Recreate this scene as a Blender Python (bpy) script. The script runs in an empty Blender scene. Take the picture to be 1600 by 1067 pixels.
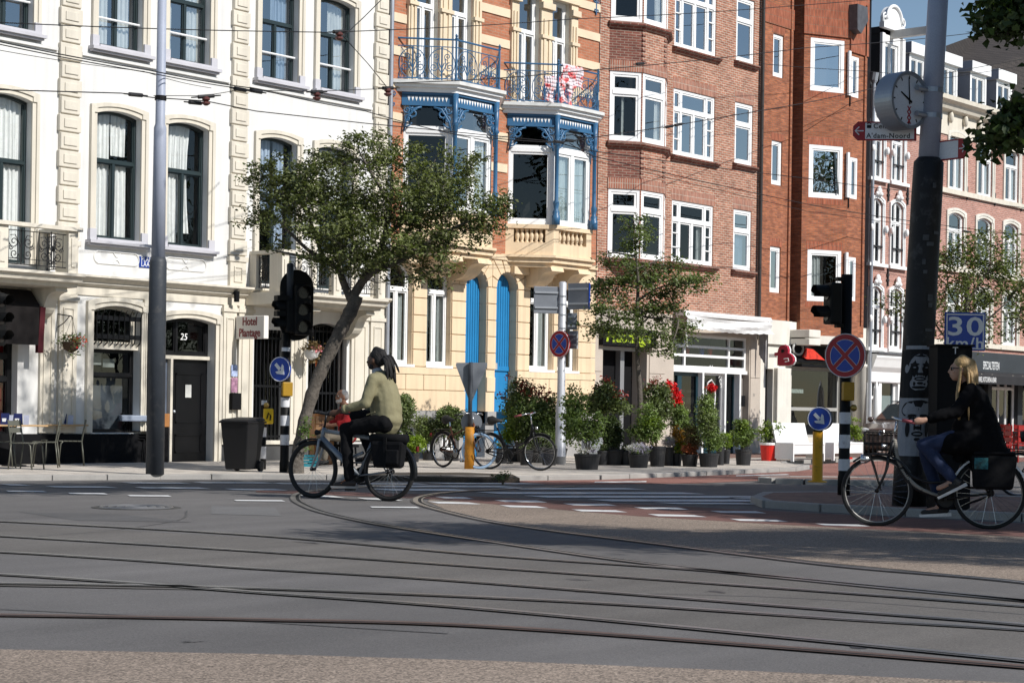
import bpy,bmesh,math,random
import numpy as np
from mathutils import Vector,Matrix
random.seed(7)
rad=math.radians
scn=bpy.context.scene
COL=scn.collection

# ------------------------------------------------------------------ camera
FPX=2950.0                                   # focal length in pixels of a 1600 px wide picture
HEAD=math.atan(FPX/2450.0)                 # heading, measured from the facade normal
ROLL=rad(0.87)
CAM=(0.0,-29.2,1.22)
cd=bpy.data.cameras.new('camera'); cam=bpy.data.objects.new('camera',cd); COL.objects.link(cam)
cd.sensor_width=36.0; cd.lens=FPX/1600*36; cd.shift_y=106.5/1600
cd.clip_start=0.1; cd.clip_end=2000
_v=Vector((math.sin(HEAD),math.cos(HEAD),0)); _r=Vector((math.cos(HEAD),-math.sin(HEAD),0)); _u=Vector((0,0,1))
_cr,_sr=math.cos(ROLL),math.sin(ROLL)
cx=_r*_cr+_u*_sr; cy=_u*_cr-_r*_sr; cz=-_v
cam.matrix_world=Matrix(((cx.x,cy.x,cz.x,CAM[0]),(cx.y,cy.y,cz.y,CAM[1]),(cx.z,cy.z,cz.z,CAM[2]),(0,0,0,1)))
scn.camera=cam

# ------------------------------------------------------------------ light
SUN_AZ=rad(5.0)      # to the right of the facade normal, the sun stands in front of the facades
SUN_EL=rad(38.0)
sdir=Vector((math.sin(SUN_AZ)*math.cos(SUN_EL),-math.cos(SUN_AZ)*math.cos(SUN_EL),math.sin(SUN_EL)))
sl=bpy.data.lights.new('sun','SUN'); sl.energy=5.0; sl.angle=rad(0.53); sl.color=(1.0,0.965,0.915)
so=bpy.data.objects.new('sun',sl); COL.objects.link(so); so.location=(0,0,60)
so.rotation_euler=sdir.to_track_quat('Z','Y').to_euler()
w=bpy.data.worlds.new('World'); scn.world=w; w.use_nodes=True
nt=w.node_tree; bg=nt.nodes['Background']
sky=nt.nodes.new('ShaderNodeTexSky'); sky.sky_type='NISHITA'; sky.sun_disc=False
sky.sun_elevation=SUN_EL; sky.sun_rotation=math.atan2(sdir.x,sdir.y)
sky.air_density=1.0; sky.dust_density=0.0; sky.ozone_density=1.6
nt.links.new(sky.outputs[0],bg.inputs[0]); bg.inputs[1].default_value=0.09
scn.view_settings.view_transform='Standard'; scn.view_settings.look='None'
scn.view_settings.exposure=0.08; scn.view_settings.gamma=1.0
scn.view_settings.use_curve_mapping=False
scn.render.engine='CYCLES'

# ------------------------------------------------------------------ photograph pixel -> place
_s,_c=math.sin(HEAD),math.cos(HEAD)
def ray(u,v):
 du,dv=u-800,v-640
 a=(du*_cr+dv*_sr)/FPX; b=(-du*_sr+dv*_cr)/FPX
 return (_s+a*_c,_c-a*_s,-b)
def fac(u,v,y=0.0):                # point of a plane parallel to the facades
 d=ray(u,v); t=(y-CAM[1])/d[1]
 return (CAM[0]+t*d[0],CAM[2]+t*d[2])
def fx(u,v,y=0.0):return fac(u,v,y)[0]
def fz(u,v,y=0.0):return fac(u,v,y)[1]
def gnd(u,v,z=0.0):
 d=ray(u,v); t=(z-CAM[2])/d[2]
 return (CAM[0]+t*d[0],CAM[1]+t*d[1])
def atd(u,v,Z):                    # point at view depth Z
 d=ray(u,v); return Vector((CAM[0]+Z*d[0],CAM[1]+Z*d[1],CAM[2]+Z*d[2]))
def depth(x,y):return (x-CAM[0])*_s+(y-CAM[1])*_c
def pxm(x,y):return FPX/depth(x,y)

# ------------------------------------------------------------------ materials
MATS={}
def _nodes(name):
 m=bpy.data.materials.new(name); m.use_nodes=True
 return m,m.node_tree.nodes,m.node_tree.links,m.node_tree.nodes['Principled BSDF']
def mat(name,col,rough=0.65,var=0.12,scale=2.5,fine=0.06,fscale=60,bump=0.0,bscale=120,metal=0.0,spec=0.4,streak=0.0,coat=0.0,dirt=None):
 if name in MATS:return MATS[name]
 m,N,L,P=_nodes(name)
 tc=N.new('ShaderNodeTexCoord')
 n1=N.new('ShaderNodeTexNoise'); n1.inputs['Scale'].default_value=scale; n1.inputs['Detail'].default_value=5
 n2=N.new('ShaderNodeTexNoise'); n2.inputs['Scale'].default_value=fscale; n2.inputs['Detail'].default_value=3
 L.new(tc.outputs['Object'],n1.inputs['Vector']); L.new(tc.outputs['Object'],n2.inputs['Vector'])
 r1=N.new('ShaderNodeMapRange'); r1.inputs[1].default_value=.3; r1.inputs[2].default_value=.7
 r1.inputs[3].default_value=1-var; r1.inputs[4].default_value=1+var
 r2=N.new('ShaderNodeMapRange'); r2.inputs[1].default_value=.3; r2.inputs[2].default_value=.7
 r2.inputs[3].default_value=1-fine; r2.inputs[4].default_value=1+fine
 L.new(n1.outputs[0],r1.inputs[0]); L.new(n2.outputs[0],r2.inputs[0])
 mu=N.new('ShaderNodeMath'); mu.operation='MULTIPLY'; L.new(r1.outputs[0],mu.inputs[0]); L.new(r2.outputs[0],mu.inputs[1])
 fac_out=mu.outputs[0]
 if streak:
  mp=N.new('ShaderNodeMapping'); mp.inputs['Scale'].default_value=(5,5,.25); L.new(tc.outputs['Object'],mp.inputs[0])
  n3=N.new('ShaderNodeTexNoise'); n3.inputs['Scale'].default_value=1.6; n3.inputs['Detail'].default_value=6; L.new(mp.outputs[0],n3.inputs['Vector'])
  r3=N.new('ShaderNodeMapRange'); r3.inputs[1].default_value=.42; r3.inputs[2].default_value=.75
  r3.inputs[3].default_value=1; r3.inputs[4].default_value=1-streak; L.new(n3.outputs[0],r3.inputs[0])
  mu2=N.new('ShaderNodeMath'); mu2.operation='MULTIPLY'; L.new(mu.outputs[0],mu2.inputs[0]); L.new(r3.outputs[0],mu2.inputs[1])
  fac_out=mu2.outputs[0]
 vm=N.new('ShaderNodeVectorMath'); vm.operation='SCALE'; vm.inputs[0].default_value=col[:3]; L.new(fac_out,vm.inputs['Scale'])
 out=vm.outputs[0]
 if dirt:
  n4=N.new('ShaderNodeTexNoise'); n4.inputs['Scale'].default_value=dirt[1]; n4.inputs['Detail'].default_value=8; n4.inputs['Roughness'].default_value=.7
  L.new(tc.outputs['Object'],n4.inputs['Vector'])
  r4=N.new('ShaderNodeMapRange'); r4.inputs[1].default_value=.55; r4.inputs[2].default_value=.72; L.new(n4.outputs[0],r4.inputs[0])
  mx=N.new('ShaderNodeMix'); mx.data_type='RGBA'; L.new(r4.outputs[0],mx.inputs[0]); L.new(out,mx.inputs[6]); mx.inputs[7].default_value=(*dirt[0],1)
  out=mx.outputs[2]
 L.new(out,P.inputs['Base Color'])
 P.inputs['Roughness'].default_value=rough; P.inputs['Metallic'].default_value=metal
 P.inputs['Specular IOR Level'].default_value=spec; P.inputs['Coat Weight'].default_value=coat
 if coat:P.inputs['Coat Roughness'].default_value=.06
 if bump:
  b=N.new('ShaderNodeBump'); b.inputs['Strength'].default_value=bump; b.inputs['Distance'].default_value=.02
  n5=N.new('ShaderNodeTexNoise'); n5.inputs['Scale'].default_value=bscale; n5.inputs['Detail'].default_value=4
  L.new(tc.outputs['Object'],n5.inputs['Vector']); L.new(n5.outputs[0],b.inputs['Height']); L.new(b.outputs[0],P.inputs['Normal'])
 MATS[name]=m; return m
def brick(name,c1,c2,mortar,bw=.22,bh=.07,ms=.010,offset=.5,bump=.5,var=.25,soldier=False):
 if name in MATS:return MATS[name]
 m,N,L,P=_nodes(name)
 uv=N.new('ShaderNodeUVMap'); uv.uv_map='UVMap'
 src=uv.outputs[0]
 if soldier:
  mp=N.new('ShaderNodeMapping'); mp.inputs['Rotation'].default_value=(0,0,math.pi/2); L.new(src,mp.inputs[0]); src=mp.outputs[0]
 bt=N.new('ShaderNodeTexBrick'); L.new(src,bt.inputs['Vector'])
 bt.inputs['Color1'].default_value=(*c1,1); bt.inputs['Color2'].default_value=(*c2,1); bt.inputs['Mortar'].default_value=(*mortar,1)
 bt.inputs['Scale'].default_value=1; bt.inputs['Mortar Size'].default_value=ms; bt.inputs['Mortar Smooth'].default_value=.1
 bt.inputs['Brick Width'].default_value=bw; bt.inputs['Row Height'].default_value=bh; bt.inputs['Bias'].default_value=0
 bt.offset=offset
 # per brick tint: white noise of the brick's cell
 sx=N.new('ShaderNodeSeparateXYZ'); L.new(src,sx.inputs[0])
 n1=N.new('ShaderNodeTexNoise'); n1.inputs['Scale'].default_value=1.1; n1.inputs['Detail'].default_value=6; L.new(src,n1.inputs['Vector'])
 mp2=N.new('ShaderNodeMapping'); mp2.inputs['Scale'].default_value=(1/bw*.9,1/bh*.9,1); L.new(src,mp2.inputs[0])
 n2=N.new('ShaderNodeTexNoise'); n2.inputs['Scale'].default_value=.9; n2.inputs['Detail'].default_value=2; L.new(mp2.outputs[0],n2.inputs['Vector'])
 r1=N.new('ShaderNodeMapRange'); r1.inputs[1].default_value=.3; r1.inputs[2].default_value=.7; r1.inputs[3].default_value=1-var*.5; r1.inputs[4].default_value=1+var*.5
 r2=N.new('ShaderNodeMapRange'); r2.inputs[1].default_value=.3; r2.inputs[2].default_value=.7; r2.inputs[3].default_value=1-var; r2.inputs[4].default_value=1+var
 L.new(n1.outputs[0],r1.inputs[0]); L.new(n2.outputs[0],r2.inputs[0])
 mu=N.new('ShaderNodeMath'); mu.operation='MULTIPLY'; L.new(r1.outputs[0],mu.inputs[0]); L.new(r2.outputs[0],mu.inputs[1])
 vm=N.new('ShaderNodeVectorMath'); vm.operation='SCALE'; L.new(bt.outputs[0],vm.inputs[0]); L.new(mu.outputs[0],vm.inputs['Scale'])
 L.new(vm.outputs[0],P.inputs['Base Color']); P.inputs['Roughness'].default_value=.85; P.inputs['Specular IOR Level'].default_value=.25
 b=N.new('ShaderNodeBump'); b.inputs['Strength'].default_value=bump; b.inputs['Distance'].default_value=.012; b.invert=True
 L.new(bt.outputs['Fac'],b.inputs['Height']); L.new(b.outputs[0],P.inputs['Normal'])
 MATS[name]=m; return m
def glass(name,tint,ior,rough=.0,trans=.75):
 if name in MATS:return MATS[name]
 m,N,L,P=_nodes(name)
 out=N['Material Output']; N.remove(P)
 tr=N.new('ShaderNodeBsdfTransparent'); tr.inputs[0].default_value=(*tint,1)
 gl=N.new('ShaderNodeBsdfGlossy'); gl.inputs['Roughness'].default_value=rough; gl.inputs[0].default_value=(.95,.97,1,1)
 fr=N.new('ShaderNodeFresnel')
 ge=N.new('ShaderNodeNewGeometry'); ir=N.new('ShaderNodeMapRange')          # same reflectance from both sides of the thin pane
 ir.inputs[3].default_value=ior; ir.inputs[4].default_value=1/ior; L.new(ge.outputs['Backfacing'],ir.inputs[0]); L.new(ir.outputs[0],fr.inputs[0])
 tc=N.new('ShaderNodeTexCoord'); nz=N.new('ShaderNodeTexNoise'); nz.inputs['Scale'].default_value=1.3; L.new(tc.outputs['Object'],nz.inputs['Vector'])
 bp=N.new('ShaderNodeBump'); bp.inputs['Strength'].default_value=.05; bp.inputs['Distance'].default_value=.05
 L.new(nz.outputs[0],bp.inputs['Height']); L.new(bp.outputs[0],gl.inputs['Normal'])
 mx=N.new('ShaderNodeMixShader'); L.new(fr.outputs[0],mx.inputs[0]); L.new(tr.outputs[0],mx.inputs[1]); L.new(gl.outputs[0],mx.inputs[2])
 L.new(mx.outputs[0],out.inputs[0]); MATS[name]=m; return m
def leafmat(name,col,var=.35,trans=.25,rough=.5):
 if name in MATS:return MATS[name]
 m,N,L,P=_nodes(name)
 g=N.new('ShaderNodeNewGeometry'); tc=N.new('ShaderNodeTexCoord')
 r=N.new('ShaderNodeMapRange'); r.inputs[3].default_value=1-var; r.inputs[4].default_value=1+var; L.new(g.outputs['Random Per Island'],r.inputs[0])
 n=N.new('ShaderNodeTexNoise'); n.inputs['Scale'].default_value=1.7; L.new(tc.outputs['Object'],n.inputs['Vector'])
 r2=N.new('ShaderNodeMapRange'); r2.inputs[1].default_value=.35; r2.inputs[2].default_value=.65; r2.inputs[3].default_value=.75; r2.inputs[4].default_value=1.3; L.new(n.outputs[0],r2.inputs[0])
 mu=N.new('ShaderNodeMath'); mu.operation='MULTIPLY'; L.new(r.outputs[0],mu.inputs[0]); L.new(r2.outputs[0],mu.inputs[1])
 vm=N.new('ShaderNodeVectorMath'); vm.operation='SCALE'; vm.inputs[0].default_value=col; L.new(mu.outputs[0],vm.inputs['Scale'])
 L.new(vm.outputs[0],P.inputs['Base Color']); P.inputs['Roughness'].default_value=rough; P.inputs['Specular IOR Level'].default_value=.35
 out=N['Material Output']
 tl=N.new('ShaderNodeBsdfTranslucent'); vm2=N.new('ShaderNodeVectorMath'); vm2.operation='MULTIPLY'; vm2.inputs[1].default_value=(1.3,1.5,.5)
 L.new(vm.outputs[0],vm2.inputs[0]); L.new(vm2.outputs[0],tl.inputs[0])
 mx=N.new('ShaderNodeMixShader'); mx.inputs[0].default_value=trans; L.new(P.outputs[0],mx.inputs[1]); L.new(tl.outputs[0],mx.inputs[2]); L.new(mx.outputs[0],out.inputs[0])
 MATS[name]=m; return m
def asphalt(name,col,grain,gscale,patch=.12,crack=0.0):
 m,N,L,P=_nodes(name)
 tc=N.new('ShaderNodeTexCoord')
 v=N.new('ShaderNodeTexVoronoi'); v.inputs['Scale'].default_value=gscale; L.new(tc.outputs['Object'],v.inputs['Vector'])
 n1=N.new('ShaderNodeTexNoise'); n1.inputs['Scale'].default_value=.35; n1.inputs['Detail'].default_value=7; n1.inputs['Roughness'].default_value=.62; L.new(tc.outputs['Object'],n1.inputs['Vector'])
 mp=N.new('ShaderNodeMapping'); mp.inputs['Rotation'].default_value=(0,0,HEAD*-1+.1); mp.inputs['Scale'].default_value=(.25,2.5,1); L.new(tc.outputs['Object'],mp.inputs[0])
 n3=N.new('ShaderNodeTexNoise'); n3.inputs['Scale'].default_value=.8; n3.inputs['Detail'].default_value=6; L.new(mp.outputs[0],n3.inputs['Vector'])
 n2=N.new('ShaderNodeTexNoise'); n2.inputs['Scale'].default_value=gscale*.35; n2.inputs['Detail'].default_value=6; n2.inputs['Roughness'].default_value=.7; L.new(tc.outputs['Object'],n2.inputs['Vector'])
 sp=N.new('ShaderNodeSeparateColor'); L.new(v.outputs['Color'],sp.inputs[0])
 def mr(src,lo,hi,a=.3,b=.7):
  r=N.new('ShaderNodeMapRange'); r.inputs[1].default_value=a; r.inputs[2].default_value=b; r.inputs[3].default_value=lo; r.inputs[4].default_value=hi; L.new(src,r.inputs[0]); return r.outputs[0]
 def mul(a,b):
  q=N.new('ShaderNodeMath'); q.operation='MULTIPLY'; L.new(a,q.inputs[0]); L.new(b,q.inputs[1]); return q.outputs[0]
 f=mul(mul(mr(sp.outputs[0],1-grain,1+grain,0,1),mr(n1.outputs[0],1-patch,1+patch)),mul(mr(n3.outputs[0],1-patch*.8,1+patch*.8),mr(n2.outputs[0],1-grain*.6,1+grain*.6)))
 vm=N.new('ShaderNodeVectorMath'); vm.operation='SCALE'; vm.inputs[0].default_value=col; L.new(f,vm.inputs['Scale']); L.new(vm.outputs[0],P.inputs['Base Color'])
 P.inputs['Roughness'].default_value=.82; P.inputs['Specular IOR Level'].default_value=.3
 b=N.new('ShaderNodeBump'); b.inputs['Strength'].default_value=.35; b.inputs['Distance'].default_value=.01; L.new(sp.outputs[1],b.inputs['Height']); L.new(b.outputs[0],P.inputs['Normal'])
 MATS[name]=m; return m

# ------------------------------------------------------------------ geometry helpers
class Frame:
 """local (s along, d outward, z up) -> world; ang turns the s axis from +X; outward is to the street"""
 def __init__(self,ox=0,oy=0,oz=0,ang=0.0):
  self.o=(ox,oy,oz); self.c=math.cos(ang); self.s=math.sin(ang)
 def __call__(self,p):
  s,d,z=p
  return (self.o[0]+s*self.c+d*self.s,self.o[1]+s*self.s-d*self.c,self.o[2]+z)
FAC=Frame()
def rootloc(o):
 x=Vector((0,0,0))
 while o is not None:x=x+Vector(o.location); o=o.parent
 return x
class MB:
 def __init__(self,F=None):self.v=[]; self.f=[]; self.F=F; self.flip=F is not None
 def add(self,vs,fs):
  n=len(self.v)
  if self.F:vs=[self.F(p) for p in vs]
  self.v.extend(vs)
  if self.flip:self.f.extend([tuple(n+i for i in reversed(q)) for q in fs])
  else:self.f.extend([tuple(n+i for i in q) for q in fs])
  return self
 def box(self,x0,x1,y0,y1,z0,z1):
  return self.add([(x0,y0,z0),(x1,y0,z0),(x1,y1,z0),(x0,y1,z0),(x0,y0,z1),(x1,y0,z1),(x1,y1,z1),(x0,y1,z1)],
      [(0,3,2,1),(4,5,6,7),(0,1,5,4),(1,2,6,5),(2,3,7,6),(3,0,4,7)])
 def quad(self,a,b,c,d):return self.add([a,b,c,d],[(0,1,2,3)])
 def poly(self,pts):return self.add(pts,[tuple(range(len(pts)))])
 def prism(self,pts,d0,d1,axis='d'):
  """extrude polygon: axis d: pts are (s,z); axis z: pts are (x,y); axis s: pts are (d,z)"""
  n=len(pts)
  f={'d':lambda p,t:(p[0],t,p[1]),'z':lambda p,t:(p[0],p[1],t),'s':lambda p,t:(t,p[0],p[1])}[axis]
  vs=[f(p,d0) for p in pts]+[f(p,d1) for p in pts]
  fs=[tuple(range(n-1,-1,-1)),tuple(range(n,2*n))]+[(i,(i+1)%n,n+(i+1)%n,n+i) for i in range(n)]
  if axis=='d':fs=[tuple(reversed(q)) for q in fs]
  return self.add(vs,fs)
 def tube(self,pts,r,n=8,caps=True,closed=False):
  P=[Vector(p) for p in pts]; k=len(P)
  R=r if isinstance(r,(list,tuple)) else [r]*k
  rings=[]; prev=None
  for i in range(k):
   if closed:t=P[(i+1)%k]-P[i-1]
   else:t=P[min(i+1,k-1)]-P[max(i-1,0)]
   if t.length<1e-9:t=Vector((0,0,1))
   t.normalize()
   if prev is None:
    a=Vector((0,0,1)) if abs(t.z)<.9 else Vector((1,0,0))
    nx=t.cross(a).normalized()
   else:
    nx=prev-t*prev.dot(t)
    if nx.length<1e-6:nx=t.orthogonal()
    nx.normalize()
   prev=nx; ny=t.cross(nx)
   rings.append([tuple(P[i]+(nx*math.cos(2*math.pi*j/n)+ny*math.sin(2*math.pi*j/n))*R[i]) for j in range(n)])
  vs=[p for rg in rings for p in rg]; fs=[]
  m=k if closed else k-1
  for i in range(m):
   b=(i+1)%k
   for j in range(n):fs.append((i*n+j,i*n+(j+1)%n,b*n+(j+1)%n,b*n+j))
  if caps and not closed:fs+=[tuple(range(n-1,-1,-1)),tuple(range((k-1)*n,k*n))]
  fl=self.flip; self.flip=False if not self.F else fl
  self.add(vs,fs); self.flip=fl; return self
 def lathe(self,prof,c=(0,0,0),n=16,axis='z',caps=True):
  """prof: (r, h) along axis"""
  vs=[]
  for r,h in prof:
   for j in range(n):
    a=2*math.pi*j/n; x,y=r*math.cos(a),r*math.sin(a)
    p={'z':(x,y,h),'y':(x,h,y),'x':(h,x,y)}[axis]
    vs.append((c[0]+p[0],c[1]+p[1],c[2]+p[2]))
  k=len(prof); fs=[]
  for i in range(k-1):
   for j in range(n):fs.append((i*n+j,i*n+(j+1)%n,(i+1)*n+(j+1)%n,(i+1)*n+j))
  if caps:fs+=[tuple(range(n-1,-1,-1)),tuple(range((k-1)*n,k*n))]
  if axis=='y':fs=[tuple(reversed(q)) for q in fs]
  return self.add(vs,fs)
 def ball(self,c,r,n=12,m=8):
  rx,ry,rz=r if isinstance(r,(tuple,list)) else (r,r,r)
  vs=[(c[0],c[1],c[2]-rz)]; fs=[]
  for i in range(1,m):
   t=math.pi*i/m-math.pi/2
   for j in range(n):
    a=2*math.pi*j/n; vs.append((c[0]+rx*math.cos(t)*math.cos(a),c[1]+ry*math.cos(t)*math.sin(a),c[2]+rz*math.sin(t)))
  vs.append((c[0],c[1],c[2]+rz)); top=len(vs)-1
  for j in range(n):
   fs.append((0,1+(j+1)%n,1+j)); fs.append((top,top-n+j,top-n+(j+1)%n))
  for i in range(m-2):
   for j in range(n):fs.append((1+i*n+j,1+i*n+(j+1)%n,1+(i+1)*n+(j+1)%n,1+(i+1)*n+j))
  return self.add(vs,fs)
 def build(self,name,material,parent=None,smooth=False,bevel=0.0,uv=False,origin=None,label=None,kind=None):
  o0=rootloc(parent) if parent is not None else Vector(origin or (0,0,0))
  me=bpy.data.meshes.new(name)
  V=np.array(self.v,dtype=np.float64).reshape(-1,3)
  W=V-np.array(o0)
  me.from_pydata(W.tolist(),[],self.f)
  if uv:
   lay=me.uv_layers.new(name='UVMap')
   data=np.zeros((len(me.loops),2),dtype=np.float32); k=0
   for q in self.f:
    P=V[list(q)]
    nrm=np.zeros(3)
    for i in range(len(q)):
     a,b=P[i],P[(i+1)%len(q)]
     nrm+=np.cross(a,b)
    ax,ay,az=abs(nrm)
    h=math.hypot(nrm[0],nrm[1])
    if az>h*1.2:uvs=P[:,:2]
    else:
     t=np.array((-nrm[1],nrm[0]))/max(h,1e-9)
     if abs(t[0])>abs(t[1]):t=t*(1 if t[0]>0 else-1)
     else:t=t*(1 if t[1]>0 else-1)
     uvs=np.stack((P[:,:2]@t,P[:,2]),axis=1)
    data[k:k+len(q)]=uvs; k+=len(q)
   lay.data.foreach_set('uv',data.ravel())
  if smooth:me.polygons.foreach_set('use_smooth',[True]*len(me.polygons))
  me.materials.append(material if not isinstance(material,str) else MATS[material])
  o=bpy.data.objects.new(name,me); COL.objects.link(o)
  if parent is not None:o.parent=parent
  else:o.location=o0
  if bevel:
   bm=o.modifiers.new('bevel','BEVEL'); bm.width=bevel; bm.segments=2; bm.limit_method='ANGLE'
  if label:o['label']=label
  if kind:o['kind']=kind
  return o
def thing(name,label,cat,loc=(0,0,0),group=None):
 o=bpy.data.objects.new(name,None); COL.objects.link(o); o.location=loc; o.empty_display_size=.2
 o['label']=label; o['category']=cat
 if group:o['group']=group
 return o
def tag(o,label,cat,group=None):
 o['label']=label; o['category']=cat
 if group:o['group']=group
 return o
def kids(o):return [c for c in bpy.data.objects if c.parent==o]
_kidmap={}
def dup(o,parent=None,skip=()):
 c=o.copy(); COL.objects.link(c); c.parent=parent
 for ch in list(o.children):dup(ch,c)
 return c
def place(root,loc,rz=0.0,label=None,group=None,scale=1.0):
 root.location=loc; root.rotation_euler=(0,0,rz); root.scale=(scale,)*3
 if label:root['label']=label
 if group:root['group']=group
 return root
def text_mesh(txt,size,depth=.006,bold=0.0,spacing=1.0,align='CENTER'):
 cu=bpy.data.curves.new('text','FONT'); cu.body=txt; cu.size=size; cu.extrude=depth; cu.offset=bold
 cu.align_x=align; cu.align_y='CENTER'; cu.space_character=spacing; cu.resolution_u=3
 ob=bpy.data.objects.new('text',cu); COL.objects.link(ob)
 dg=bpy.context.evaluated_depsgraph_get()
 me=bpy.data.meshes.new_from_object(ob.evaluated_get(dg))
 bpy.data.objects.remove(ob); bpy.data.curves.remove(cu)
 return me
def text_on(txt,size,F,s,d,z,material,parent,name='lettering',depth=.004,bold=0.0,spacing=1.0,stretch=(1,1),align='CENTER',shear=0.0):
 """flat lettering on the outward face of frame F, centre (s,d,z)"""
 me=text_mesh(txt,size,depth,bold,spacing,align)
 o0=rootloc(parent)
 vs=[v.co.copy() for v in me.vertices]
 for v,co in zip(me.vertices,vs):
  p=F((s+co.x*stretch[0]+co.y*shear,d+co.z,z+co.y*stretch[1]))
  v.co=Vector(p)-o0
 me.name=name; me.materials.clear(); me.materials.append(material)
 o=bpy.data.objects.new(name,me); COL.objects.link(o); o.parent=parent
 return o
def catmull(pts,n=8):
 out=[]
 P=[Vector(p) for p in pts]; P=[P[0]*2-P[1]]+P+[P[-1]*2-P[-2]]
 for i in range(1,len(P)-2):
  for k in range(n):
   t=k/n; a,b,c,d=P[i-1],P[i],P[i+1],P[i+2]
   out.append(.5*((2*b)+(c-a)*t+(2*a-5*b+4*c-d)*t*t+(3*b-a-3*c+d)*t**3))
 out.append(P[-2]); return out

# ------------------------------------------------------------------ palette
WHITE=mat('white_stucco',(.69,.682,.66),.8,.05,1.2,.03,bump=.08,bscale=30,streak=.11)
CREAM=mat('cream_stucco',(.65,.60,.505),.75,.05,1.5,.03,bump=.06,bscale=40,streak=.14)
SILL=mat('sill_paint',(.50,.49,.52),.6,.06)
YELLOW=mat('yellow_stucco',(.72,.56,.375),.78,.05,1.2,.03,bump=.07,bscale=35,streak=.18)
WPAINT=mat('white_paint',(.82,.82,.81),.35,.03,spec=.5)
DGREEN=mat('dark_green_paint',(.022,.034,.036),.3,.1,spec=.5)
BLACKP=mat('black_paint',(.008,.008,.009),.4,.1,spec=.3)
BLACKM=mat('matt_black',(.006,.006,.007),.8,.1,spec=.15)
BLUEI=mat('blue_iron_paint',(.032,.115,.23),.4,.12,spec=.5)
BLUED=mat('blue_door_paint',(.015,.19,.43),.45,.06,spec=.5,streak=.08)
IRON=mat('wrought_iron',(.018,.018,.02),.5,.1)
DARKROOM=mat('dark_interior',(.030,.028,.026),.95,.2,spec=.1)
CURTAIN=mat('white_curtain',(.72,.72,.70),.95,.06,8,spec=.1)
CURTAIN2=mat('blue_curtain',(.35,.42,.52),.95,.08,8,spec=.1)
GLASS=glass('window_glass',(.88,.92,.92),3.8)
GLASSC=glass('curtained_glass',(.95,.97,.97),1.55)
GLASSD=glass('shop_glass',(.60,.64,.64),1.55)
GLASSB=glass('sky_glass',(.72,.78,.80),6.0)
ROOFT=mat('roof_covering',(.045,.040,.040),.8,.2,3,bump=.2,bscale=20)
STONE=mat('grey_stone',(.30,.29,.28),.8,.12,2,.08,bump=.12,bscale=60)
CONC=mat('beige_concrete',(.46,.40,.34),.85,.08,1.5,.06,bump=.1,bscale=80)
STEELG=mat('galvanised_steel',(.42,.44,.47),.42,.08,metal=.55)
GREYPAINT=mat('grey_pole_paint',(.33,.36,.44),.5,.06,streak=.1)
SLEEVE=mat('dark_sleeve_paint',(.040,.046,.056),.55,.15,fscale=30,bump=.05,dirt=((.09,.09,.09),6))
RED=mat('red_paint',(.50,.018,.020),.4,.08)
ORANGEB=brick('orange_brick',(.43,.165,.09),(.37,.14,.075),(.36,.22,.15),.21,.072,.008,var=.16)
ROSEB=brick('rose_brick',(.36,.15,.094),(.28,.105,.068),(.41,.32,.25),.215,.066,.012,var=.30)
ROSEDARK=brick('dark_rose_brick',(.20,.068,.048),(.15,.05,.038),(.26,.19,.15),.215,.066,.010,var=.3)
ROSESOLD=brick('rose_soldier_brick',(.35,.14,.09),(.28,.105,.07),(.40,.31,.25),.215,.066,.010,var=.22,soldier=True,offset=0)
RUSTB=brick('rust_brick',(.37,.125,.058),(.25,.085,.048),(.23,.13,.085),.215,.058,.008,var=.30)
RUSTSOLD=brick('rust_soldier_brick',(.35,.10,.05),(.28,.08,.045),(.24,.13,.085),.24,.058,.008,var=.3,soldier=True,offset=0)
PINKB=brick('pink_brick',(.42,.20,.155),(.36,.165,.13),(.44,.33,.28),.215,.064,.010,var=.18)

# ================================================================== the ground
ASPH=asphalt('grey_asphalt',(.134,.127,.123),.24,160,.15)
GRAV=asphalt('brown_chip_asphalt',(.25,.200,.160),.55,95,.10)
REDA=asphalt('red_asphalt',(.26,.125,.10),.25,160,.12)
DARKA=asphalt('dark_asphalt',(.070,.070,.074),.25,150,.12)
PAVE=brick('pavement_tiles',(.54,.49,.43),(.47,.43,.38),(.30,.27,.24),.30,.30,.008,bump=.3,var=.2)
CLINK=brick('clinker_paving',(.25,.145,.11),(.20,.115,.09),(.13,.11,.10),.20,.10,.008,bump=.3,var=.25)
KERBM=mat('kerb_concrete',(.32,.305,.285),.85,.12,2,.08,bump=.1,bscale=60)
MARK=mat('road_marking_white',(.66,.66,.65),.7,.10,3,.10,fscale=90,dirt=((.22,.22,.22),3.5))
STEEL=mat('rail_steel',(.30,.29,.28),.35,.15,metal=.7)
RUST=mat('rail_rusty',(.11,.070,.056),.6,.2)
GROOVE=mat('rail_groove',(.008,.008,.008),.9,.1)
SEAL=mat('bitumen_seal',(.058,.057,.058),.55,.2)

def sheet(name,pts,z,m,uv=False,kind='structure'):
 b=MB(); b.poly([(x,y,z) for x,y in pts])
 o=b.build(name,m,uv=uv,kind=kind); return o
def gpoly(px):return [gnd(u,v) for u,v in px]
sheet('road',[(-300,-500),(700,-500),(700,500),(-300,500)],0,ASPH)
# brown chip-seal surfaces: foreground strip and the fan between the track and the cycle lane
sheet('gravel_verge',gpoly([(-400,1006),(0,1015),(400,1022),(800,1034),(1200,1050),(1600,1068),(2200,1098),(2600,1500),(-900,1500)]),.004,GRAV)
fan=[(668,784),(672,779),(760,786),(1000,806),(1240,820),(1600,838),(2100,864),(2400,970),(1900,934),(1600,908),(1300,880),(1100,857),(1000,844),(850,826),(760,812),(700,798)]
sheet('gravel_fan',gpoly(fan),.004,GRAV)
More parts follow.
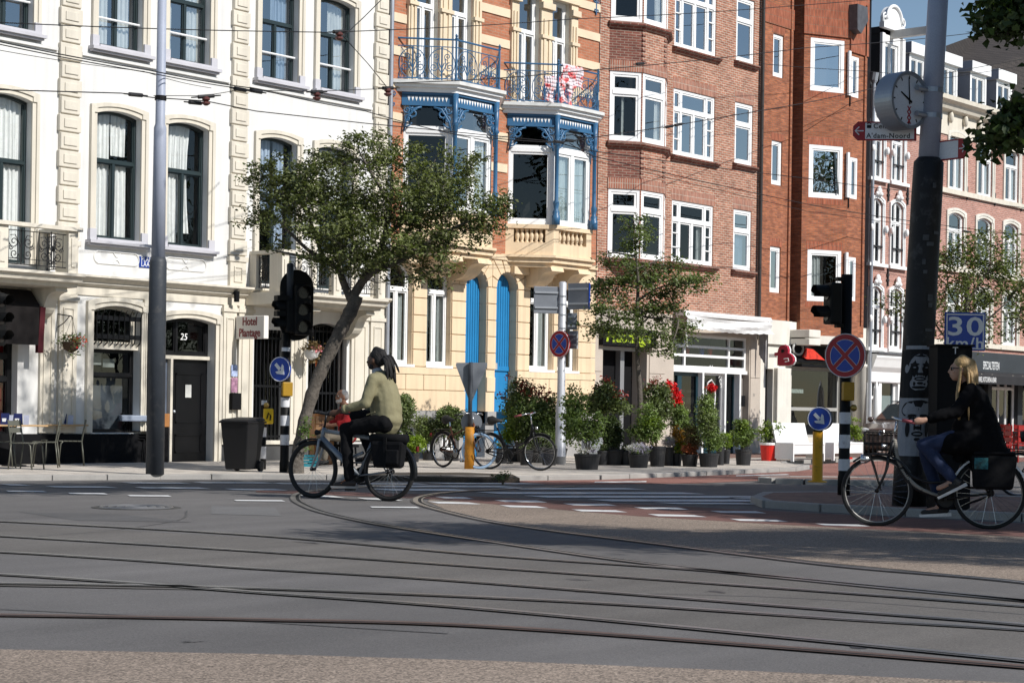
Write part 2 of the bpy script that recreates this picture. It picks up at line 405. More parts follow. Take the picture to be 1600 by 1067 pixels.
# red cycle lane across the junction, red lane along the kerb
sheet('cycle_crossing',gpoly([(400,765),(660,772),(900,783),(1250,801),(1600,818),(2100,842),(2100,866),(1600,839),(1240,821),(1000,807),(760,787),(672,779.5),(400,769)]),.005,asphalt('shaded_red_asphalt',(.150,.078,.066),.3,160,.2))  # same red asphalt as the kerb lane, with tree shade put into its colour
KB=[(8,-2.6),(13,-3.5),(17.4,-4.3),(20.0,-5.1),(21.6,-5.8),(23.3,-7.2),(24.6,-8.3),(26.8,-8.9),(30.5,-8.65),(34.8,-8.05),(36.6,-7.3),(37.8,-6.0),(39.5,-4.9),(44,-4.4),(52,-4.2),(75,-4.2),(130,-4.2)]
lane=[(23.6,-8.5)]+[(24.8,-8.55),(26.8,-9.05),(30.5,-8.8),(34.8,-8.2),(36.8,-7.5),(38.2,-6.1),(44,-4.6),(75,-4.4)]+[(75,-6.6),(46,-6.8),(40,-8.2),(36,-10.0),(31,-10.7),(27,-10.9),(24.2,-10.0)]
sheet('red_cycle_lane',lane,.005,REDA)
# pavement
PV=.08
pav=MB()
pp=KB+[(130,1.0),(8,1.0)]
pav.prism(pp,-.2,PV,'z')
pavement=pav.build('pavement',PAVE,uv=True,kind='structure')
ck=MB(); ck.poly([(x,y,PV+.003) for x,y in [(38.6,-3.0),(75,-3.0),(75,-.05),(38.6,-.05)]]); ck.build('clinker_strip',CLINK,pavement,uv=True)
# kerb stones one by one
ks=0
for (ax,ay),(bx,by) in zip(KB[1:14],KB[2:15]):
 L=math.hypot(bx-ax,by-ay); n=max(1,round(L/.95)); ang=math.atan2(by-ay,bx-ax)
 F=Frame(ax,ay,0,ang)
 for i in range(n):
  b=MB(F); j=random.uniform(-.006,.006); l=L/n
  b.box(i*l+.006,(i+1)*l-.006,-.02,.13+j,-.1,PV+.006+j*.6)
  b.build('kerb_stone',KERBM,pavement,bevel=.012)
# islands
def island(name,pts,h=.10):
 b=MB(); b.prism(pts,-.1,h,'z'); o=b.build(name,CLINK,uv=True,kind='structure')
 n=len(pts)
 for i in range(n):
  a,c=pts[i],pts[(i+1)%n]; L=math.hypot(c[0]-a[0],c[1]-a[1]); F=Frame(a[0],a[1],0,math.atan2(c[1]-a[1],c[0]-a[0]))
  k=max(1,round(L/.9))
  for q in range(k):
   s=MB(F); s.box(q*L/k+.005,(q+1)*L/k-.005,-.03,.12,-.1,h+.008+random.uniform(-.004,.004)); s.build('kerb_stone',KERBM,o,bevel=.012)
 return o
def oval(cx_,cy_,a,b,ang,n=14):
 return [(cx_+a*math.cos(t)*math.cos(ang)-b*math.sin(t)*math.sin(ang),cy_+a*math.cos(t)*math.sin(ang)+b*math.sin(t)*math.cos(ang)) for t in [2*math.pi*i/n for i in range(n)]]
ic=gnd(1300,755)
island('traffic_island',oval(ic[0]+.2,ic[1]-.25,1.55,.75,rad(-45)),.09)
island('refuge_island',[gnd(*p) for p in [(1186,786),(1205,793),(1290,799),(1420,806),(1600,814),(1800,822),(1800,790),(1600,786),(1420,782),(1290,778),(1205,779)]],.09)

# road markings, laid flush on the road
def mark(px,z=.009):
 b=MB(); b.poly([(*gnd(u,v),z) for u,v in px]); b.build('road_marking',MARK,kind='structure')
def zz(x,y):return (640+x/2.424,720+y/2.424)
for xl,xr,y,t in [(330,900,103,6),(250,1120,119.5,7),(430,1375,133,8),(672,1590,147.5,7.5),(920,1335,159,6),(-190,430,94.5,6),(-160,250,107,7),(60,520,84,4.5)]:
 mark([zz(xl,y),zz(xr-85,y+1.2),zz(xr,y+t+1),zz(xl+95,y+t)])
for x0,x1,y in [(95,205,137),(320,480,150),(580,745,163),(848,1015,177),(1138,1310,191)]:     # upper row of blocks
 mark([zz(x0,y),zz(x1,y+1),zz(x1+42,y+9),zz(x0+42,y+7)])
for x0,x1,y in [(70,225,155),(340,480,169),(612,780,185),(902,1080,203),(1212,1390,221),(1535,1700,239),(-200,-70,141),(-420,-290,130)]:
 mark([zz(x0,y),zz(x1,y+4),zz(x1+46,y+11.5),zz(x0+40,y+8)])
def z2(x,y):return (x/2,680+y/2)
for x0,x1,y in [(18,135,174),(212,325,181),(398,525,188),(730,880,203),(1155,1300,224)]:
 mark([z2(x0,y),z2(x1,y+1),z2(x1+12,y+5),z2(x0+8,y+3.5)])
for x0,x1,y in [(0,60,153.5),(140,330,160),(420,620,163),(700,860,168)]:
 mark([z2(x0,y),z2(x1,y+1),z2(x1+40,y+5.5),z2(x0+30,y+4)])
for x0,x1,y in [(600,820,147),(850,1300,150),(380,560,148)]:
 mark([z2(x0,y),z2(x1,y+1),z2(x1+40,y+4.5),z2(x0+30,y+3.5)])
for q in [[(1060,741),(1120,740.2),(1124,741.4),(1062,742.4)],[(1150,743),(1230,741),(1234,742.2),(1150,744.5)],[(930,753),(1010,752),(1010,753.6),(928,754.6)],[(1135,777),(1290,781),(1292,782.6),(1150,779.5)]]:mark(q)

# tram rails: a steel head, a groove and a bitumen joint each
def ribbon(path,o0,o1,z,name,m,parent=None):
 b=MB(); n=len(path); L=[]
 for i in range(n):
  a=path[max(i-1,0)]; c=path[min(i+1,n-1)]
  t=Vector((c.x-a.x,c.y-a.y,0)).normalized(); nn=Vector((-t.y,t.x,0)); L.append((path[i]+nn*o0,path[i]+nn*o1))
 vs=[]; fs=[]
 for p,q in L:vs+=[(p.x,p.y,z),(q.x,q.y,z)]
 for i in range(n-1):fs.append((2*i,2*i+2,2*i+3,2*i+1))
 b.add(vs,fs); return b.build(name,m,parent,kind=None if parent else 'structure')
def rail(px,steel=STEEL,wide=1.0,flip=1):
 wide*=.85
 pts=catmull([(*gnd(u,v),0) for u,v in px],10)
 r=ribbon(pts,-.078*wide,.072*wide,.0065,'tram_rail',SEAL)
 ribbon(pts,-.018*flip,.048*flip,.0105,'rail_head',steel,r)
 ribbon(pts,-.018*flip,-.062*flip,.0105,'rail_groove',GROOVE,r)
 ribbon(pts,-.062*flip,-.082*flip,.0105,'rail_lip',steel,r)
rail([(-250,808),(0,815),(400,837),(760,868),(1140,895),(1600,939),(2000,985)])
rail([(-250,826),(0,838),(400,862),(1000,904),(1600,948),(2000,985)])
rail([(-250,853),(0,863),(200,875),(400,889),(700,907),(1330,956),(1600,977),(2000,1013)],wide=1.2)
rail([(-250,909),(0,912),(400,920),(900,941),(1330,969),(1600,985),(2000,1012)],wide=.8)
rail([(-250,887),(0,898),(200,911),(400,926),(800,956),(1600,1033),(1900,1066)],wide=1.15)
rail([(-250,960),(0,962),(400,969),(800,982),(1600,1043),(1900,1070)],RUST)
rail([(2000,962),(1600,911),(1300,884),(1000,847),(850,828),(760,814),(700,800.5),(664,790.5),(651,783.5),(659,776),(700,769.5),(780,765),(900,760)],wide=1.25)
rail([(2000,975),(1600,940),(1300,912),(1000,880),(800,852),(640,828),(560,814),(500,800),(472,789),(460,780),(468,771),(520,764),(640,757)])
# strips of other asphalt between the tracks, and mended patches
BRN=asphalt('brownish_asphalt',(.132,.122,.112),.28,140,.16); PATCHM=asphalt('patch_asphalt',(.108,.105,.104),.25,170,.12); PALEM=asphalt('pale_asphalt',(.150,.147,.145),.25,150,.12)
def gsheet(name,px,m,z):sheet(name,gpoly(px),z,m)
gsheet('asphalt_strip',[(-250,811),(0,818),(400,840),(760,871),(1140,898),(1600,942),(1600,947),(1000,901),(400,860),(0,836),(-250,824)],BRN,.002)
gsheet('asphalt_strip',[(-250,828),(0,841),(400,864),(1000,906),(1600,950),(1600,976),(1330,954),(700,905),(400,887),(200,873),(0,861),(-250,851)],BRN,.002)
gsheet('asphalt_strip',[(-250,912),(0,915),(400,923),(900,944),(1330,971),(1600,987),(1600,1030),(800,953),(400,923.5),(200,914)],BRN,.002)
for q,m in (([(30,800),(190,803),(300,816),(120,813)],PATCHM),([(620,838),(760,846),(800,853),(650,845)],PATCHM),([(330,790),(430,793),(440,806),(330,803)],PALEM)):gsheet('asphalt_patch',q,m,.0026)
OIL=mat('oil_stain',(.045,.043,.043),.5,.3,4)
for u,v,a,b_ in ((905,906,.10,.05),(1120,925,.07,.05),(1340,1011,.06,.04),(480,848,.14,.06),(300,1003,.05,.03)):
 c_=gnd(u,v); sheet('oil_stain',[(x+random.uniform(-.03,.03),y+random.uniform(-.03,.03)) for x,y in oval(c_[0],c_[1],a,b_,random.uniform(0,3),14)],.0032,OIL)
# crack sealing lines and patches in the foreground
for px in [[(0,952),(300,966),(700,990)],[(900,925),(1250,935),(1600,960)],[(60,838),(180,828),(280,812),(292,798)]]:
 pts=catmull([(*gnd(u,v),0) for u,v in px],8); ribbon(pts,-.012,.012,.003,'crack_seal',SEAL)
# manhole
mc=gnd(213,793)
mh=MB(); mh.lathe([(.52,0),(.52,.006)],(mc[0],mc[1],0),40)
mh=tag(mh.build('manhole_cover',asphalt('cast_iron',(.060,.058,.055),.3,40),origin=(mc[0],mc[1],0)),'round iron manhole cover flush in the grey asphalt','manhole cover')
for rr in (.12,.22,.32,.42):
 b=MB(); b.tube([(mc[0]+rr*math.cos(t),mc[1]+rr*math.sin(t),.008) for t in [2*math.pi*i/32 for i in range(32)]],.012,4,closed=True); b.build('cast_ring',STEEL,mh)
# verge of trodden soil at the kerb under the yellow post
SOIL=mat('soil',(.060,.048,.036),.95,.3,6,.3,bump=.6,bscale=30)
sb=MB(); pts=[gnd(u,v) for u,v in [(520,749),(640,752),(740,754),(812,754.5),(800,748),(720,745),(620,745)]]
sb.prism(pts,0,PV+.004,'z'); sb.build('soil_strip',SOIL,kind='structure')

# ================================================================== facade kit
def arc_pts(s0,s1,zs,rise,n=12):
 if rise<=0:return [(s0,zs),(s1,zs)]
 h=(s1-s0)/2; R=(h*h+rise*rise)/(2*rise); cz_=zs+rise-R; cs=(s0+s1)/2
 a=math.asin(min(1,h/R))
 if rise>h*.999:a=math.pi/2
 return [(cs+R*math.sin(-a+2*a*i/n),cz_+R*math.cos(-a+2*a*i/n)) for i in range(n+1)]
def O(s0,s1,z0,z1,rise=0):return dict(s0=s0,s1=s1,z0=z0,z1=z1,rise=rise)
def wall(parent,F,s0,s1,z0,z1,ops,m,rev=.22,d=0.0,name='wall',uv=False,revm=None):
 b=MB(F); rb=b if revm is None else MB(F)
 S=sorted({s0,s1,*[min(max(o[k],s0),s1) for o in ops for k in ('s0','s1')]}); Z=sorted({z0,z1,*[min(max(o[k],z0),z1) for o in ops for k in ('z0','z1')]})
 for i in range(len(S)-1):
  run=None
  for j in range(len(Z)-1):
   cs,cz_=(S[i]+S[i+1])/2,(Z[j]+Z[j+1])/2
   hole=any(o['s0']<cs<o['s1'] and o['z0']<cz_<o['z1'] for o in ops)
   if not hole:b.quad((S[i],d,Z[j]),(S[i],d,Z[j+1]),(S[i+1],d,Z[j+1]),(S[i+1],d,Z[j]))
 for o in ops:
  zs=o['z1']-o['rise']; a0,a1=o['s0'],o['s1']
  rb.quad((a0,d,o['z0']),(a0,d-rev,o['z0']),(a0,d-rev,zs),(a0,d,zs))
  rb.quad((a1,d,zs),(a1,d-rev,zs),(a1,d-rev,o['z0']),(a1,d,o['z0']))
  rb.quad((a0,d,o['z0']),(a1,d,o['z0']),(a1,d-rev,o['z0']),(a0,d-rev,o['z0']))
  A=arc_pts(a0,a1,zs,o['rise'])
  for p,q in zip(A,A[1:]):
   rb.quad((p[0],d,p[1]),(p[0],d-rev,p[1]),(q[0],d-rev,q[1]),(q[0],d,q[1]))
   if o['rise']>0:b.quad((p[0],d,p[1]),(p[0],d,o['z1']),(q[0],d,o['z1']),(q[0],d,q[1]))
 w_=b.build(name,m,parent,uv=uv)
 if revm is not None:rb.build('reveal',revm,w_ if False else parent,uv=uv)
 return w_
def body(parent,x0,x1,H,depth_=9.0,m=None,roof=True):
 b=MB(); y1=depth_
 b.quad((x0,.001,0),(x0,.001,H),(x0,y1,H),(x0,y1,0)); b.quad((x1,.001,0),(x1,y1,0),(x1,y1,H),(x1,.001,H)); b.quad((x0,y1,0),(x0,y1,H),(x1,y1,H),(x1,y1,0))
 b.build('side_walls',m or STONE,parent,uv=True)
 if roof:
  r=MB(); r.box(x0,x1,-.05,y1,H,H+.12); r.build('roof',ROOFT,parent)
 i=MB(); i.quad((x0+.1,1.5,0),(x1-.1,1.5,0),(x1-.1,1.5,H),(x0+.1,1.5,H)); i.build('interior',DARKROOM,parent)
def curtain(parent,F,s0,s1,z0,z1,d,m=None,waves=None,tie=0.0,name='curtain'):
 b=MB(F); n=max(8,int((s1-s0)*60)); wv=waves or (s1-s0)*9; ph=random.random()*6
 def P(i,z,t):
  s=s0+(s1-s0)*i/n
  if tie:s=s0+(s-s0)*(1-tie*math.sin(t*math.pi)*.5)
  a=i/n*wv*2*math.pi+ph
  return (s+.008*math.sin(a*.37),d+.022*math.sin(a)+.01*math.sin(a*2.3+t*2),z)
 k=4
 for q in range(k):
  for i in range(n):
   t0,t1=q/k,(q+1)/k
   b.quad(P(i,z0+(z1-z0)*t0,t0),P(i,z0+(z1-z0)*t1,t1),P(i+1,z0+(z1-z0)*t1,t1),P(i+1,z0+(z1-z0)*t0,t0))
 return b.build(name,m or CURTAIN,parent,smooth=True)
def window(parent,F,o,d,m,bands,fw=.07,bar=.05,sash=.03,g=None,th=.07,curt=None,name='window',blind=None):
 """o opening; d of the outer frame face; bands: [(f0,f1,[column fractions])]; curt: list of (f0,f1,g0,g1,material)"""
 g=g or GLASS
 s0,s1,z0,z1=o['s0'],o['s1'],o['z0'],o['z1']; rise=o['rise']
 b=MB(F)
 b.box(s0,s0+fw,d-th,d,z0,z1-rise*.999); b.box(s1-fw,s1,d-th,d,z0,z1-rise*.999)
 b.box(s0+fw,s1-fw,d-th,d,z0,z0+fw)
 if rise<=0:b.box(s0+fw,s1-fw,d-th,d,z1-fw,z1)
 else:
  A=arc_pts(s0,s1,z1-rise,rise);
  h=fw
  B=[(s0+h+(p[0]-s0)*(s1-s0-2*h)/(s1-s0),p[1]-h if rise<.4*(s1-s0) else (z1-rise)+(p[1]-z1+rise)*(1-h/rise)) for p in A]
  for i in range(len(A)-1):b.prism([A[i],A[i+1],B[i+1],B[i]],d-th,d,'d')
 i0,i1,j0,j1=s0+fw,s1-fw,z0+fw,z1-fw*(rise<=0)
 W,H=i1-i0,j1-j0
 cells=[]
 for k,(f0,f1,cols) in enumerate(bands):
  za,zb=j0+H*f0,j0+H*f1
  if k>0:b.box(i0,i1,d-th+.003,d+.012,za-bar/2,za+bar/2); za+=bar/2
  if k<len(bands)-1:zb-=bar/2
  C=[0]+list(cols)+[1]
  for q in range(len(C)-1):
   sa,sb=i0+W*C[q],i0+W*C[q+1]
   if q>0:b.box(sa-bar/2,sa+bar/2,d-th+.006,d+.004,za,zb); sa+=bar/2
   if q<len(C)-2:sb-=bar/2
   if sash>0:
    e=d-.018; f=d-th+.004
    b.box(sa,sa+sash,f,e,za,zb); b.box(sb-sash,sb,f,e,za,zb)
    b.box(sa+sash,sb-sash,f,e,za,za+sash); b.box(sa+sash,sb-sash,f,e,zb-sash,zb)
   cells.append((sa+sash*.7,sb-sash*.7,za+sash*.7,zb-sash*.7))
 wn=b.build(name,m,parent)
 for sa,sb,za,zb in cells:
  q=MB(F); e=d-th*.6; j=[random.uniform(-.0022,.0022) for _ in range(2)]; hs,hz=(sb-sa),(zb-za)
  q.quad((sa,e-j[0]*hs-j[1]*hz,za),(sa,e-j[0]*hs+j[1]*hz,zb),(sb,e+j[0]*hs+j[1]*hz,zb),(sb,e+j[0]*hs-j[1]*hz,za))
  q.build('pane',g,wn)
 for c in (curt or []):
  f0,f1,g0,g1=c[:4]
  curtain(wn,F,i0+W*f0,i0+W*f1,j0+H*g0,j0+H*g1,d-th-.055,c[4] if len(c)>4 else CURTAIN,tie=c[5] if len(c)>5 else 0)
 if blind:
  f0,f1,bm=blind; q=MB(F); q.box(i0,i1,d-th-.04,d-th-.03,j0+H*f0,j0+H*f1); q.build('blind',bm,wn)
 return wn
def architrave(parent,F,o,wd,pr,m,name='architrave',d=0.0,bottom=False):
 b=MB(F); s0,s1,z0,z1,rise=o['s0'],o['s1'],o['z0'],o['z1'],o['rise']
 for a0,a1 in ((s0-wd,s0),(s1,s1+wd)):
  b.box(a0,a1,d,d+pr*.6,z0,z1-rise)
 b.box(s0-wd-.001,s0-wd*.55,d+.002,d+pr,z0,z1-rise); b.box(s1+wd*.55,s1+wd+.001,d+.002,d+pr,z0,z1-rise)
 if rise<=0:
  b.box(s0-wd,s1+wd,d,d+pr*.6,z1,z1+wd*.9); b.box(s0-wd,s1+wd,d,d+pr,z1+wd*.5,z1+wd)
 else:
  A=arc_pts(s0,s1,z1-rise,rise); B=arc_pts(s0-wd,s1+wd,z1-rise,rise+wd)
  if rise<.4*(s1-s0):B=[(s0-wd+(p[0]-s0)*(s1-s0+2*wd)/(s1-s0),p[1]+wd) for p in A]
  M=[((p[0]+q[0])/2,(p[1]+q[1])/2) for p,q in zip(A,B)]
  for i in range(len(A)-1):
   b.prism([A[i],M[i],M[i+1],A[i+1]],d,d+pr*.6,'d'); b.prism([M[i],B[i],B[i+1],M[i+1]],d,d+pr,'d')
  if rise<.4*(s1-s0):
   b.box(s0-wd,s0-.001,d,d+pr*.98,z1-rise,z1-rise+.0+wd*.98); b.box(s1+.001,s1+wd,d,d+pr*.98,z1-rise,z1-rise+wd*.98)
 if bottom:b.box(s0-wd,s1+wd,d,d+pr*.8,z0-wd,z0)
 return b.build(name,m,parent)
def box_part(parent,F,name,m,s0,s1,d0,d1,z0,z1,bevel=0.0,uv=False):
 b=MB(F); b.box(s0,s1,d0,d1,z0,z1); return b.build(name,m,parent,bevel=bevel,uv=uv)
def mould(parent,F,s0,s1,prof,m,name='cornice'):
 """prof: closed polygon of (d,z) extruded along s"""
 b=MB(F); b.prism(prof,s0,s1,'s'); return b.build(name,m,parent)
def spiral(c,r,turns,a0,ccw=1,n=18,F2=None):
 out=[]
 for i in range(n+1):
  t=i/n; a=a0+ccw*turns*2*math.pi*t; rr=r*(1-.86*t); out.append((c[0]+rr*math.cos(a),c[1]+rr*math.sin(a)))
 return out
def grille(parent,F,s0,s1,z0,z1,d,m,name='grille',r=.009,dens=1.0):
 b=MB(F)
 def T(pts,rr=r):b.tube([(p[0],d,p[1]) for p in pts],rr,5)
 T([(s0,z0+.06),(s1,z0+.06)],.012); T([(s0,z1-.05),(s1,z1-.05)]); T([(s0,z0+.16),(s1,z0+.16)],.007)
 n=max(1,round((s1-s0)/.62*dens)); w_=(s1-s0)/n; h=z1-z0
 for k in range(n):
  c0=s0+k*w_; m_=c0+w_/2
  T([(c0+.01,z0),(c0+.01,z1)]); T([(m_,z0+.06),(m_,z1-.02)],.011)
  for sg in (-1,1):
   T(spiral((m_+sg*w_*.24,z0+h*.64),h*.15,1.4,math.pi/2-sg*math.pi/2,-sg)); T(spiral((m_+sg*w_*.22,z0+h*.34),h*.13,1.4,math.pi/2+sg*math.pi/2,sg))
   T([(m_+sg*w_*.12,z0+.06),(m_+sg*w_*.12,z1-.05)],.006); T([(m_+sg*w_*.40,z0+.06),(m_+sg*w_*.40,z1-.05)],.006)
   T([(m_,z0+h*.5),(m_+sg*w_*.2,z0+h*.82),(m_+sg*w_*.36,z0+h*.80)],.008)
   T(spiral((m_+sg*w_*.34,z0+h*.5),h*.07,1.2,0,sg))
 return b.build(name,m,parent)

# ================================================================== white hotel
HX0,HX1=15.5,30.62
hotel=thing('hotel_building','white stuccoed hotel building with cream quoin strips, door number 25 and scrolled iron balconies','building',(23,0,0))
H1=12.6
rows=[(8.06,10.05),(4.38,6.85)]
cols=[(18.30,19.36),(20.05,21.12),(22.60,23.68),(24.34,25.40),(26.80,27.86),(28.48,29.54)]
quo=[(17.4,17.9),(21.70,22.20),(25.97,26.44),(30.16,30.60)]
ZC1,ZC0=fz(120,429),fz(120,447)
ops_up=[]
for (a,c) in cols:
 for k,(z0,z1) in enumerate(rows):
  fr=k==1 and (a<21 or a>26)
  ops_up.append(O(a,c,ZC1+.12 if fr else z0,z1,.085))
ops_up+=[O(a,c,11.3,12.3,.1) for a,c in cols]
wall(hotel,FAC,HX0,HX1,ZC0,H1,ops_up,WHITE,.20)
body(hotel,HX0,HX1,H1)
for i,o in enumerate(ops_up[:12]):
 c,k=divmod(i,2)
 if k==0:
  cu=[[(0,.4,0,1,CURTAIN2)],[(0,.45,0,1)],[(0,.4,0,1),(.55,.9,0,1)],[(0,.25,0,1),(.62,1,0,1)],[(.45,.95,0,1,CURTAIN2)],[(.45,.95,0,1)]][c]
  gl=GLASS
 else:
  cu=[[(0,1,0,1)],[(0.1,1,0,1)],[(0,.47,0,1),(.5,.9,0,.62),(.5,.86,.66,1)],[(0,.48,0,1,CURTAIN,.2),(.45,.80,.1,1,CURTAIN,.5)],[(.1,.5,.5,1,CURTAIN2),(.6,.9,0,1,CURTAIN2)],[(0,1,.6,1),(0,.3,0,.6)]][c]
  gl=GLASSC
 window(hotel,FAC,o,-.14,DGREEN,[(0,.60,[.5]),(.60,1,[])],fw=.05,bar=.06,sash=.024,curt=cu,g=gl)
 architrave(hotel,FAC,o,.15,.07,CREAM)
 if o['z0'] in (8.06,4.38):
  b=MB(FAC); b.box(o['s0']-.21,o['s1']+.21,0,.17,o['z0']-.11,o['z0']-.05); b.box(o['s0']-.18,o['s1']+.18,0,.12,o['z0']-.15,o['z0']-.11); b.box(o['s0'],o['s1'],-.2,.10,o['z0']-.05,o['z0']+.003)
  for e in (o['s0']-.16,o['s1']+.005):b.box(e,e+.155,.0,.082,o['z0']-.05,o['z0']+.17)
  b.build('window_sill',SILL,hotel)
 if k==0:
  b=MB(FAC); b.tube([(o['s0'],-.08,o['z0']+.55),(o['s1'],-.08,o['z0']+.55)],.022,6); b.build('window_rail',WPAINT,hotel)
# attic windows hidden above the frame keep a simple sash
for o in ops_up[12:]:window(hotel,FAC,o,-.14,DGREEN,[(0,1,[.5])])
# quoin strips, block by block
for a,c in quo:
 st=box_part(hotel,FAC,'quoin_strip',CREAM,a+.03,c-.03,0,.05,ZC1+.62,H1)
 z=ZC1+.64; k=0
 while z<H1-.3:
  h=.335; e=.0 if k%2==0 else .035
  q=MB(FAC); q.box(a+e,c-e,.0,.085,z+.012,z+h-.012); q.build('quoin_block',CREAM,st,bevel=.014)
  q=MB(FAC); q.box(a+.10,c-.10,.085,.105,z+.085,z+h-.085); q.build('raised_panel',CREAM,st,bevel=.008)
  z+=h; k+=1
 # pedestal with a small panel, below the quoins
 b=MB(FAC); b.box(a-.02,c+.02,0,.10,ZC1+.52,ZC1+.62); b.box(a+.02,c-.02,0,.075,ZC1,ZC1+.52); b.build('pilaster_base',CREAM,hotel)
 f=MB(FAC); x0_,x1_,y0_,y1_=a+.12,c-.12,ZC1+.1,ZC1+.42
 f.box(x0_,x1_,.07,.095,y0_,y0_+.03); f.box(x0_,x1_,.07,.095,y1_-.03,y1_); f.box(x0_,x0_+.03,.07,.095,y0_+.03,y1_-.03); f.box(x1_-.03,x1_,.07,.095,y0_+.03,y1_-.03); f.build('panel_frame',CREAM,hotel)
# sill string between the quoins
for (a,c),(e,g) in zip(quo,quo[1:]):box_part(hotel,FAC,'string_course',WHITE,c+.03,e-.03,0,.045,7.80,7.86)
# engraved rounded panels under the first floor windows
for a,c in cols[2:4]:
 b=MB(FAC); zc_=4.38-.36; pts=[]
 for t in range(24):
  an=2*math.pi*t/24; sx_=(c-a)*.5-.0; pts.append(((a+c)/2+(sx_-.12)*(1 if math.cos(an)>0 else-1)+.12*math.cos(an),.006,zc_+.12*math.sin(an)))
 b.tube(pts,.016,5,closed=True)
 m_=(a+c)/2
 for sg in (-1,1):
  b.tube([(m_-.08,.006,zc_+sg*.10),(m_-.02,.006,zc_+sg*.03),(m_+.02,.006,zc_+sg*.03),(m_+.08,.006,zc_+sg*.10)],.012,5)
 b.build('rounded_panel',WHITE,hotel)
# cornice between ground floor and first floor
mould(hotel,FAC,HX0,HX1,[(0,ZC1),(.26,ZC1),(.26,ZC1-.04),(.22,ZC1-.07),(.12,ZC1-.13),(.12,ZC1-.16),(.07,ZC1-.20),(0,ZC1-.22)],CREAM)
# street name plate
f_=box_part(hotel,FAC,'street_name_plate',mat('enamel_blue',(.012,.045,.26),.35,.05),fx(217,408),fx(217,408)+.62,0,.018,fz(222,418),fz(222,401))
for i,t in enumerate(('PLANTAGE','LAAN')):
 text_on(t,.135,FAC,fx(217,408)+.04,.019,fz(222,405.4+7.6*i),WPAINT,f_,'lettering',.002,stretch=(.85,1),align='LEFT')
# ---- ground floor
zpl=fz(150,676)
G1=O(17.6,fx(27,600),zpl-.1,fz(20,468),0)
G2=O(fx(143,600),fx(218,600),zpl,fz(180,478),.10)
G3=O(fx(254,600),fx(334,600),PV,fz(295,497),.09)
G4=O(fx(396,600),fx(449,600),.50,fz(422,515),0)
G5=O(fx(481,600),fx(541,600),PV,fz(510,505),.12)
gops=[G1,G2,G3,G4,G5]
wall(hotel,FAC,HX0,HX1,0,ZC0+.001,gops,WHITE,.28)
box_part(hotel,FAC,'frieze',CREAM,HX0,HX1,0,.03,ZC0-.16,ZC0-.0)
# black plinth of the cafe front and dark base of the hotel front
b=MB(FAC); b.box(HX0,G3['s0']-.16,0,.06,0,zpl-.02); b.build('plinth',BLACKM,hotel)
b=MB(FAC)
for a,c in ((G3['s1']+.16,G5['s0']),(G5['s1'],HX1)):b.box(a,c,0,.05,0,.42)
b.build('base_course',mat('dark_stone',(.06,.06,.06),.7,.2,bump=.1),hotel)
b=MB(FAC); b.box(G3['s1']+.16,G5['s0'],0,.10,.42,.50); b.build('base_sill',CREAM,hotel)
# pilasters of the ground floor with sunk panels
for u0,u1 in ((60,82),(89,117),(222,240),(346,366),(370,392),(452,476),(546,572),(576,597)):
 a,c=fx(u0,560),fx(u1,560)
 b=MB(FAC); b.box(a,c,0,.06,zpl if u0<250 else .50,ZC0-.16); b.box(a-.03,c+.03,0,.09,ZC0-.30,ZC0-.22); b.build('pilaster',CREAM,hotel)
 zt_,zb_=ZC0-.42,(zpl if u0<250 else .5)+.15
 f=MB(FAC)
 e=min(.09,(c-a)*.2)
 f.box(a+e,a+e+.025,.06,.08,zb_,zt_); f.box(c-e-.025,c-e,.06,.08,zb_,zt_); f.box(a+e+.025,c-e-.025,.06,.08,zb_,zb_+.025); f.box(a+e+.025,c-e-.025,.06,.08,zt_-.025,zt_); f.build('panel_frame',CREAM,hotel)
for o in (G2,G3):architrave(hotel,FAC,o,.16,.08,CREAM)
# cafe front on the far left: dark frame, red hangings behind the glass
wr=window(hotel,FAC,G1,-.18,BLACKP,[(0,.42,[.25,.5,.75]),(.42,.60,[.25,.5,.75]),(.60,1,[.25,.5,.75])],fw=.10,bar=.09,sash=.02,g=GLASSD,curt=[(0.72,1,0,.95,mat('red_hanging',(.42,.010,.014),.9,.15))],name='cafe_front')
b=MB(FAC); b.prism([(-.1,fz(50,460)+.1),(.16,fz(50,460)+.05),(.42,fz(50,478)),(.40,fz(50,540)),(.36,fz(50,540)),(.36,fz(50,482)),(.1,fz(50,470)),(-.1,fz(50,470))],HX0,fx(40,500),'s'); aw0=b.build('awning',mat('shaded_fabric',(.006,.004,.004),.9,.15),hotel)  # balcony shade is painted into the colour of the red awning
b=MB(FAC); za_=fz(50,480); s_=fx(40,500); b.prism([(.40,za_),(.44,za_-.02),(.38,za_-.85),(.30,za_-.85),(.30,za_-.2)],s_+.005,s_+.12,'s'); b.build('valance',mat('dark_red_fabric',(.07,.007,.012),.9,.15),aw0)
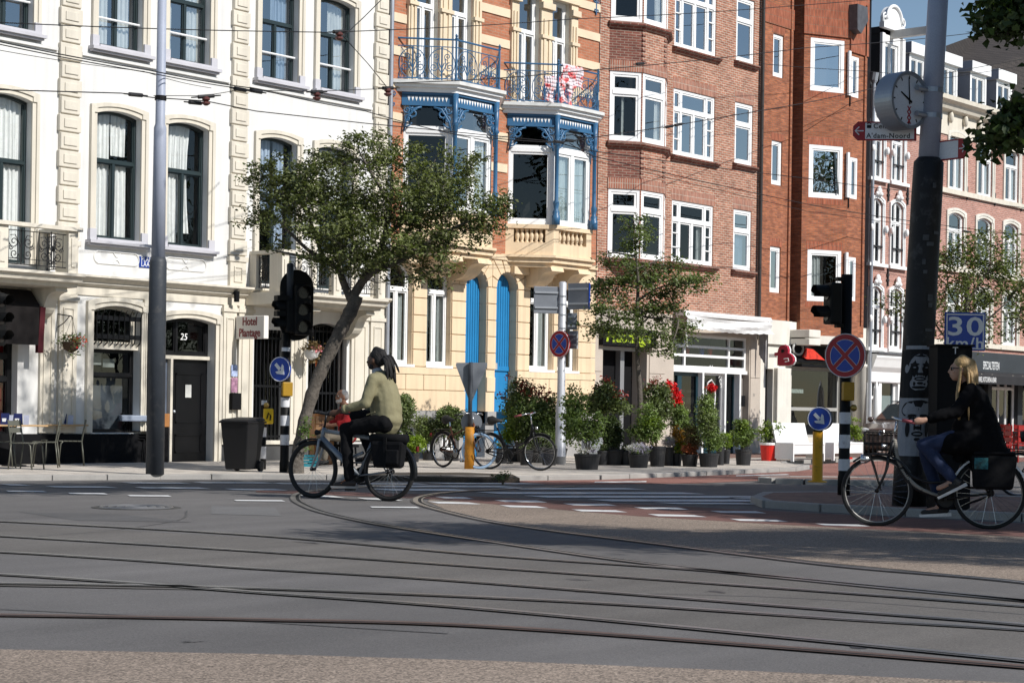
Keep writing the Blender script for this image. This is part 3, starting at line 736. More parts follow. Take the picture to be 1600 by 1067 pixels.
# barred upper window and the shop window below it
zt2=fz(180,541)
w2=window(hotel,FAC,O(G2['s0'],G2['s1'],zt2,G2['z1'],.10),-.16,CREAM,[(0,1,[])],fw=.06,g=GLASSD)
b=MB(FAC); b.box(G2['s0'],G2['s1'],-.22,-.05,zt2-.06,zt2+.05); b.build('window_transom',CREAM,hotel)
w3=window(hotel,FAC,O(G2['s0'],G2['s1'],G2['z0'],zt2-.06),-.20,BLACKP,[(0,.70,[]),(.70,1,[])],fw=.04,g=GLASSD)
q=MB(FAC); q.box(G2['s0']+.08,G2['s1']-.1,-.42,-.40,G2['z0']+.05,G2['z0']+(zt2-G2['z0'])*.68); q.build('panel',mat('grey_board',(.16,.17,.20),.7,.15),w3)
q=MB(FAC); q.box(G2['s0']+.26,G2['s0']+.52,-.40,-.38,zt2-.36,zt2-.12); q.box(G2['s0']+.56,G2['s0']+.84,-.40,-.38,zt2-.40,zt2-.24); q.build('paper_notice',mat('paper',(.55,.55,.52),.9,.05),w3)
gb=box_part(hotel,FAC,'window_grille',BLACKP,G2['s0']+.03,G2['s1']-.03,.03,.07,fz(180,530),fz(180,523))
q=MB(FAC); q.box(G2['s0']+.03,G2['s1']-.03,.03,.07,fz(180,501),fz(180,494)); q.build('cross_bar',BLACKP,gb)
for i in range(9):
 s=G2['s0']+.05+(G2['s1']-G2['s0']-.1)*i/8; q=MB(FAC); zt_=fz(180,486); zb_=fz(180,536)
 q.tube([(s,-.03,zb_-.05),(s,.05,zb_),(s,.075,zb_+.12),(s,.075,zt_-.14),(s,.10,zt_-.05),(s,.16,zt_+.02)],[.013,.013,.013,.013,.010,.004],6); q.build('bar',BLACKP,gb)
# front door 25
ztr=fz(300,556)
wt=window(hotel,FAC,O(G3['s0'],G3['s1'],ztr,G3['z1'],.09),-.20,BLACKP,[(0,1,[.36])],fw=.07,g=GLASSD,name='transom_light')
text_on('25',.19,FAC,fx(297,527),-.185,fz(297,526.5),WPAINT,wt,'house_number',.003,shear=.15)
box_part(hotel,FAC,'door_transom',CREAM,G3['s0'],G3['s1'],-.26,-.12,ztr-.07,ztr)
sd=fx(276,620)
fm=MB(FAC); fm.box(sd-.06,sd,-.26,-.12,PV,ztr-.07); fm.build('door_post',CREAM,hotel)
b=MB(FAC); b.box(G3['s0'],sd-.06,-.27,-.22,PV,ztr-.07); b.build('side_panel',mat('slate_panel',(.10,.12,.16),.5,.1),hotel)
dr=MB(FAC); dr.box(sd+.004,G3['s1'],-.27,-.21,PV,ztr-.074); door=dr.build('door',mat('black_gloss',(.006,.006,.007),.3,.1,spec=.3),hotel)
dw=G3['s1']-sd
for za,zb in ((.25,.62),(.85,ztr-.35)):
 f=MB(FAC); a,c=sd+.14,G3['s1']-.14
 f.box(a,c,-.212,-.195,za,za+.03); f.box(a,c,-.212,-.195,zb-.03,zb); f.box(a,a+.03,-.212,-.195,za,zb); f.box(c-.03,c,-.212,-.195,za,zb); f.build('door_panel',MATS['black_gloss'],door)
f=MB(FAC); f.box(sd+dw*.40,sd+dw*.56,-.20,-.192,fz(300,621),fz(300,601)); f.build('notice',mat('paper',(.6,.6,.6)),door)
f=MB(FAC); f.ball((sd+.08,-.17,fz(281,643)),.035); f.build('door_knob',STEELG,door,smooth=True)
# hotel gates: barred openings
for o,nb in ((G4,9),(G5,10)):
 gt=MB(FAC)
 zz0=o['z0']+.06; gt.box(o['s0'],o['s1'],-.12,-.09,zz0,zz0+.045)
 gt=gt.build('barred_gate',BLACKP,hotel)
 for z in (o['z0']+(o['z1']-o['z0'])*.48,o['z1']-.2):q=MB(FAC); q.box(o['s0'],o['s1'],-.12,-.09,z,z+.045); q.build('gate_rail',BLACKP,gt)
 for i in range(nb):
  s=o['s0']+(o['s1']-o['s0'])*(i+.5)/nb; q=MB(FAC); q.box(s-.013,s+.013,-.125,-.085,o['z0'],o['z1']-o['rise']*.7); q.build('bar',BLACKP,gt)
 pn=MB(FAC); pn.quad((o['s0'],-.26,o['z0']),(o['s0'],-.26,o['z1']),(o['s1'],-.26,o['z1']),(o['s1'],-.26,o['z0'])); pn.build('gate_glass',GLASSD,gt)
q=MB(FAC); q.box(fx(516,560),fx(537,560),-.5,-.48,fz(525,574),fz(525,560)); q.build('orange_notice',mat('orange_print',(.75,.13,.02),.6,.1),hotel)
# small fittings of the facade
q=MB(FAC); q.box(fx(355,625),fx(369,625),.065,.16,fz(362,640),fz(362,614)); q.build('letter_box',BLACKM,hotel,bevel=.01)
q=MB(FAC); q.box(fx(357,580),fx(366.5,580),.082,.09,fz(362,588),fz(362,570)); q.build('poster',mat('poster_blue',(.35,.42,.62),.6,.35,9,.3,25),hotel)
q=MB(FAC); q.box(fx(357,600),fx(366.5,600),.082,.09,fz(362,613),fz(362,590)); q.build('poster',mat('poster_red',(.42,.22,.32),.6,.5,9,.3,25),hotel)
q=MB(FAC); q.lathe([(.055,-.12),(.06,.1)],(fx(358.5,463),.22,fz(358,463)),10); q.box(fx(358.5,463)-.02,fx(358.5,463)+.02,.0,.18,fz(358,460),fz(358,458)); q.build('wall_camera',BLACKM,hotel)
# ---- balconies
def balcony(xa,xc,zf,zt_,posts,sides,dep=1.0):
 ba=MB(FAC); ba.prism([(0,zf),(dep+.1,zf),(dep+.1,zf-.05),(dep+.03,zf-.08),(dep,zf-.16),(dep-.12,zf-.17),(dep-.14,zf-.24),(0,zf-.26)],xa-.1,xc+.1,'s')
 ba=ba.build('balcony',CREAM,hotel)
 r=MB(FAC); r.box(xa-.06,xc+.06,dep-.13,dep+.06,zt_-.07,zt_)
 for s_ in sides:r.box(s_-.09,s_+.09,0,dep-.131,zt_-.07,zt_)
 r.build('coping',CREAM,ba)
 P=[]
 for p0,p1 in posts:
  q=MB(FAC); q.box(p0,p1,dep-.16,dep+.0,zf,zt_-.07); q.build('post',CREAM,ba,bevel=.008)
  f=MB(FAC); e=(p1-p0)*.28; f.box(p0+e,p1-e,dep+.001,dep+.02,zf+.12,zt_-.2); f.build('post_panel',CREAM,ba)
  P.append((p0,p1))
 for (a0,a1),(b0,b1) in zip(P,P[1:]):grille(ba,FAC,a1,b0,zf+.04,zt_-.09,dep-.08,IRON)
 for s_ in sides:
  Fs=Frame(s_,0,0,-math.pi/2)
  w0=MB(FAC); w0.box(s_-.08,s_+.08,0,.2,zf,zt_-.07); w0.build('side_post',CREAM,ba,bevel=.008)
  w0=MB(FAC); w0.box(s_-.08,s_+.08,dep-.40,dep-.162,zf,zt_-.07); w0.build('side_post',CREAM,ba,bevel=.008)
  grille(ba,Fs,.2,dep-.40,zf+.04,zt_-.09,0,IRON)
 return ba
xc=fx(122,400,-1.0); zf=fz(118,428,-1.0); zt_=fz(118,356,-1.0)
balcony(16.2,xc,zf,zt_,[(16.2,16.45),(fx(2,400,-1)-.12,fx(13,400,-1)),(fx(107,400,-1),xc)],[xc-.1])
xa=fx(441,420,-1.0); xe=fx(598,420,-1.0); zf=fz(446,456,-1.0); zt_=fz(446,390,-1.0)
balcony(xa,xe,zf,zt_,[(xa,fx(452,420,-1)),(fx(522,420,-1),fx(534,420,-1)),(fx(592,420,-1),xe)],[xa+.1])
# scrolled consoles under the balconies
def console(parent,F,s0,s1,zt_,dep,h,m,name='console'):
 pr=[(0,zt_),(dep,zt_)]
 for i in range(13):
  t=i/12; pr.append((dep*(1-t)**.9*(1-.12*math.sin(t*math.pi*2))+.04,zt_-.1-(h-.1)*(t-.10*math.sin(2*math.pi*t))))
 pr.append((0,zt_-h))
 b=MB(F); b.prism(pr,s0,s1,'s'); return b.build(name,m,parent)
for u_ in (62,462,548):s_=fx(u_,460,-.3); console(hotel,FAC,s_,s_+.26,fz(118,447,-1) if u_<100 else fz(446,474,-1),.75,.62,CREAM)
# downpipe at the party wall
q=MB(FAC); q.tube([(30.66,.08,.1),(30.66,.08,H1)],.05,8); q.build('downpipe',mat('zinc',(.36,.38,.42),.4,.1,metal=.5),hotel)

# ================================================================== yellow townhouse with blue ironwork
YX0,YX1=30.70,38.42
town=thing('oriel_townhouse','yellow and orange brick townhouse with two oriels, blue iron columns and blue arched doors','building',(34.5,0,0))
HY=15.0
ZS=fz(740,448)                     # spring of the ground floor arches
def gop(u0,u1,vt,vb):
 s0,s1=fx(u0,540),fx(u1,540); return O(s0,s1,vb if vb<5 else fz((u0+u1)/2,vb),ZS+(s1-s0)/2,(s1-s0)/2)
zsill=fz(680,571)
wA=O(fx(605.5,540),fx(644,540),zsill,0,0); wB=O(fx(665,540),fx(704,540),zsill,0,0)
dA=O(fx(726,540),fx(760,540),PV,0,0); dB=O(fx(773.5,540),fx(807,540),PV,0,0)
wC=O(fx(826,540),fx(863.5,540),zsill,0,0); wD=O(fx(870,540),fx(902,540),zsill,0,0)
for o in (wA,wB,dA,dB,wC,wD):o['rise']=(o['s1']-o['s0'])/2; o['z1']=ZS+o['rise']
ZB=fz(740,398)                     # where the ground floor ends
ZPL=fz(700,642)
wall(town,FAC,YX0,YX1,ZPL,ZB,[wA,wB,wC,wD,O(dA['s0'],dA['s1'],ZPL,dA['z1'],dA['rise']),O(dB['s0'],dB['s1'],ZPL,dB['z1'],dB['rise'])],YELLOW,.34)
# grey stone plinth with small basement lights
pl=MB(FAC)
segs=[(YX0,dA['s0']),(dA['s1'],dB['s0']),(dB['s1'],YX1)]
for a,c in segs:pl.box(a,c,0,.07,ZPL-.28,ZPL)
pl.build('plinth_band',STONE,town)
wall(town,FAC,YX0,YX1,0,ZPL-.28,[O(YX0+.25,YX0+1.7,.25,ZPL-.34),O(YX0+1.9,dA['s0']-.15,.25,ZPL-.34),O(dA['s0'],dA['s1'],0,ZPL-.28),O(dB['s0'],dB['s1'],0,ZPL-.28),O(wC['s0'],wC['s1']+.6,.25,ZPL-.34)],STONE,.25,name='basement_wall')
for a,c in ((YX0+.25,YX0+1.7),(YX0+1.9,dA['s0']-.15),(wC['s0'],wC['s1']+.6)):window(town,FAC,O(a,c,.25,ZPL-.34),-.16,WPAINT,[(0,1,[.33,.66])],fw=.04,bar=.03,g=GLASSD,name='basement_window')
# ground floor windows and doors
for o,cu in ((wA,[(.72,1,0,.68)]),(wB,[(.1,.42,0,.72),(.8,1,0,.7)]),(wC,[(.5,1,0,.7)]),(wD,[(0,.4,0,.7)])):
 fr=(ZS-.22-o['z0'])/(o['z1']-o['z0'])
 window(town,FAC,o,-.14,WPAINT,[(0,fr,[.5]),(fr,1,[])],fw=.06,bar=.07,sash=.035,g=GLASSD,curt=cu)
 b=MB(FAC); b.box(o['s0']-.03,o['s1']+.03,-.1,.06,o['z0']-.06,o['z0']+.002); b.build('window_sill',WPAINT,town)
for o in (dA,dB):
 dr=MB(FAC); A=arc_pts(o['s0'],o['s1'],ZS,o['rise']); dr.prism([(o['s0'],PV),(o['s1'],PV)]+list(reversed(A)),-.30,-.25,'d'); dr=dr.build('door',BLUED,town)
 zm=fz(790,576); n=9
 for i in range(n):                 # grooved boards above the lock rail
  a=o['s0']+(o['s1']-o['s0'])*i/n; c=o['s0']+(o['s1']-o['s0'])*(i+1)/n; m_=(a+c)/2
  R_=o['rise']; cs=(o['s0']+o['s1'])/2; zt_=ZS+math.sqrt(max(0,R_*R_-max(abs(a-cs),abs(c-cs))**2))-.01
  q=MB(FAC); q.box(a+.008,c-.008,-.25,-.225,zm+.06,zt_); q.build('door_board',BLUED,dr)
 q=MB(FAC); q.box(o['s0'],o['s1'],-.25,-.21,zm-.05,zm+.06); q.build('lock_rail',BLUED,dr)
 for z0,z1 in ((.35,1.0),(1.1,zm-.15)):
  q=MB(FAC); q.box(o['s0']+.14,o['s1']-.14,-.25,-.235,z0,z1); q.build('door_panel',BLUED,dr,bevel=.01)
 q=MB(FAC); q.ball((o['s0']+.12,-.20,zm-.25),.03); q.build('door_knob',STEELG,dr,smooth=True)
q=MB(FAC); q.box(fx(775,573)+.05,fx(783,573),-.27,-.12,fz(780,577),fz(780,567)); q.build('door_closer',mat('grey_metal_box',(.42,.40,.37),.5),town)
# rusticated stone blocks: piers, course by course
zc=fz(680,574); zt_=ZS+.02
piers=[(YX0,wA['s0']),(wA['s1'],wB['s0']),(wB['s1'],dA['s0']),(dA['s1'],dB['s0']),(dB['s1'],wC['s0']),(wC['s1'],wD['s0']),(wD['s1'],YX1)]
nC=5; hC=(zt_-zc)/nC
for a,c in piers:
 for k in range(nC):
  if c-a<.06:continue
  q=MB(FAC); q.box(a+.004,c-.004,.0,.035,zc+k*hC+.009,zc+(k+1)*hC-.009); q.build('stone_block',YELLOW,town,bevel=.012)
# reveal courses cast their joints too
for o in (dA,dB,wA,wB,wC,wD):
 for k in range(nC):
  q=MB(FAC); q.box(o['s1']-.012,o['s1']+.001,-.25 if o in (dA,dB) else-.13,-.003,zc+k*hC+.009,zc+(k+1)*hC-.009); q.build('reveal_block',YELLOW,town)
# voussoirs round every arch, split at the middle of narrow piers
allo=[wA,wB,dA,dB,wC,wD]
for i,o in enumerate(allo):
 cs=(o['s0']+o['s1'])/2; R_=o['rise']
 l_=(o['s0']-(allo[i-1]['s1'] if i else YX0))/2; r_=((allo[i+1]['s0'] if i<5 else YX1)-o['s1'])/2
 n=7
 for k in range(n):
  a0=math.pi-math.pi*k/n-.022; a1=math.pi-math.pi*(k+1)/n+.022
  def outer(a):
   lim=(r_ if math.cos(a)>0 else l_)-.008+R_
   x=math.cos(a); y=math.sin(a); q=min(R_+.62,lim/max(abs(x),1e-3)); return min(q,R_+.62)
  pts=[(cs+R_*math.cos(a0),ZS+.02+R_*math.sin(a0)),(cs+R_*math.cos((a0+a1)/2),ZS+.02+R_*math.sin((a0+a1)/2)),(cs+R_*math.cos(a1),ZS+.02+R_*math.sin(a1))]
  pts+=[(cs+outer(a)*math.cos(a),min(ZB-.03,ZS+.02+outer(a)*math.sin(a))) for a in (a1,(a0+a1)/2,a0)]
  q=MB(FAC); q.prism(pts,0,.035,'d'); q.build('voussoir',YELLOW,town,bevel=.01)
# base courses under the sills
zb0=fz(700,610); zb1=fz(700,587)
box_part(town,FAC,'sill_band',YELLOW,YX0,dA['s0'],0,.05,zb1+.012,zc-.005); box_part(town,FAC,'sill_band',YELLOW,dB['s1'],YX1,0,.05,zb1+.012,zc-.005)
box_part(town,FAC,'base_band',YELLOW,YX0,dA['s0'],0,.045,ZPL+.005,zb0-.012); box_part(town,FAC,'base_band',YELLOW,dB['s1'],YX1,0,.045,ZPL+.005,zb0-.012)
for a,c in ((YX0,dA['s0']),(dA['s1'],dB['s0']),(dB['s1'],YX1)):
 n=max(1,round((c-a)/.62)); s=a; wd=(c-a)/n
 e=[a+wd*i+(random.uniform(-.1,.1) if 0<i<n else 0) for i in range(n+1)]
 for i in range(n):
  q=MB(FAC); q.box(e[i]+.006,e[i+1]-.006,0,.035,zb0,zb1); q.build('stone_block',YELLOW,town,bevel=.012)
q=MB(FAC); q.box(YX0,YX1,0,.07,ZB-.05,ZB+.07); q.build('string_course',YELLOW,town)
# ---- upper storeys: orange brick with cream bands
DEPB=.80; AL=rad(43); DX=DEPB/math.tan(AL)
b1=fx(708,200,-DEPB); b1r=fx(772,200,-DEPB); b2=fx(867,250,-DEPB); b2r=fx(926,250,-DEPB)
zslab1=fz(708,146,-DEPB); zslab2=fz(868,181,-DEPB)
ZSL=(zslab1+zslab2)/2           # underside of the oriel roofs
ZBT=fz(868,352,-DEPB)             # top of the balustrade
ZBB=fz(868,410,-DEPB)             # underside of the oriel floor
ROOFTOP=ZSL+.28
up=[]
for (u0,u1,v,vt) in ((648,684,80,-8),(703,736,85,-2),(808,842,112,10),(860,889,120,22)):
 up.append(O(fx(u0,60),fx(u1,60),ROOFTOP+.05,ROOFTOP+2.75))
opb=[O(b1-DX*.9,b1r+DX*.6,ZBB+.3,ZSL-.1),O(b2-DX*.9,min(b2r+DX*.6,YX1-.05),ZBB+.3,ZSL-.1)]
wall(town,FAC,YX0,YX1,ZB,HY,up+opb,ORANGEB,.20,uv=True,revm=CREAM)
body(town,YX0,YX1,HY)
k=0; z=fz(618,183)
while z<HY:
 edges=[YX0]+sorted(sum([[o['s0']-.30,o['s1']+.30] for o in up],[]))+[YX1] if z>ROOFTOP else [YX0,b1-DX,b1r+.2,b2-DX,YX1-.0,YX1]
 for a,c in zip(edges[::2],edges[1::2]):
  if c-a>.12:q=MB(FAC); q.box(a,c,0,.03,z-.10,z+.10); q.build('stone_band',mat('cream_stone',(.68,.56,.40),.8,.06,bump=.08),town)
 z+=.745
CST=MATS['cream_stone']
z=fz(618,183)-.745
while z>ZBT:
 for a,c in ((YX0,b1-DX),(b1r+.2,b2-DX)):
  q=MB(FAC); q.box(a,c,0,.03,z-.10,z+.10); q.build('stone_band',CST,town)
 z-=.745
for o in up:
 window(town,FAC,o,-.12,WPAINT,[(0,.66,[.5]),(.66,1,[])],fw=.055,bar=.06,sash=.045,g=GLASS,curt=[(0,.3,0,.66,CURTAIN2)])
for a,c in ((up[0]['s0']-.28,up[0]['s0']-.01),(up[0]['s1']+.01,up[1]['s0']-.01),(up[1]['s1']+.01,up[1]['s1']+.30),(up[2]['s0']-.28,up[2]['s0']-.01),(up[2]['s1']+.01,up[3]['s0']-.01),(up[3]['s1']+.01,up[3]['s1']+.28)):
 q=MB(FAC); q.box(a,c,0,.07,ROOFTOP,ROOFTOP+2.75); m_=(a+c)/2; w_=(c-a)
 q.box(m_-w_*.32,m_-w_*.12,.07,.10,ROOFTOP+.15,ROOFTOP+2.2); q.box(m_+w_*.12,m_+w_*.32,.07,.10,ROOFTOP+.15,ROOFTOP+2.2); q.box(a-.02,c+.02,0,.13,ROOFTOP+1.72,ROOFTOP+1.80); q.box(a-.03,c+.03,0,.15,ROOFTOP+2.45,ROOFTOP+2.6)
 q.build('carved_pilaster',CST,town)
for a,c in ((up[0]['s0']-.32,up[1]['s1']+.34),(up[2]['s0']-.32,up[3]['s1']+.32)):
 q=MB(FAC); q.box(a,c,0,.12,ROOFTOP+2.75,ROOFTOP+3.0); q.box(a-.05,c+.05,0,.2,ROOFTOP+3.0,ROOFTOP+3.1); q.build('lintel',CST,town)
def anchor(s,z,m=BLUEI):
 q=MB(FAC); q.tube([(s,.03,z-.22),(s,.03,z+.25)],.022,6)
 for sg in (-1,1):
  q.tube([(s+p[0]*sg,.035,z+p[1]) for p in spiral((.06,.12),.07,1.1,math.pi,-1)],.014,5); q.tube([(s+p[0]*sg,.035,z+p[1]) for p in spiral((.05,-.10),.05,1.1,math.pi,1)],.012,5)
 q.build('wall_anchor',m,town)
anchor(fx(611,155),fz(611,155)); anchor(YX1-.18,fz(921,8))
# ---- the two oriels
def trap(c0,c1,off=0.0,wall_d=0.0):
 o2=off*math.tan((math.pi/2-(math.pi/2-AL))/2)
 return [(c0-DX-off/math.sin(AL),0),(c0-o2,-(DEPB+off)),(c1+o2,-(DEPB+off)),(c1+DX+off/math.sin(AL),0)]
def slab(c0,c1,off,z0,z1,m,name,parent=town):
 q=MB(); q.prism([(x,y) for x,y in trap(c0,c1,off)],z0,z1,'z'); return q.build(name,m,parent)
def iron_scroll(b,F,s,d,z,w_,h,sg):
 """scrolled bracket in the corner of column and beam"""
 def T(pts,r):b.tube([(s+sg*p[0],d,z+p[1]) for p in pts],r,6)
 T([(0,-h),(.05,-h*.6),(w_*.35,-h*.35),(w_*.55,-h*.12),(w_,-.03)],.026)
 T(spiral((w_*.52,-h*.30),h*.22,1.3,math.pi/2,1),.022); T(spiral((w_*.22,-h*.52),h*.16,1.3,0,1),.020); T(spiral((w_*.18,-h*.18),h*.14,1.2,math.pi,1),.020)
 T([(0,-h*.86),(w_*.28,-h*.80),(w_*.46,-h*.68)],.020); T([(w_*.3,-.02),(w_*.42,-h*.2),(w_*.75,-h*.14)],.02)
for bi,(c0,c1) in enumerate(((b1,b1r),(b2,b2r))):
 FL=Frame(c0-DX,0,0,-AL); LS=DEPB/math.sin(AL); FF=Frame(c0,-DEPB,0,0); FR=Frame(c1,-DEPB,0,AL); LF=c1-c0
 faces=[(FL,LS),(FF,LF),(FR,LS)]
 # floor slab, moulded underside
 slab(c0,c1,.10,ZBB+.10,ZBB+.16,YELLOW,'oriel_floor'); slab(c0,c1,.02,ZBB-.02,ZBB+.10,YELLOW,'oriel_floor'); slab(c0,c1,-.06,ZBB-.12,ZBB-.02,YELLOW,'oriel_floor')
 slab(c0,c1,.0,ZBB+.16,ZBB+.46,YELLOW,'oriel_base')
 slab(c0,c1,.03,ZBT-.10,ZBT,YELLOW,'balustrade_coping')
 core=MB();
 for F,L in faces:
  bl=MB(F); bl.box(0,.20,-.16,-.002,ZBB+.46,ZBT-.10); bl=bl.build('balustrade',YELLOW,town); q=MB(F); q.box(L-.20,L,-.16,-.002,ZBB+.46,ZBT-.10); q.build('pedestal',YELLOW,bl)
  n=6; z0=ZBB+.46; h=ZBT-.10-z0
  for i in range(n):
   s=.24+(L-.48)*(i+.5)/n; q=MB(F); r=.062
   q.lathe([(r*.85,0),(r*.85,h*.08),(r*.5,h*.1),(r*.62,h*.2),(r*.95,h*.45),(r*.85,h*.58),(r*.42,h*.76),(r*.7,h*.84),(r*.5,h*.88),(r*.9,h*.92),(r*.9,h)],(s,-.085,z0),10)
   q.build('baluster',YELLOW,bl,smooth=True)
  wl=MB(F); wl.box(0.05,L-.05,-.36,-.34,ZBB+.3,ZBT); wl.build('oriel_wall',YELLOW,town)
 # glazed bay above
 zg0,zg1=ZBT+.0,ZSL
 for fi,(F,L) in enumerate(faces):
  o=O(.02,L-.02,zg0,zg1-.02)
  if fi==0:bands=[(0,.70,[]),(.70,1,[])]
  else:bands=[(0,.70,[.5]),(.70,1,[])]
  cu={0:[],1:[(0,1,.02,.66,mat('pale_blind',(.62,.68,.68),.9,.04))] if bi else [(.62,1,0,.68)],2:[]}[fi]
  window(town,F,o,-.05,WPAINT,bands,fw=.09,bar=.10,sash=.06,g=GLASSD if fi==0 else GLASS,curt=cu,name='oriel_window')
  # blue fretwork beam with its row of pierced triangles
  fb=MB(F); fb.box(0.0,L,.005,.06,ZSL-.30,ZSL-.255); fb.box(0,L,.005,.08,ZSL-.05,ZSL); fb.box(0,L,.005,.022,ZSL-.255,ZSL-.05)
  fb=fb.build('fretwork_beam',BLUEI,town); n=11 if fi==0 else 13
  for i in range(n):
   s=.12+(L-.24)*(i+.5)/n; q=MB(F); q.prism([(s-.035,ZSL-.09),(s+.035,ZSL-.09),(s,ZSL-.20)],.022,.030,'d'); q.build('triangle',WPAINT,fb)
  for s,sg in ((.05,1),(L-.05,-1)):q=MB(F); iron_scroll(q,F,s,.05,ZSL-.30,.40,.58,sg); q.build('scroll_bracket',BLUEI,town,smooth=True)
 # blue columns on the front corners
 for s in (c0,c1):
  h=ZSL-ZBT; q=MB(); q.lathe([(.10,0),(.10,.22),(.075,.24),(.09,.30),(.055,.36),(.065,.46),(.075,.52),(.05,.60),(.05,h*.72),(.085,h*.735),(.05,h*.76),(.06,h*.80),(.075,h)],(s,-DEPB-.06,ZBT),12); q.build('iron_column',BLUEI,town,smooth=True)
 # white slab roof and the railing on it
 slab(c0,c1,.12,ZSL,ZSL+.10,WPAINT,'oriel_roof'); slab(c0,c1,.20,ZSL+.10,ZSL+.17,WPAINT,'oriel_roof'); slab(c0,c1,.27,ZSL+.17,ZSL+.25,mat('weathered_white',(.62,.62,.60),.6,.12,4),'oriel_roof')
 zr0=ZSL+.25; zr1=zr0+.95; k=.10
 P=trap(c0,c1,k); rail_=MB()
 P=[Vector((x,y,0)) for x,y in P]
 for zz_,r in ((zr1,.022),(zr1-.17,.012),(zr0+.06,.014)):rail_.tube([(p.x,p.y,zz_) for p in P],r,6)
 for p in P[1:3]:
  rail_.lathe([(.035,0),(.035,.1),(.022,.12),(.022,.95),(.04,.98),(.02,1.0),(.035,1.04),(.005,1.09)],(p.x,p.y,zr0),8)
 rl=rail_.build('iron_railing',BLUEI,town)
 for a,c in zip(P,P[1:]):
  L=(c-a).length; F=Frame(a.x,a.y,0,math.atan2(c.y-a.y,c.x-a.x)); q=MB(F)
  def T(pts,r):q.tube([(p[0],0,p[1]) for p in pts],r,5)
  n=2 if L>1.2 else 1; h=.72; z0=zr0+.06; wd=L/n
  for i in range(n):
   m_=wd*(i+.5); T([(m_,z0-.06),(m_,z0+h+.0)],.016)
   for sg in (-1,1):
    T([(m_+sg*wd*.46*math.sin(t*math.pi/10),z0+.34-.34*math.cos(t*math.pi/10) ) for t in range(11)],.011)
    T(spiral((m_+sg*wd*.27,z0+.26),.11,1.6,math.pi/2,sg),.011); T(spiral((m_+sg*wd*.20,z0+.50),.08,1.4,-math.pi/2,-sg),.010)
    T([(m_,z0+.12),(m_+sg*.10,z0+.30),(m_+sg*.07,z0+.46)],.012); T([(m_,z0+.22),(m_+sg*.06,z0+.36)],.012)
    T([(m_+sg*wd*.48,z0),(m_+sg*wd*.44,z0+.14),(m_+sg*wd*.33,z0+.10)],.009); T([(m_+sg*wd*.36,z0+.02),(m_+sg*wd*.36,z0+h)],.007)
  q.build('scrollwork',BLUEI,rl)
 # scrolled stone consoles carrying the oriel
 for s in (c0+.02,c1-.40):
  console(town,FAC,s-.12,s+.36,ZBB-.12,.80,.46,YELLOW)
 q=MB(FAC)
 q.box(c0-DX*.8,c1+DX*.5,0,.16,ZBB-.30,ZBB-.12); q.build('console_band',YELLOW,town)

# ================================================================== rose brick apartment building
RX0,RX1=38.46,46.08
brk=thing('rose_brick_apartments','rose brick apartment building with white framed windows, an angular brick bay and shop fronts below','building',(42,0,0))
HR=17.0
def rop(u0,u1,v0,v1):
 m_=(v0+v1)/2; return O(fx(u0,m_),fx(u1,m_),fz((u0+u1)/2,v1),fz((u0+u1)/2,v0))
zf1=fz(1085,249); zf2=fz(1082,413)
ST=rop(1050,1117,145,247); SN=rop(1148,1176,162,258)
ms0,ms1=fx(1051,250),fx(1116,250); ns0,ns1=fx(1147.5,250),fx(1175.5,250)
rowsR=[(fz(1087,81),fz(1087,81)+1.95,fz(1164,98),fz(1164,-2)),(fz(1084,247),fz(1084,145),fz(1162,257),fz(1162,162)),(fz(1081,412),fz(1081,317),fz(1158,422),fz(1158,328)),(fz(1087,81)+3.05,fz(1087,81)+5.0,fz(1164,98)+3.05,fz(1164,-2)+3.05)]
mains=[O(ms0,ms1,r[0],r[1]) for r in rowsR]; nars=[O(ns0,ns1,r[2],r[3]) for r in rowsR]
ALR=rad(33); DEPR=.50; DXR=DEPR/math.tan(ALR)
bc0=fx(1003,170,-DEPR); bc1=fx(1039.5,170,-DEPR)
ZSH=fz(1120,497)                  # top of the shop fronts
bayop=O(bc0-DXR+.05,bc1+DXR-.05,fz(1000,405,-DEPR)-.1,HR-.3)
wall(brk,FAC,RX0,RX1,ZSH,HR,mains+nars+[bayop],ROSEB,.12,uv=True)
body(brk,RX0,RX1,HR)
for i,o in enumerate(mains):
 window(brk,FAC,o,-.03,WPAINT,[(0,.70,[.17,.5,.83]),(.70,1,[.17,.83])],fw=.075,bar=.085,sash=.045,g=GLASSB if i!=2 else GLASSD,curt=[(.72,.82,0,.7,CURTAIN)] if i==2 else [])
 b=MB(FAC)
 for s0,s1 in ((.0,.17),(.83,1.0)):
  for f in (.24,.47):
   W=o['s1']-o['s0']; b.box(o['s0']+.09+(W-.16)*s0,o['s0']+.05+(W-.1)*s1,-.075,-.03,o['z0']+(o['z1']-o['z0'])*f-.015,o['z0']+(o['z1']-o['z0'])*f+.015)
 b.build('glazing_bar',WPAINT,brk)
for i,o in enumerate(nars):
 window(brk,FAC,o,-.03,WPAINT,[(0,.66,[]),(.66,1,[])],fw=.085,bar=.09,sash=.05,g=GLASSB,curt=[(0,.8,0,.6,CURTAIN2)] if i==2 else [])
for o in mains+nars:
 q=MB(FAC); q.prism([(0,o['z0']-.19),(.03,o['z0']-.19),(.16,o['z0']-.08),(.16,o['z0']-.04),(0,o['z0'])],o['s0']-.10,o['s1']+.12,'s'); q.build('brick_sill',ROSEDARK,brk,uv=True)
 q=MB(FAC); q.box(o['s0']-.05,o['s1']+.05,0,.004,o['z1']+.005,o['z1']+.30); q.build('soldier_lintel',ROSESOLD,brk,uv=True)
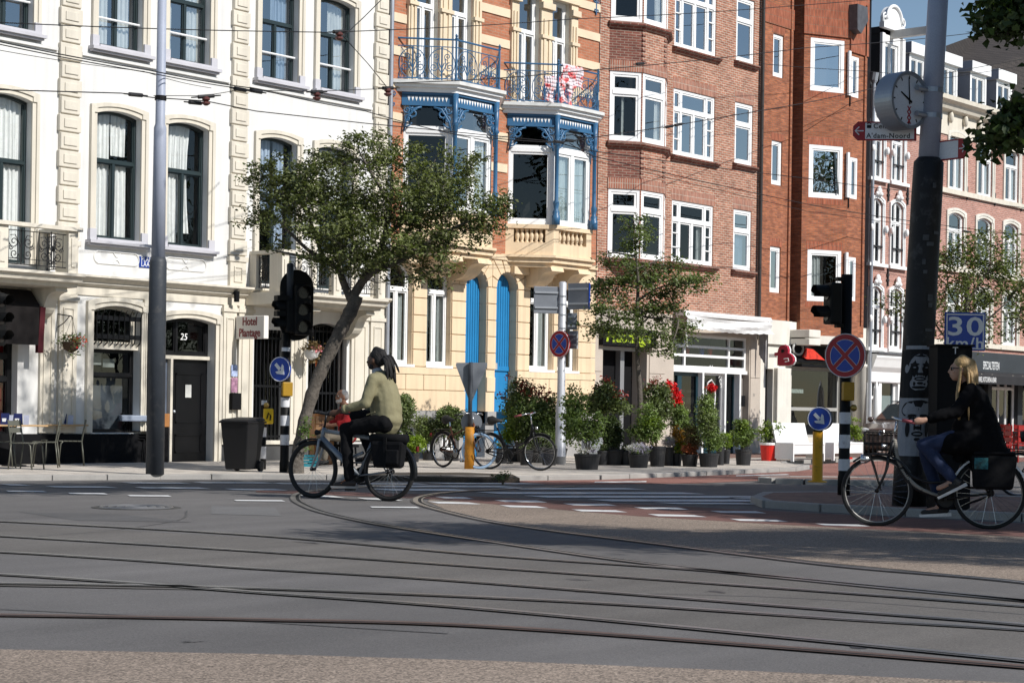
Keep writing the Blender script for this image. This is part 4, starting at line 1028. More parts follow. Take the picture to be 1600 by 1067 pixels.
# the angular bay
FLr=Frame(bc0-DXR,0,0,-ALR); LSr=DEPR/math.sin(ALR); FFr=Frame(bc0,-DEPR,0,0); LFr=bc1-bc0; FRr=Frame(bc1,-DEPR,0,ALR)
zw=[(fz(1003,222,-DEPR),fz(1003,114,-DEPR)),(fz(1000,404,-DEPR),fz(1000,297,-DEPR)),(fz(1006,36,-DEPR),fz(1006,36,-DEPR)+1.95)]
zw.append((zw[2][0]+3.05,zw[2][1]+3.05))
for fi,(F,L) in enumerate(((FLr,LSr),(FFr,LFr),(FRr,LSr))):
 wo=[O(.03,L-.03,a,c) for a,c in zw]
 zz_=sorted([(a,c) for a,c in zw]); lev=[zz_[0][0]-.3]
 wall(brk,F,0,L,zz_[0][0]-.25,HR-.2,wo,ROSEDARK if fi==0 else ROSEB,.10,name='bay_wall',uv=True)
 for k,o in enumerate(wo):
  window(brk,F,o,.0,WPAINT,[(0,.72,[]),(.72,1,[])],fw=.075,bar=.10,sash=.06,g=GLASSD if fi==0 or k==1 else GLASS,curt=[(0,.25,0,.7),(.7,1,0,.7)] if fi==1 and k!=1 else ([(.4,.5,0,.7)] if k==0 and fi==0 else []),name='bay_window')
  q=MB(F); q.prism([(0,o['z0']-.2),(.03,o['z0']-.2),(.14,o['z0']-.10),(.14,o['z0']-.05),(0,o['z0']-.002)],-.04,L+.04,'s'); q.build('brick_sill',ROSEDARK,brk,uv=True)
  q=MB(F); q.box(0,L,0,.03,o['z1']+.005,o['z1']+.28); q.build('soldier_lintel',ROSESOLD,brk,uv=True)
 if fi==1:
  # toothed brick corner
  z=zz_[0][0]-.2
  q=MB(F)
  while z<HR-.3:
   if not any(a-.1<z<c+.1 for a,c in zw):q.box(-.03,.10,0,.022,z,z+.055); q.box(L-.10,L+.03,0,.022,z,z+.055)
   z+=.132
  q.build('toothed_corner',ROSEDARK,brk,uv=True,kind='stuff')
q=MB(); q.poly([(bc0-DXR,0,zz_[0][0]-.25),(bc0,-DEPR,zz_[0][0]-.25),(bc1,-DEPR,zz_[0][0]-.25),(bc1+DXR,0,zz_[0][0]-.25)]); q.build('bay_soffit',CONC,brk)
# dark downpipe recess at the right edge
q=MB(FAC); q.tube([(RX1-.05,.10,ZSH),(RX1-.05,.10,HR)],.055,8); q.build('downpipe',mat('dark_pipe',(.03,.024,.022),.6),brk)
# ---- shop fronts of the brick building
SE=O(fx(941,620),fx(1010,620),PV,fz(970,540))
SG_=O(fx(1052,620),fx(1170,620),PV,fz(1110,524))
wall(brk,FAC,RX0,RX1,0,ZSH,[SE,SG_],CONC,.5,name='shop_wall')
for u0,u1 in ((920,939.5),(1013,1038),(1171,1187)):      # stone slab joints on the piers
 a,c=fx(u0,620),fx(u1,620); z=PV
 for h in (1.0,1.15,1.1):
  q=MB(FAC); q.box(a+.01,c-.01,0,.025,z+.006,z+h-.006); q.build('stone_slab',CONC,brk,bevel=.006); z+=h
q=MB(FAC); q.quad((SE['s0'],-.48,0),(SE['s0'],-.48,SE['z1']),(SE['s1'],-.48,SE['z1']),(SE['s1'],-.48,0)); q.build('entrance_door',BLACKM,brk)
q=MB(FAC); q.box(fx(983,620),fx(989,620),-.46,-.30,PV,SE['z1']); q.box(SE['s0'],SE['s1'],-.46,-.2,SE['z1']-.12,SE['z1']-.02); q.build('entrance_frame',mat('aluminium',(.35,.35,.36),.4,.05,metal=.5),brk)
# fascia
fa=box_part(brk,FAC,'fascia_board',BLACKM,fx(934.5,527),fx(1018,527),.02,.16,fz(970,541),fz(970,513.5))
LIME=mat('lime_lettering',(.34,.46,.02),.5,.05)
text_on('Hustings',.42,FAC,fx(975,527),.163,fz(975,527.5),LIME,fa,'lettering',.01,bold=.012,shear=.28,stretch=(1.35,1))
# shop front with white transom light
zt_=fz(1110,577); zb_=PV+.02
window(brk,FAC,O(SG_['s0'],SG_['s1'],zt_,SG_['z1']),-.12,WPAINT,[(0,.36,[.17,.78]),(.36,.68,[.17,.78]),(.68,1,[.17,.78])],fw=.08,bar=.07,sash=0,g=GLASSD,name='transom_light')
q=MB(FAC); q.box(SG_['s0'],SG_['s1'],-.2,-.06,zt_-.10,zt_); q.build('transom_beam',WPAINT,brk)
for i,(u_,m_) in enumerate(((1087,RED),(1110,mat('blue_garland',(.03,.08,.45),.5)),(1123,RED))):
 q=MB(FAC); q.lathe([(.02,-.14),(.07,-.06),(.08,.05),(.02,.12)],(fx(u_,549),-.3,fz(u_,549)),8); q.build('paper_lantern',m_,brk)
GREENP=mat('petrol_paint',(.012,.040,.055),.35,.1,spec=.5)
s1_,s2_,s3_,s4_=fx(1071,620),fx(1101,620),fx(1136,620),fx(1159,620)
for a,c in ((SG_['s0']+.02,s1_),(s1_,s2_-.02)):
 window(brk,FAC,O(a,c,zb_,zt_-.1),-.20,GREENP,[(0,.22,[]),(.22,1,[])],fw=.10,bar=.10,sash=.0,g=GLASSD,name='shop_door')
window(brk,FAC,O(s2_,s3_,zb_+.4,zt_-.1),-.16,WPAINT,[(0,1,[])],fw=.06,sash=0,g=GLASSD,name='shop_window')
q=MB(FAC); q.box(s2_,s3_,-.22,-.12,zb_,zb_+.4); q.build('stall_riser',GREENP,brk)
window(brk,FAC,O(s3_,s4_,zb_,zt_-.1),-.24,GREENP,[(0,.2,[]),(.2,1,[])],fw=.07,sash=0,g=GLASSD,name='shop_door')
for s in (s2_,s3_,s4_):q=MB(FAC); q.box(s-.04,s+.04,-.26,-.05,PV,zt_-.1); q.build('shop_post',WPAINT,brk)
q=MB(FAC); q.box(s4_+.04,SG_['s1'],-.26,-.2,PV,zt_-.1); q.build('shop_panel',mat('taupe_panel',(.20,.18,.165),.7),brk)
# lettering on the shop window, set on an arc
wc=((s2_+s3_)/2,fz(1118,618)); txt='ORIGINAL DUTCH'; R_=.62
for i,ch in enumerate(txt):
 if ch==' ':continue
 a=math.pi*.5+1.75*(.5-i/(len(txt)-1))*1.35
 me=text_mesh(ch,.135,.002,.004); sh=a-math.pi/2
 for v in me.vertices:
  x,y,z=v.co; X=x*math.cos(sh)-y*math.sin(sh)+R_*math.cos(a); Y=x*math.sin(sh)+y*math.cos(sh)+R_*math.sin(a)
  v.co=Vector(FAC((wc[0]+X*.85,-.155+z,wc[1]+Y*1.25)))-rootloc(brk)
 me.materials.append(WPAINT); ob=bpy.data.objects.new('window_letter',me); COL.objects.link(ob); ob.parent=brk
q=MB(FAC)
q.tube([(wc[0]+p[0],-.155,wc[1]+p[1]) for p in [(-.16,-.35),(-.26,.05),(-.18,.36),(.0,.44),(.16,.30),(.2,.0),(.16,-.35)]],.022,5); q.build('window_emblem',WPAINT,brk)
q=MB(FAC); q.box(fx(1160,628),fx(1167,628),-.19,-.06,fz(1163,635),fz(1163,618)); q.build('letter_box',BLACKM,brk)
text_on('31',.12,FAC,fx(1177,617),.027,fz(1177,617),mat('grey_numeral',(.2,.2,.2),.6),brk,'house_number',.003)
# rolled awning
AW=mat('grey_white_canvas',(.60,.59,.58),.9,.08,6,bump=.1,bscale=10)
za=fz(1118,492)
q=MB(FAC); q.prism([(0,za+.05),(.35,za+.02),(.40,za-.06),(.40,za-.12),(0,za-.10)],fx(1051,500),fx(1190,505)-.05,'s'); aw=q.build('awning_box',AW,brk)
for (a0,b0) in ((fx(1051,505),fx(1188,505)-.15),):
 n=40; b=MB(FAC); L=b0-a0
 for i in range(n):
  for k_ in range(4):
   def PP(i,k_):s=a0+L*i/n; z=za-.11-.36*k_/4*(.93+.07*math.sin(i*.9)**2)-.05*math.sin(math.pi*i/n); return (s,.42+.05*math.sin(k_*1.9+i*.15)+.03*k_,z)
   b.quad(PP(i,k_),PP(i,k_+1),PP(i+1,k_+1),PP(i+1,k_))
 b.build('awning_fabric',AW,aw,smooth=True)
AWS=mat('grey_striped_canvas',(.33,.32,.32),.9,.25,4)
b=MB(FAC); s=fx(1182,540)
for i in range(10):
 for k_ in range(3):
  def PP(i,k_):return (s-.05+.03*math.sin(i*2.2),.42-.30*i/10,za-.1-1.35*k_/3*(1-.3*i/10))
  b.quad(PP(i,k_),PP(i,k_+1),PP(i+1,k_+1),PP(i+1,k_))
b.build('awning_side',AWS,aw,smooth=True)
b=MB(FAC); b.tube([(fx(1054,520),.05,za-.1),(fx(1054,520),.38,za-.55),(fx(1054,520),.42,za-.95)],.02,6); b.build('awning_arm',WPAINT,aw)

# ================================================================== rust brick building with saw-tooth bays
EX0,EX1=46.12,52.45
rust=thing('rust_brick_apartments','rust coloured brick building with a stepped angular bay over a white shop storey','building',(49,0,0))
ZW=fz(1215,501)                        # top of the white shop storey
HE=fz(1290,-25)
A1=fx(1237,250)                        # end of the flat strip
ya=fx(1255,250,-.0)
P0=(A1,0.0); P1=(A1+.02,-.28)     # return facing left
ang=-math.atan2(1.10,2.216)
F1o=P1; L1=1.72
P2=(P1[0]+L1*math.cos(ang),P1[1]+L1*math.sin(ang))
# the bay's left edge is seen at u = 1250: solve the start so that the dark return has its width
du=1252
def yfor(u,x):       # y of the point with given x seen in column u (at v = 250)
 d=ray(u,250); t=(x-CAM[0])/d[0]; return CAM[1]+t*d[1]
P0=(A1,.9); P1=(A1+.42,yfor(1254,A1+.42))
P2=None
d_=ray(1325,250)
# intersection of the slanted face with column 1325
ca,sa=math.cos(ang),math.sin(ang)
den=ca*d_[1]-sa*d_[0]
tt=((CAM[0]-P1[0])*d_[1]-(CAM[1]-P1[1])*d_[0])/den
P2=(P1[0]+ca*tt,P1[1]+sa*tt); L1=tt
d3=ray(1353,250); P3=(CAM[0]+(P2[1]-CAM[1])/d3[1]*d3[0],P2[1])
FS=Frame(P1[0],P1[1],0,ang); FB=Frame(P2[0],P2[1],0,0)
LB=P3[0]-P2[0]
# flat strip with narrow windows
nr=[(1207.5,1224,54,121),(1204,1220.5,220,289),(1201,1217.5,385,457)]
ops=[O(fx(1205.5,250),fx(1222,250),fz((a+b)/2,v1),fz((a+b)/2,v0)) for a,b,v0,v1 in nr]
ops.append(O(ops[0]['s0'],ops[0]['s1'],ops[0]['z0']+3.05,ops[0]['z1']+3.05))
wall(rust,FAC,EX0,A1,ZW,HE,ops,RUSTB,.14,uv=True)
body(rust,EX0,EX1,HE)
for o in ops:
 window(rust,FAC,o,-.04,WPAINT,[(0,1,[])],fw=.10,sash=.035,g=GLASSB)
 q=MB(FAC); q.box(o['s0']-.05,o['s1']+.05,0,.004,o['z1']+.004,o['z1']+.24); q.build('soldier_lintel',RUSTSOLD,rust,uv=True)
q=MB(FAC); q.box(EX0,A1,0,.03,fz(1220,42),fz(1220,10)); q.build('soldier_band',RUSTSOLD,rust,uv=True)
s=fx(1233,250)
q=MB(FAC); q.box(s-.05,s+.04,0,.05,ZW,HE); q.build('brick_rib',RUSTB,rust,uv=True)
# return, slanted face, front face and its end
q=MB(); q.quad((P1[0],.9,ZW-.4),(P1[0],.9,HE),(P1[0],P1[1],HE),(P1[0],P1[1],ZW-.4)); q.quad((P0[0],.9,ZW-.4),(P1[0],.9,ZW-.4),(P1[0],.9,HE),(P0[0],.9,HE)); q.quad((P0[0],.0,ZW-.4),(P0[0],.9,ZW-.4),(P0[0],.9,HE),(P0[0],0,HE)); q.build('return_wall',RUSTB,rust,uv=True)
def on_plane(F,u,v):
 """(s,z) of the pixel on the outward plane of frame F"""
 d=ray(u,v); nx,ny=F.s,-F.c
 t=((F.o[0]-CAM[0])*nx+(F.o[1]-CAM[1])*ny)/(d[0]*nx+d[1]*ny)
 x,y,z=CAM[0]+t*d[0],CAM[1]+t*d[1],CAM[2]+t*d[2]
 return ((x-F.o[0])*F.c+(y-F.o[1])*F.s,z)
big=[]
for u0,u1,v0,v1 in ((1267.5,1320,62,144),(1264,1317,228,310),(1260,1312,391,471)):
 um=(u0+u1)/2; s0,s1=on_plane(FS,u0,(v0+v1)/2)[0],on_plane(FS,u1,(v0+v1)/2)[0]
 big.append(O(s0,s1,on_plane(FS,um,v1)[1],on_plane(FS,um,v0)[1]))
ms0=sum(o['s0'] for o in big)/3; ms1=sum(o['s1'] for o in big)/3
for o in big:o['s0'],o['s1']=ms0,ms1
wall(rust,FS,0,L1,ZW-.4,HE,big,RUSTB,.12,name='bay_wall',uv=True)
for k,o in enumerate(big):
 w_=window(rust,FS,o,.0,WPAINT,[(0,1,[])],fw=.11,sash=.05,g=GLASSB if k<2 else GLASSD,curt=[(.05,.42,0,1)] if k==2 else [],name='bay_window')
 if k==1:
  q=MB(FS); q.add([(o['s1']-.30,-.02,o['z1']-.14),(o['s1']-.24,-.02,o['z1']-.14),(o['s1']-.14,.04,o['z0']+.14),(o['s1']-.20,.04,o['z0']+.14)],[(0,1,2,3)]); q.build('tilted_sash',DGREEN,w_)
 q=MB(FS); q.box(o['s0']-.05,o['s1']+.05,0,.004,o['z1']+.004,o['z1']+.24); q.build('soldier_lintel',RUSTSOLD,rust,uv=True); q=MB(FS); q.box(o['s0']-.05,o['s1']+.05,0,.004,o['z0']-.18,o['z0']-.004); q.build('soldier_sill',RUSTSOLD,rust,uv=True)
zt_=on_plane(FS,1290,58)[1]
q=MB(FS); q.box(-.04,L1+.03,0,.05,zt_+.03,HE); q.build('soldier_band',RUSTSOLD,rust,uv=True)
nf=[]
for u0,u1,v0,v1 in ((1331.5,1343,90,153),(1328,1339,247,311),(1324.5,1335,402,470)):
 um=(u0+u1)/2; s0,s1=on_plane(FB,u0,(v0+v1)/2)[0],on_plane(FB,u1,(v0+v1)/2)[0]
 nf.append(O(s0,s1,on_plane(FB,um,v1)[1],on_plane(FB,um,v0)[1]))
a0=sum(o['s0'] for o in nf)/3; a1=sum(o['s1'] for o in nf)/3
for o in nf:o['s0'],o['s1']=a0,a1
wall(rust,FB,0,LB,ZW-.4,HE,nf,RUSTB,.12,name='bay_wall',uv=True)
for o in nf:
 window(rust,FB,o,.0,WPAINT,[(0,1,[])],fw=.09,sash=.03,g=GLASSB,name='bay_window')
 q=MB(FB); q.box(o['s0']-.24,o['s0']-.12,0,.06,o['z0'],o['z1']+.12); q.build('side_panel',WPAINT,rust)
 q=MB(FB); q.box(o['s0']-.12,o['s0']-.07,0,.03,o['z0']-.3,o['z1']+.1); q.build('corner_strip',BLACKM,rust)
q=MB(FB); q.box(0,LB,0,.05,on_plane(FB,1340,85)[1],HE); q.build('soldier_band',RUSTSOLD,rust,uv=True)
q=MB(FB); q.box(LB-.22,LB-.14,0,.05,ZW,HE-.6); q.build('brick_rib',RUSTB,rust,uv=True)
q=MB(); q.quad((P3[0],P3[1],ZW-.4),(P3[0],P3[1],HE),(P3[0],.5,HE),(P3[0],.5,ZW-.4)); q.build('return_wall',RUSTB,rust,uv=True)
q=MB(); q.poly([(P0[0],0,ZW-.4),(P1[0],P1[1],ZW-.4),(P2[0],P2[1],ZW-.4),(P3[0],P3[1],ZW-.4),(P3[0],0,ZW-.4)]); q.build('bay_soffit',WHITE,rust)
q=MB(); q.prism([(P1[0],.3),(P1[0],P1[1]-.06),(P2[0],P2[1]-.08),(P3[0]+.05,P3[1]-.08),(P3[0]+.05,.3)],HE,HE+.12,'z'); q.build('coping',MATS['zinc'],rust)
# lead-clad hopper hanging at the bay's top right
q=MB(FB); q.prism([(-.10,HE-.75),(.5,HE-.75),(.55,HE-1.15),(.15,HE-1.6),(-.08,HE-1.5)],.02,.30,'d'); q.build('lead_hopper',mat('lead',(.10,.10,.11),.5,.25,6,metal=.3),rust)
q=MB(FS); q.tube([(-.05,.1,HE-.62),(.2,.5,HE-.75)],.03,6); q.build('flag_holder',WPAINT,rust)
# white band and shop storey
SHm=mat('cream_shop_paint',(.70,.67,.60),.6,.06,streak=.1)
zfs,zfb=fz(1260,541),fz(1260,568)
so_=O(fx(1236,640),fx(1316,640),PV+.45,fz(1270,575)); sdo=O(fx(1195,640),fx(1207,640),PV,fz(1200,576))
wall(rust,FAC,EX0,EX1,0,ZW,[so_,sdo],SHm,.35,name='shop_wall')
q=MB(); q.prism([(P0[0],0),(P1[0],P1[1]-.04),(P2[0],P2[1]-.05),(P3[0]+.03,P3[1]-.05),(P3[0]+.03,0)],fz(1290,540),ZW-.38,'z'); q.build('white_band',SHm,rust)
q=MB(FAC); q.box(EX0,fx(1233,520),0,.10,fz(1210,538),ZW); q.build('white_band',SHm,rust)
for z0,z1 in ((fz(1240,528),fz(1240,516)),(fz(1240,540),fz(1240,530))):q=MB(FAC); q.box(fx(1230,520),fx(1248,520),0,.75,z0,z1); q.build('concrete_corbel',SHm,rust,bevel=.02)
window(rust,FAC,so_,-.14,mat('taupe_frame',(.36,.35,.33),.5),[(0,.40,[]),(.40,1,[])],fw=.08,bar=.10,sash=0,g=GLASSD,name='shop_window')
window(rust,FAC,sdo,-.2,BLACKP,[(0,.7,[]),(.7,1,[])],fw=.06,sash=0,g=GLASSD,name='shop_door')
q=MB(FAC); q.box(fx(1237,600),fx(1246,600),-.30,-.28,fz(1240,620),fz(1240,588)); q.build('poster',mat('teal_poster',(.25,.52,.58),.5,.4,6,.3,20),rust)
q=MB(FAC); q.box(fx(1256,600),fx(1277,600),-.5,-.48,fz(1266,614),fz(1266,608)); q.build('shop_notice',mat('pale_print',(.5,.55,.52),.7,.3,20),rust)
for u0,u1 in ((1208.5,1228),(1330,1345)):
 a,c=fx(u0,620),fx(u1,620); q=MB(FAC); q.box(a,c,0,.14,PV,fz(1220,575)); q.build('shop_pilaster',SHm,rust,bevel=.02)
q=MB(FAC)
q.lathe([(.17,0),(.17,2.6),(.2,2.62),(.2,2.7)],(fx(1331,620),.3,PV),14); q.build('round_column',SHm,rust,smooth=True)
SGN=box_part(rust,FAC,'fascia_board',BLACKM,fx(1228,553),fx(1336,553),.15,.24,fz(1280,568),fz(1280,541.5))
q=MB(FAC); q.tube([(fx(1235,546)+.28*math.cos(t),.26,fz(1235,545)+.17*math.sin(t)) for t in [2*math.pi*i/20 for i in range(20)]],.035,6,closed=True); q.build('ring_emblem',mat('grey_emblem',(.4,.4,.38),.5),SGN)
q=MB(FAC); a,c=fx(1242,552),fx(1276,552); z0,z1=fz(1258,562),fz(1258,545)
q.prism([(a,z0+.06),(a+.2,z1),(a+.55,z1-.02),(c,z0),(c-.5,z0+.02),(a+.2,z0)],.24,.30,'d'); q.build('red_emblem',mat('bright_red_print',(.62,.04,.02),.5,.35,7),SGN)
text_on('BURGERZ',.32,FAC,fx(1300,554)-.2,.241,fz(1300,554),mat('grey_print',(.30,.27,.27),.6),SGN,'lettering',.004,stretch=(.95,1.1))
sh_=MB(FAC); sh_.box(so_['s0'],so_['s1'],.02,.34,fz(1270,574),fz(1270,570)); sh_.build('light_trough',BLACKM,rust)
# red emblem sign: a rounded heart-like B with a small cross bar
hsx=fx(1196,556); FH=Frame(hsx,0,0,-math.pi/2); sgx,sgz=.62,fz(1203,556)
def rb_shape(k):
 pts=[(-.42,-.62),(-.42,.0),(-.62,.0),(-.62,.18),(-.42,.2),(-.36,.46),(-.22,.62),(-.02,.66),(.18,.56),(.26,.34),(.24,.16),(.42,.06),(.56,-.12),(.58,-.34),(.46,-.54),(.26,-.62)]
 return [(sgx+x*.52*k,sgz+z*.46*k) for x,z in pts]
rs=MB(FH); rs.prism(rb_shape(1.0),-.10,.0,'d'); rs=rs.build('heart_sign',mat('crimson_sign',(.36,.012,.035),.5,.06),rust)
q=MB(FH); q.prism(rb_shape(1.06),-.16,-.10,'d'); q.build('sign_back',WPAINT,rs)
q=MB(FH); q.box(sgx-.09,sgx-.01,.002,.012,sgz+.08,sgz+.17); q.box(sgx-.04,sgx+.02,.002,.012,sgz+.12,sgz+.15); q.build('emblem_mark',BLACKP,rs)
q=MB(FH); q.tube([(sgx+.0,.004,sgz-.10),(sgx+.14,.004,sgz-.08),(sgx+.17,.004,sgz-.16),(sgx+.04,.004,sgz-.18)],.02,5); q.build('emblem_mark',WPAINT,rs)
q=MB(FH); q.box(.1,sgx-.3,-.10,-.02,sgz-.05,sgz+.05); q.build('sign_bracket',WPAINT,rs)
q=MB(FAC); q.tube([(EX1+.04,.10,0),(EX1+.04,.10,fz(1357,130))],.06,8); q.tube([(EX1+.04,.10,fz(1357,130)),(EX1+.04,.10,fz(1357,130)+.1),(EX1+.04,.14,fz(1357,130)+.35)],[.06,.12,.12],8); q.build('downpipe',MATS['zinc'],rust)

# ================================================================== pink gabled house
FX0,FX1=52.5,55.95
gab=thing('gabled_house','narrow pink brick house with white arched windows and an ornate white gable dormer','building',(54.2,0,0))
ZCf=fz(1400,150);
def gop2(u0,u1,v0,v1,rise=0):m_=(v0+v1)/2; um=(u0+u1)/2; return O(fx(u0,m_),fx(u1,m_),fz(um,v1),fz(um,v0),rise)
c1=(fx(1361,250),fx(1380,250)); c2=(fx(1393,250),fx(1412,250))
zr=[(fz(1371,279),fz(1371,186),.15),(fz(1370,412),fz(1370,310),.15),(fz(1366,543),fz(1366,447),.15)]
ops=[]
for z0,z1,r in zr:
 for a,c in (c1,c2):ops.append(O(a,c,z0,z1,r))
ZSf=fz(1390,555)
wall(gab,FAC,FX0,FX1,ZSf,ZCf,ops,PINKB,.14,uv=True)
body(gab,FX0,FX1,ZCf,roof=False)
for i,o in enumerate(ops):
 window(gab,FAC,o,-.05,WPAINT,[(0,.66,[.5]),(.66,1,[.5] if i>1 else [])],fw=.06,bar=.06,sash=.035,g=GLASSD if i>1 else GLASS)
 architrave(gab,FAC,o,.10,.06,WPAINT)
 m_=(o['s0']+o['s1'])/2; q=MB(FAC); q.ball((m_,.1,o['z1']+.22),(.12,.08,.16),10,6); q.ball((m_-.13,.1,o['z1']+.13),(.08,.06,.07),8,5); q.ball((m_+.13,.1,o['z1']+.13),(.08,.06,.07),8,5); q.build('keystone_ornament',WPAINT,gab,smooth=True)
 q=MB(FAC); q.box(o['s0']-.2,o['s1']+.2,0,.13,o['z0']-.1,o['z0']); q.build('window_sill',WPAINT,gab)
 for e in (o['s0']-.08,o['s1']+.08):q=MB(FAC); q.ball((e,.12,o['z1']-.95 if o['z1']-o['z0']>2 else o['z0']+.9),(.07,.06,.13),8,5); q.build('scroll_stop',WPAINT,gab,smooth=True)
 q=MB(FAC); zb_=o['z0']+.55; q.tube([(o['s0'],.0,zb_),(o['s1'],.0,zb_)],.03,5); q.build('window_rail',IRON,gab)
for u_,v_ in ((1387,301),(1417,307),(1386,434),(1419,440)):
 anchor_b=MB(FAC); s,z=fx(u_,v_),fz(u_,v_); anchor_b.tube([(s,.04,z-.28),(s,.04,z+.28)],.03,5); anchor_b.box(s-.07,s+.07,0,.05,z+.05,z+.11); anchor_b.box(s-.07,s+.07,0,.05,z-.11,z-.05); anchor_b.build('wall_anchor',IRON,gab)
mould(gab,FAC,FX0,FX1,[(0,ZCf-.55),(.10,ZCf-.52),(.12,ZCf-.38),(.26,ZCf-.30),(.30,ZCf-.16),(.42,ZCf-.10),(.45,ZCf+.02),(0,ZCf+.10)],WPAINT)
q=MB(FAC); q.box(FX0,FX1,0,.05,ZCf-1.05,ZCf-.56); q.build('frieze',WPAINT,gab)
q=MB(FAC); q.prism([(-.0,ZCf+.08),(-2.6,ZCf+3.6),(-9,ZCf+3.6),(-9,ZCf-.5)],FX0,FX1,'s'); q.build('roof',mat('slate_roof',(.018,.018,.02),.7,.2),gab)
# gable dormer
gx0,gx1=fx(1373,90),fx(1408,95); gz0,gz1=ZCf+.08,fz(1390,62); gm=(gx0+gx1)/2
go=O(gx0+.28,gx1-.28,gz0+.25,gz1-.15)
wall(gab,FAC,gx0,gx1,gz0,gz1+.25,[go],WPAINT,.12,d=.05,name='gable_front')
window(gab,FAC,go,.0,WPAINT,[(0,1,[.5])],fw=.06,sash=.04,g=GLASS)
q=MB(FAC); q.box(gx0-.02,gx0+.16,.05,.14,gz0,gz1+.1); q.build('gable_pilaster',WPAINT,gab); q=MB(FAC); q.box(gx1-.16,gx1+.02,.05,.14,gz0,gz1+.1); q.build('gable_pilaster',WPAINT,gab)
q=MB(FAC); q.box(gx0-.08,gx1+.08,.05,.22,gz1+.25,gz1+.42); q.build('gable_cornice',WPAINT,gab)
A=arc_pts(gx0+.25,gx1-.25,gz1+.42,.62); q=MB(FAC); q.prism([(gx0+.25,gz1+.42)]+[p for p in A[1:-1]]+[(gx1-.25,gz1+.42)],-.1,.12,'d'); q.build('gable_crest',WPAINT,gab)
q=MB(FAC); q.tube([(p[0],.14,p[1]) for p in A],.06,6)
for sg,e in ((1,gx0+.15),(-1,gx1-.15)):q.tube([(p[0],.12,p[1]) for p in spiral((e,gz1+.58),.16,1.3,math.pi/2,sg)],.035,6)
q.build('gable_scroll',WPAINT,gab,smooth=True)
q=MB(FAC); q.box(gx0,gx1,-3.5,.05,gz1+.1,gz1+.30); q.quad((gx0+.02,.05,gz0),(gx0+.02,.05,gz1+.2),(gx0+.02,-3.2,gz1+.2),(gx0+.02,-.1,gz0)); q.quad((gx1-.02,.05,gz0),(gx1-.02,.05,gz1+.2),(gx1-.02,-3.2,gz1+.2),(gx1-.02,-.1,gz0)); q.build('dormer_cheek',MATS['slate_roof'],gab)
# hoisting beam
hb=atd(1391,60,depth(54.3,0)); hz=fz(1405,62)
q=MB(FAC); q.box(gm-.10,gm+.10,.0,1.6,gz1+.02,gz1+.26); q.box(gm-.14,gm+.14,1.45,1.62,gz1+.0,gz1+.30); q.tube([(gm,1.35,gz1+.0),(gm,1.35,gz1-.22)],.025,5); q.build('hoisting_beam',mat('weathered_beam',(.60,.59,.56),.7,.1),gab)
# ground floor front, white
fo=[O(fx(1362,620),fx(1373,620),PV,fz(1370,577)),O(fx(1377.5,620),fx(1403,620),PV+.55,fz(1390,580))]
wall(gab,FAC,FX0,FX1,0,ZSf,fo,WPAINT,.2,name='shop_front')
window(gab,FAC,fo[0],-.1,WPAINT,[(0,.66,[]),(.66,1,[])],fw=.06,sash=.03,g=GLASSD,name='shop_door')
window(gab,FAC,fo[1],-.1,WPAINT,[(0,1,[])],fw=.07,sash=.04,g=GLASSD,name='shop_window',blind=(0,.62,mat('frosted_film',(.42,.50,.52),.6)))
mould(gab,FAC,FX0,FX1,[(0,ZSf-.9),(.06,ZSf-.86),(.10,ZSf-.55),(.22,ZSf-.40),(.30,ZSf-.18),(.34,ZSf-.10),(.34,ZSf),(0,ZSf+.12)],WPAINT,'shop_cornice')
q=MB(FAC); q.box(FX0,FX1,0,.40,ZSf+.0,ZSf+.06); q.build('lead_flashing',MATS['lead'],gab)

# ================================================================== pink brick block with dormers
DX0,DX1=56.0,72.0
dorm=thing('dormer_apartments','long pink brick block with arched windows, a row of white dormers and dark shop awnings','building',(62,0,0))
ZCd=fz(1500,172); ZSd=fz(1560,552)
cx_=[(fx(1483,250),fx(1511,250)),(fx(1529,265),fx(1553,265)),(fx(1570,280),fx(1593,280))]
p_=((cx_[2][0]-cx_[0][0])/2)
colsD=[(cx_[0][0]+p_*i,cx_[0][0]+p_*i+1.12) for i in (-1,0,1,2,3,4,5)]
PALE=mat('pale_stone',(.66,.63,.56),.8,.08,streak=.12)
zrD=[(fz(1497,298),fz(1497,212),.12),(fz(1495,418),fz(1495,333),.12),(fz(1495,533),fz(1495,450),.12)]
ops=[O(a,c,z0,z1,r) for a,c in colsD if c<DX1-.2 and a>DX0 for z0,z1,r in zrD]
wall(dorm,FAC,DX0,DX1,ZSd,ZCd,ops,PINKB,.14,uv=True)
body(dorm,DX0,DX1,ZCd,roof=False)
for o in ops:
 window(dorm,FAC,o,-.05,WPAINT,[(0,.66,[.5]),(.66,1,[])],fw=.06,bar=.07,sash=.04,g=GLASS,curt=[(0,.25,0,.66),(.78,1,0,.66)])
 architrave(dorm,FAC,o,.16,.05,PALE)
for z0,z1,r in zrD:q=MB(FAC); q.box(DX0,DX1,0,.10,z0-.17,z0-.005); q.build('sill_band',CREAM,dorm)
for i,(a,c) in enumerate(colsD):
 if c<DX1-1:q=MB(FAC); s=(a+c)/2+p_*.36; q.box(s-.02,s+.02,0,.05,zrD[1][1]+.5,zrD[1][1]+.95); q.build('wall_anchor',IRON,dorm)
mould(dorm,FAC,DX0,DX1,[(0,ZCd-.95),(.04,ZCd-.95),(.06,ZCd-.22),(.26,ZCd-.16),(.34,ZCd),(.50,ZCd+.08),(.52,ZCd+.22),(0,ZCd+.26)],CREAM)
for i in range(9):s=DX0+.6+i*p_*.5; q=MB(FAC); q.ball((s,.14,ZCd-.38),(.09,.10,.20),8,6); q.build('cornice_bracket',CREAM,dorm,smooth=True)
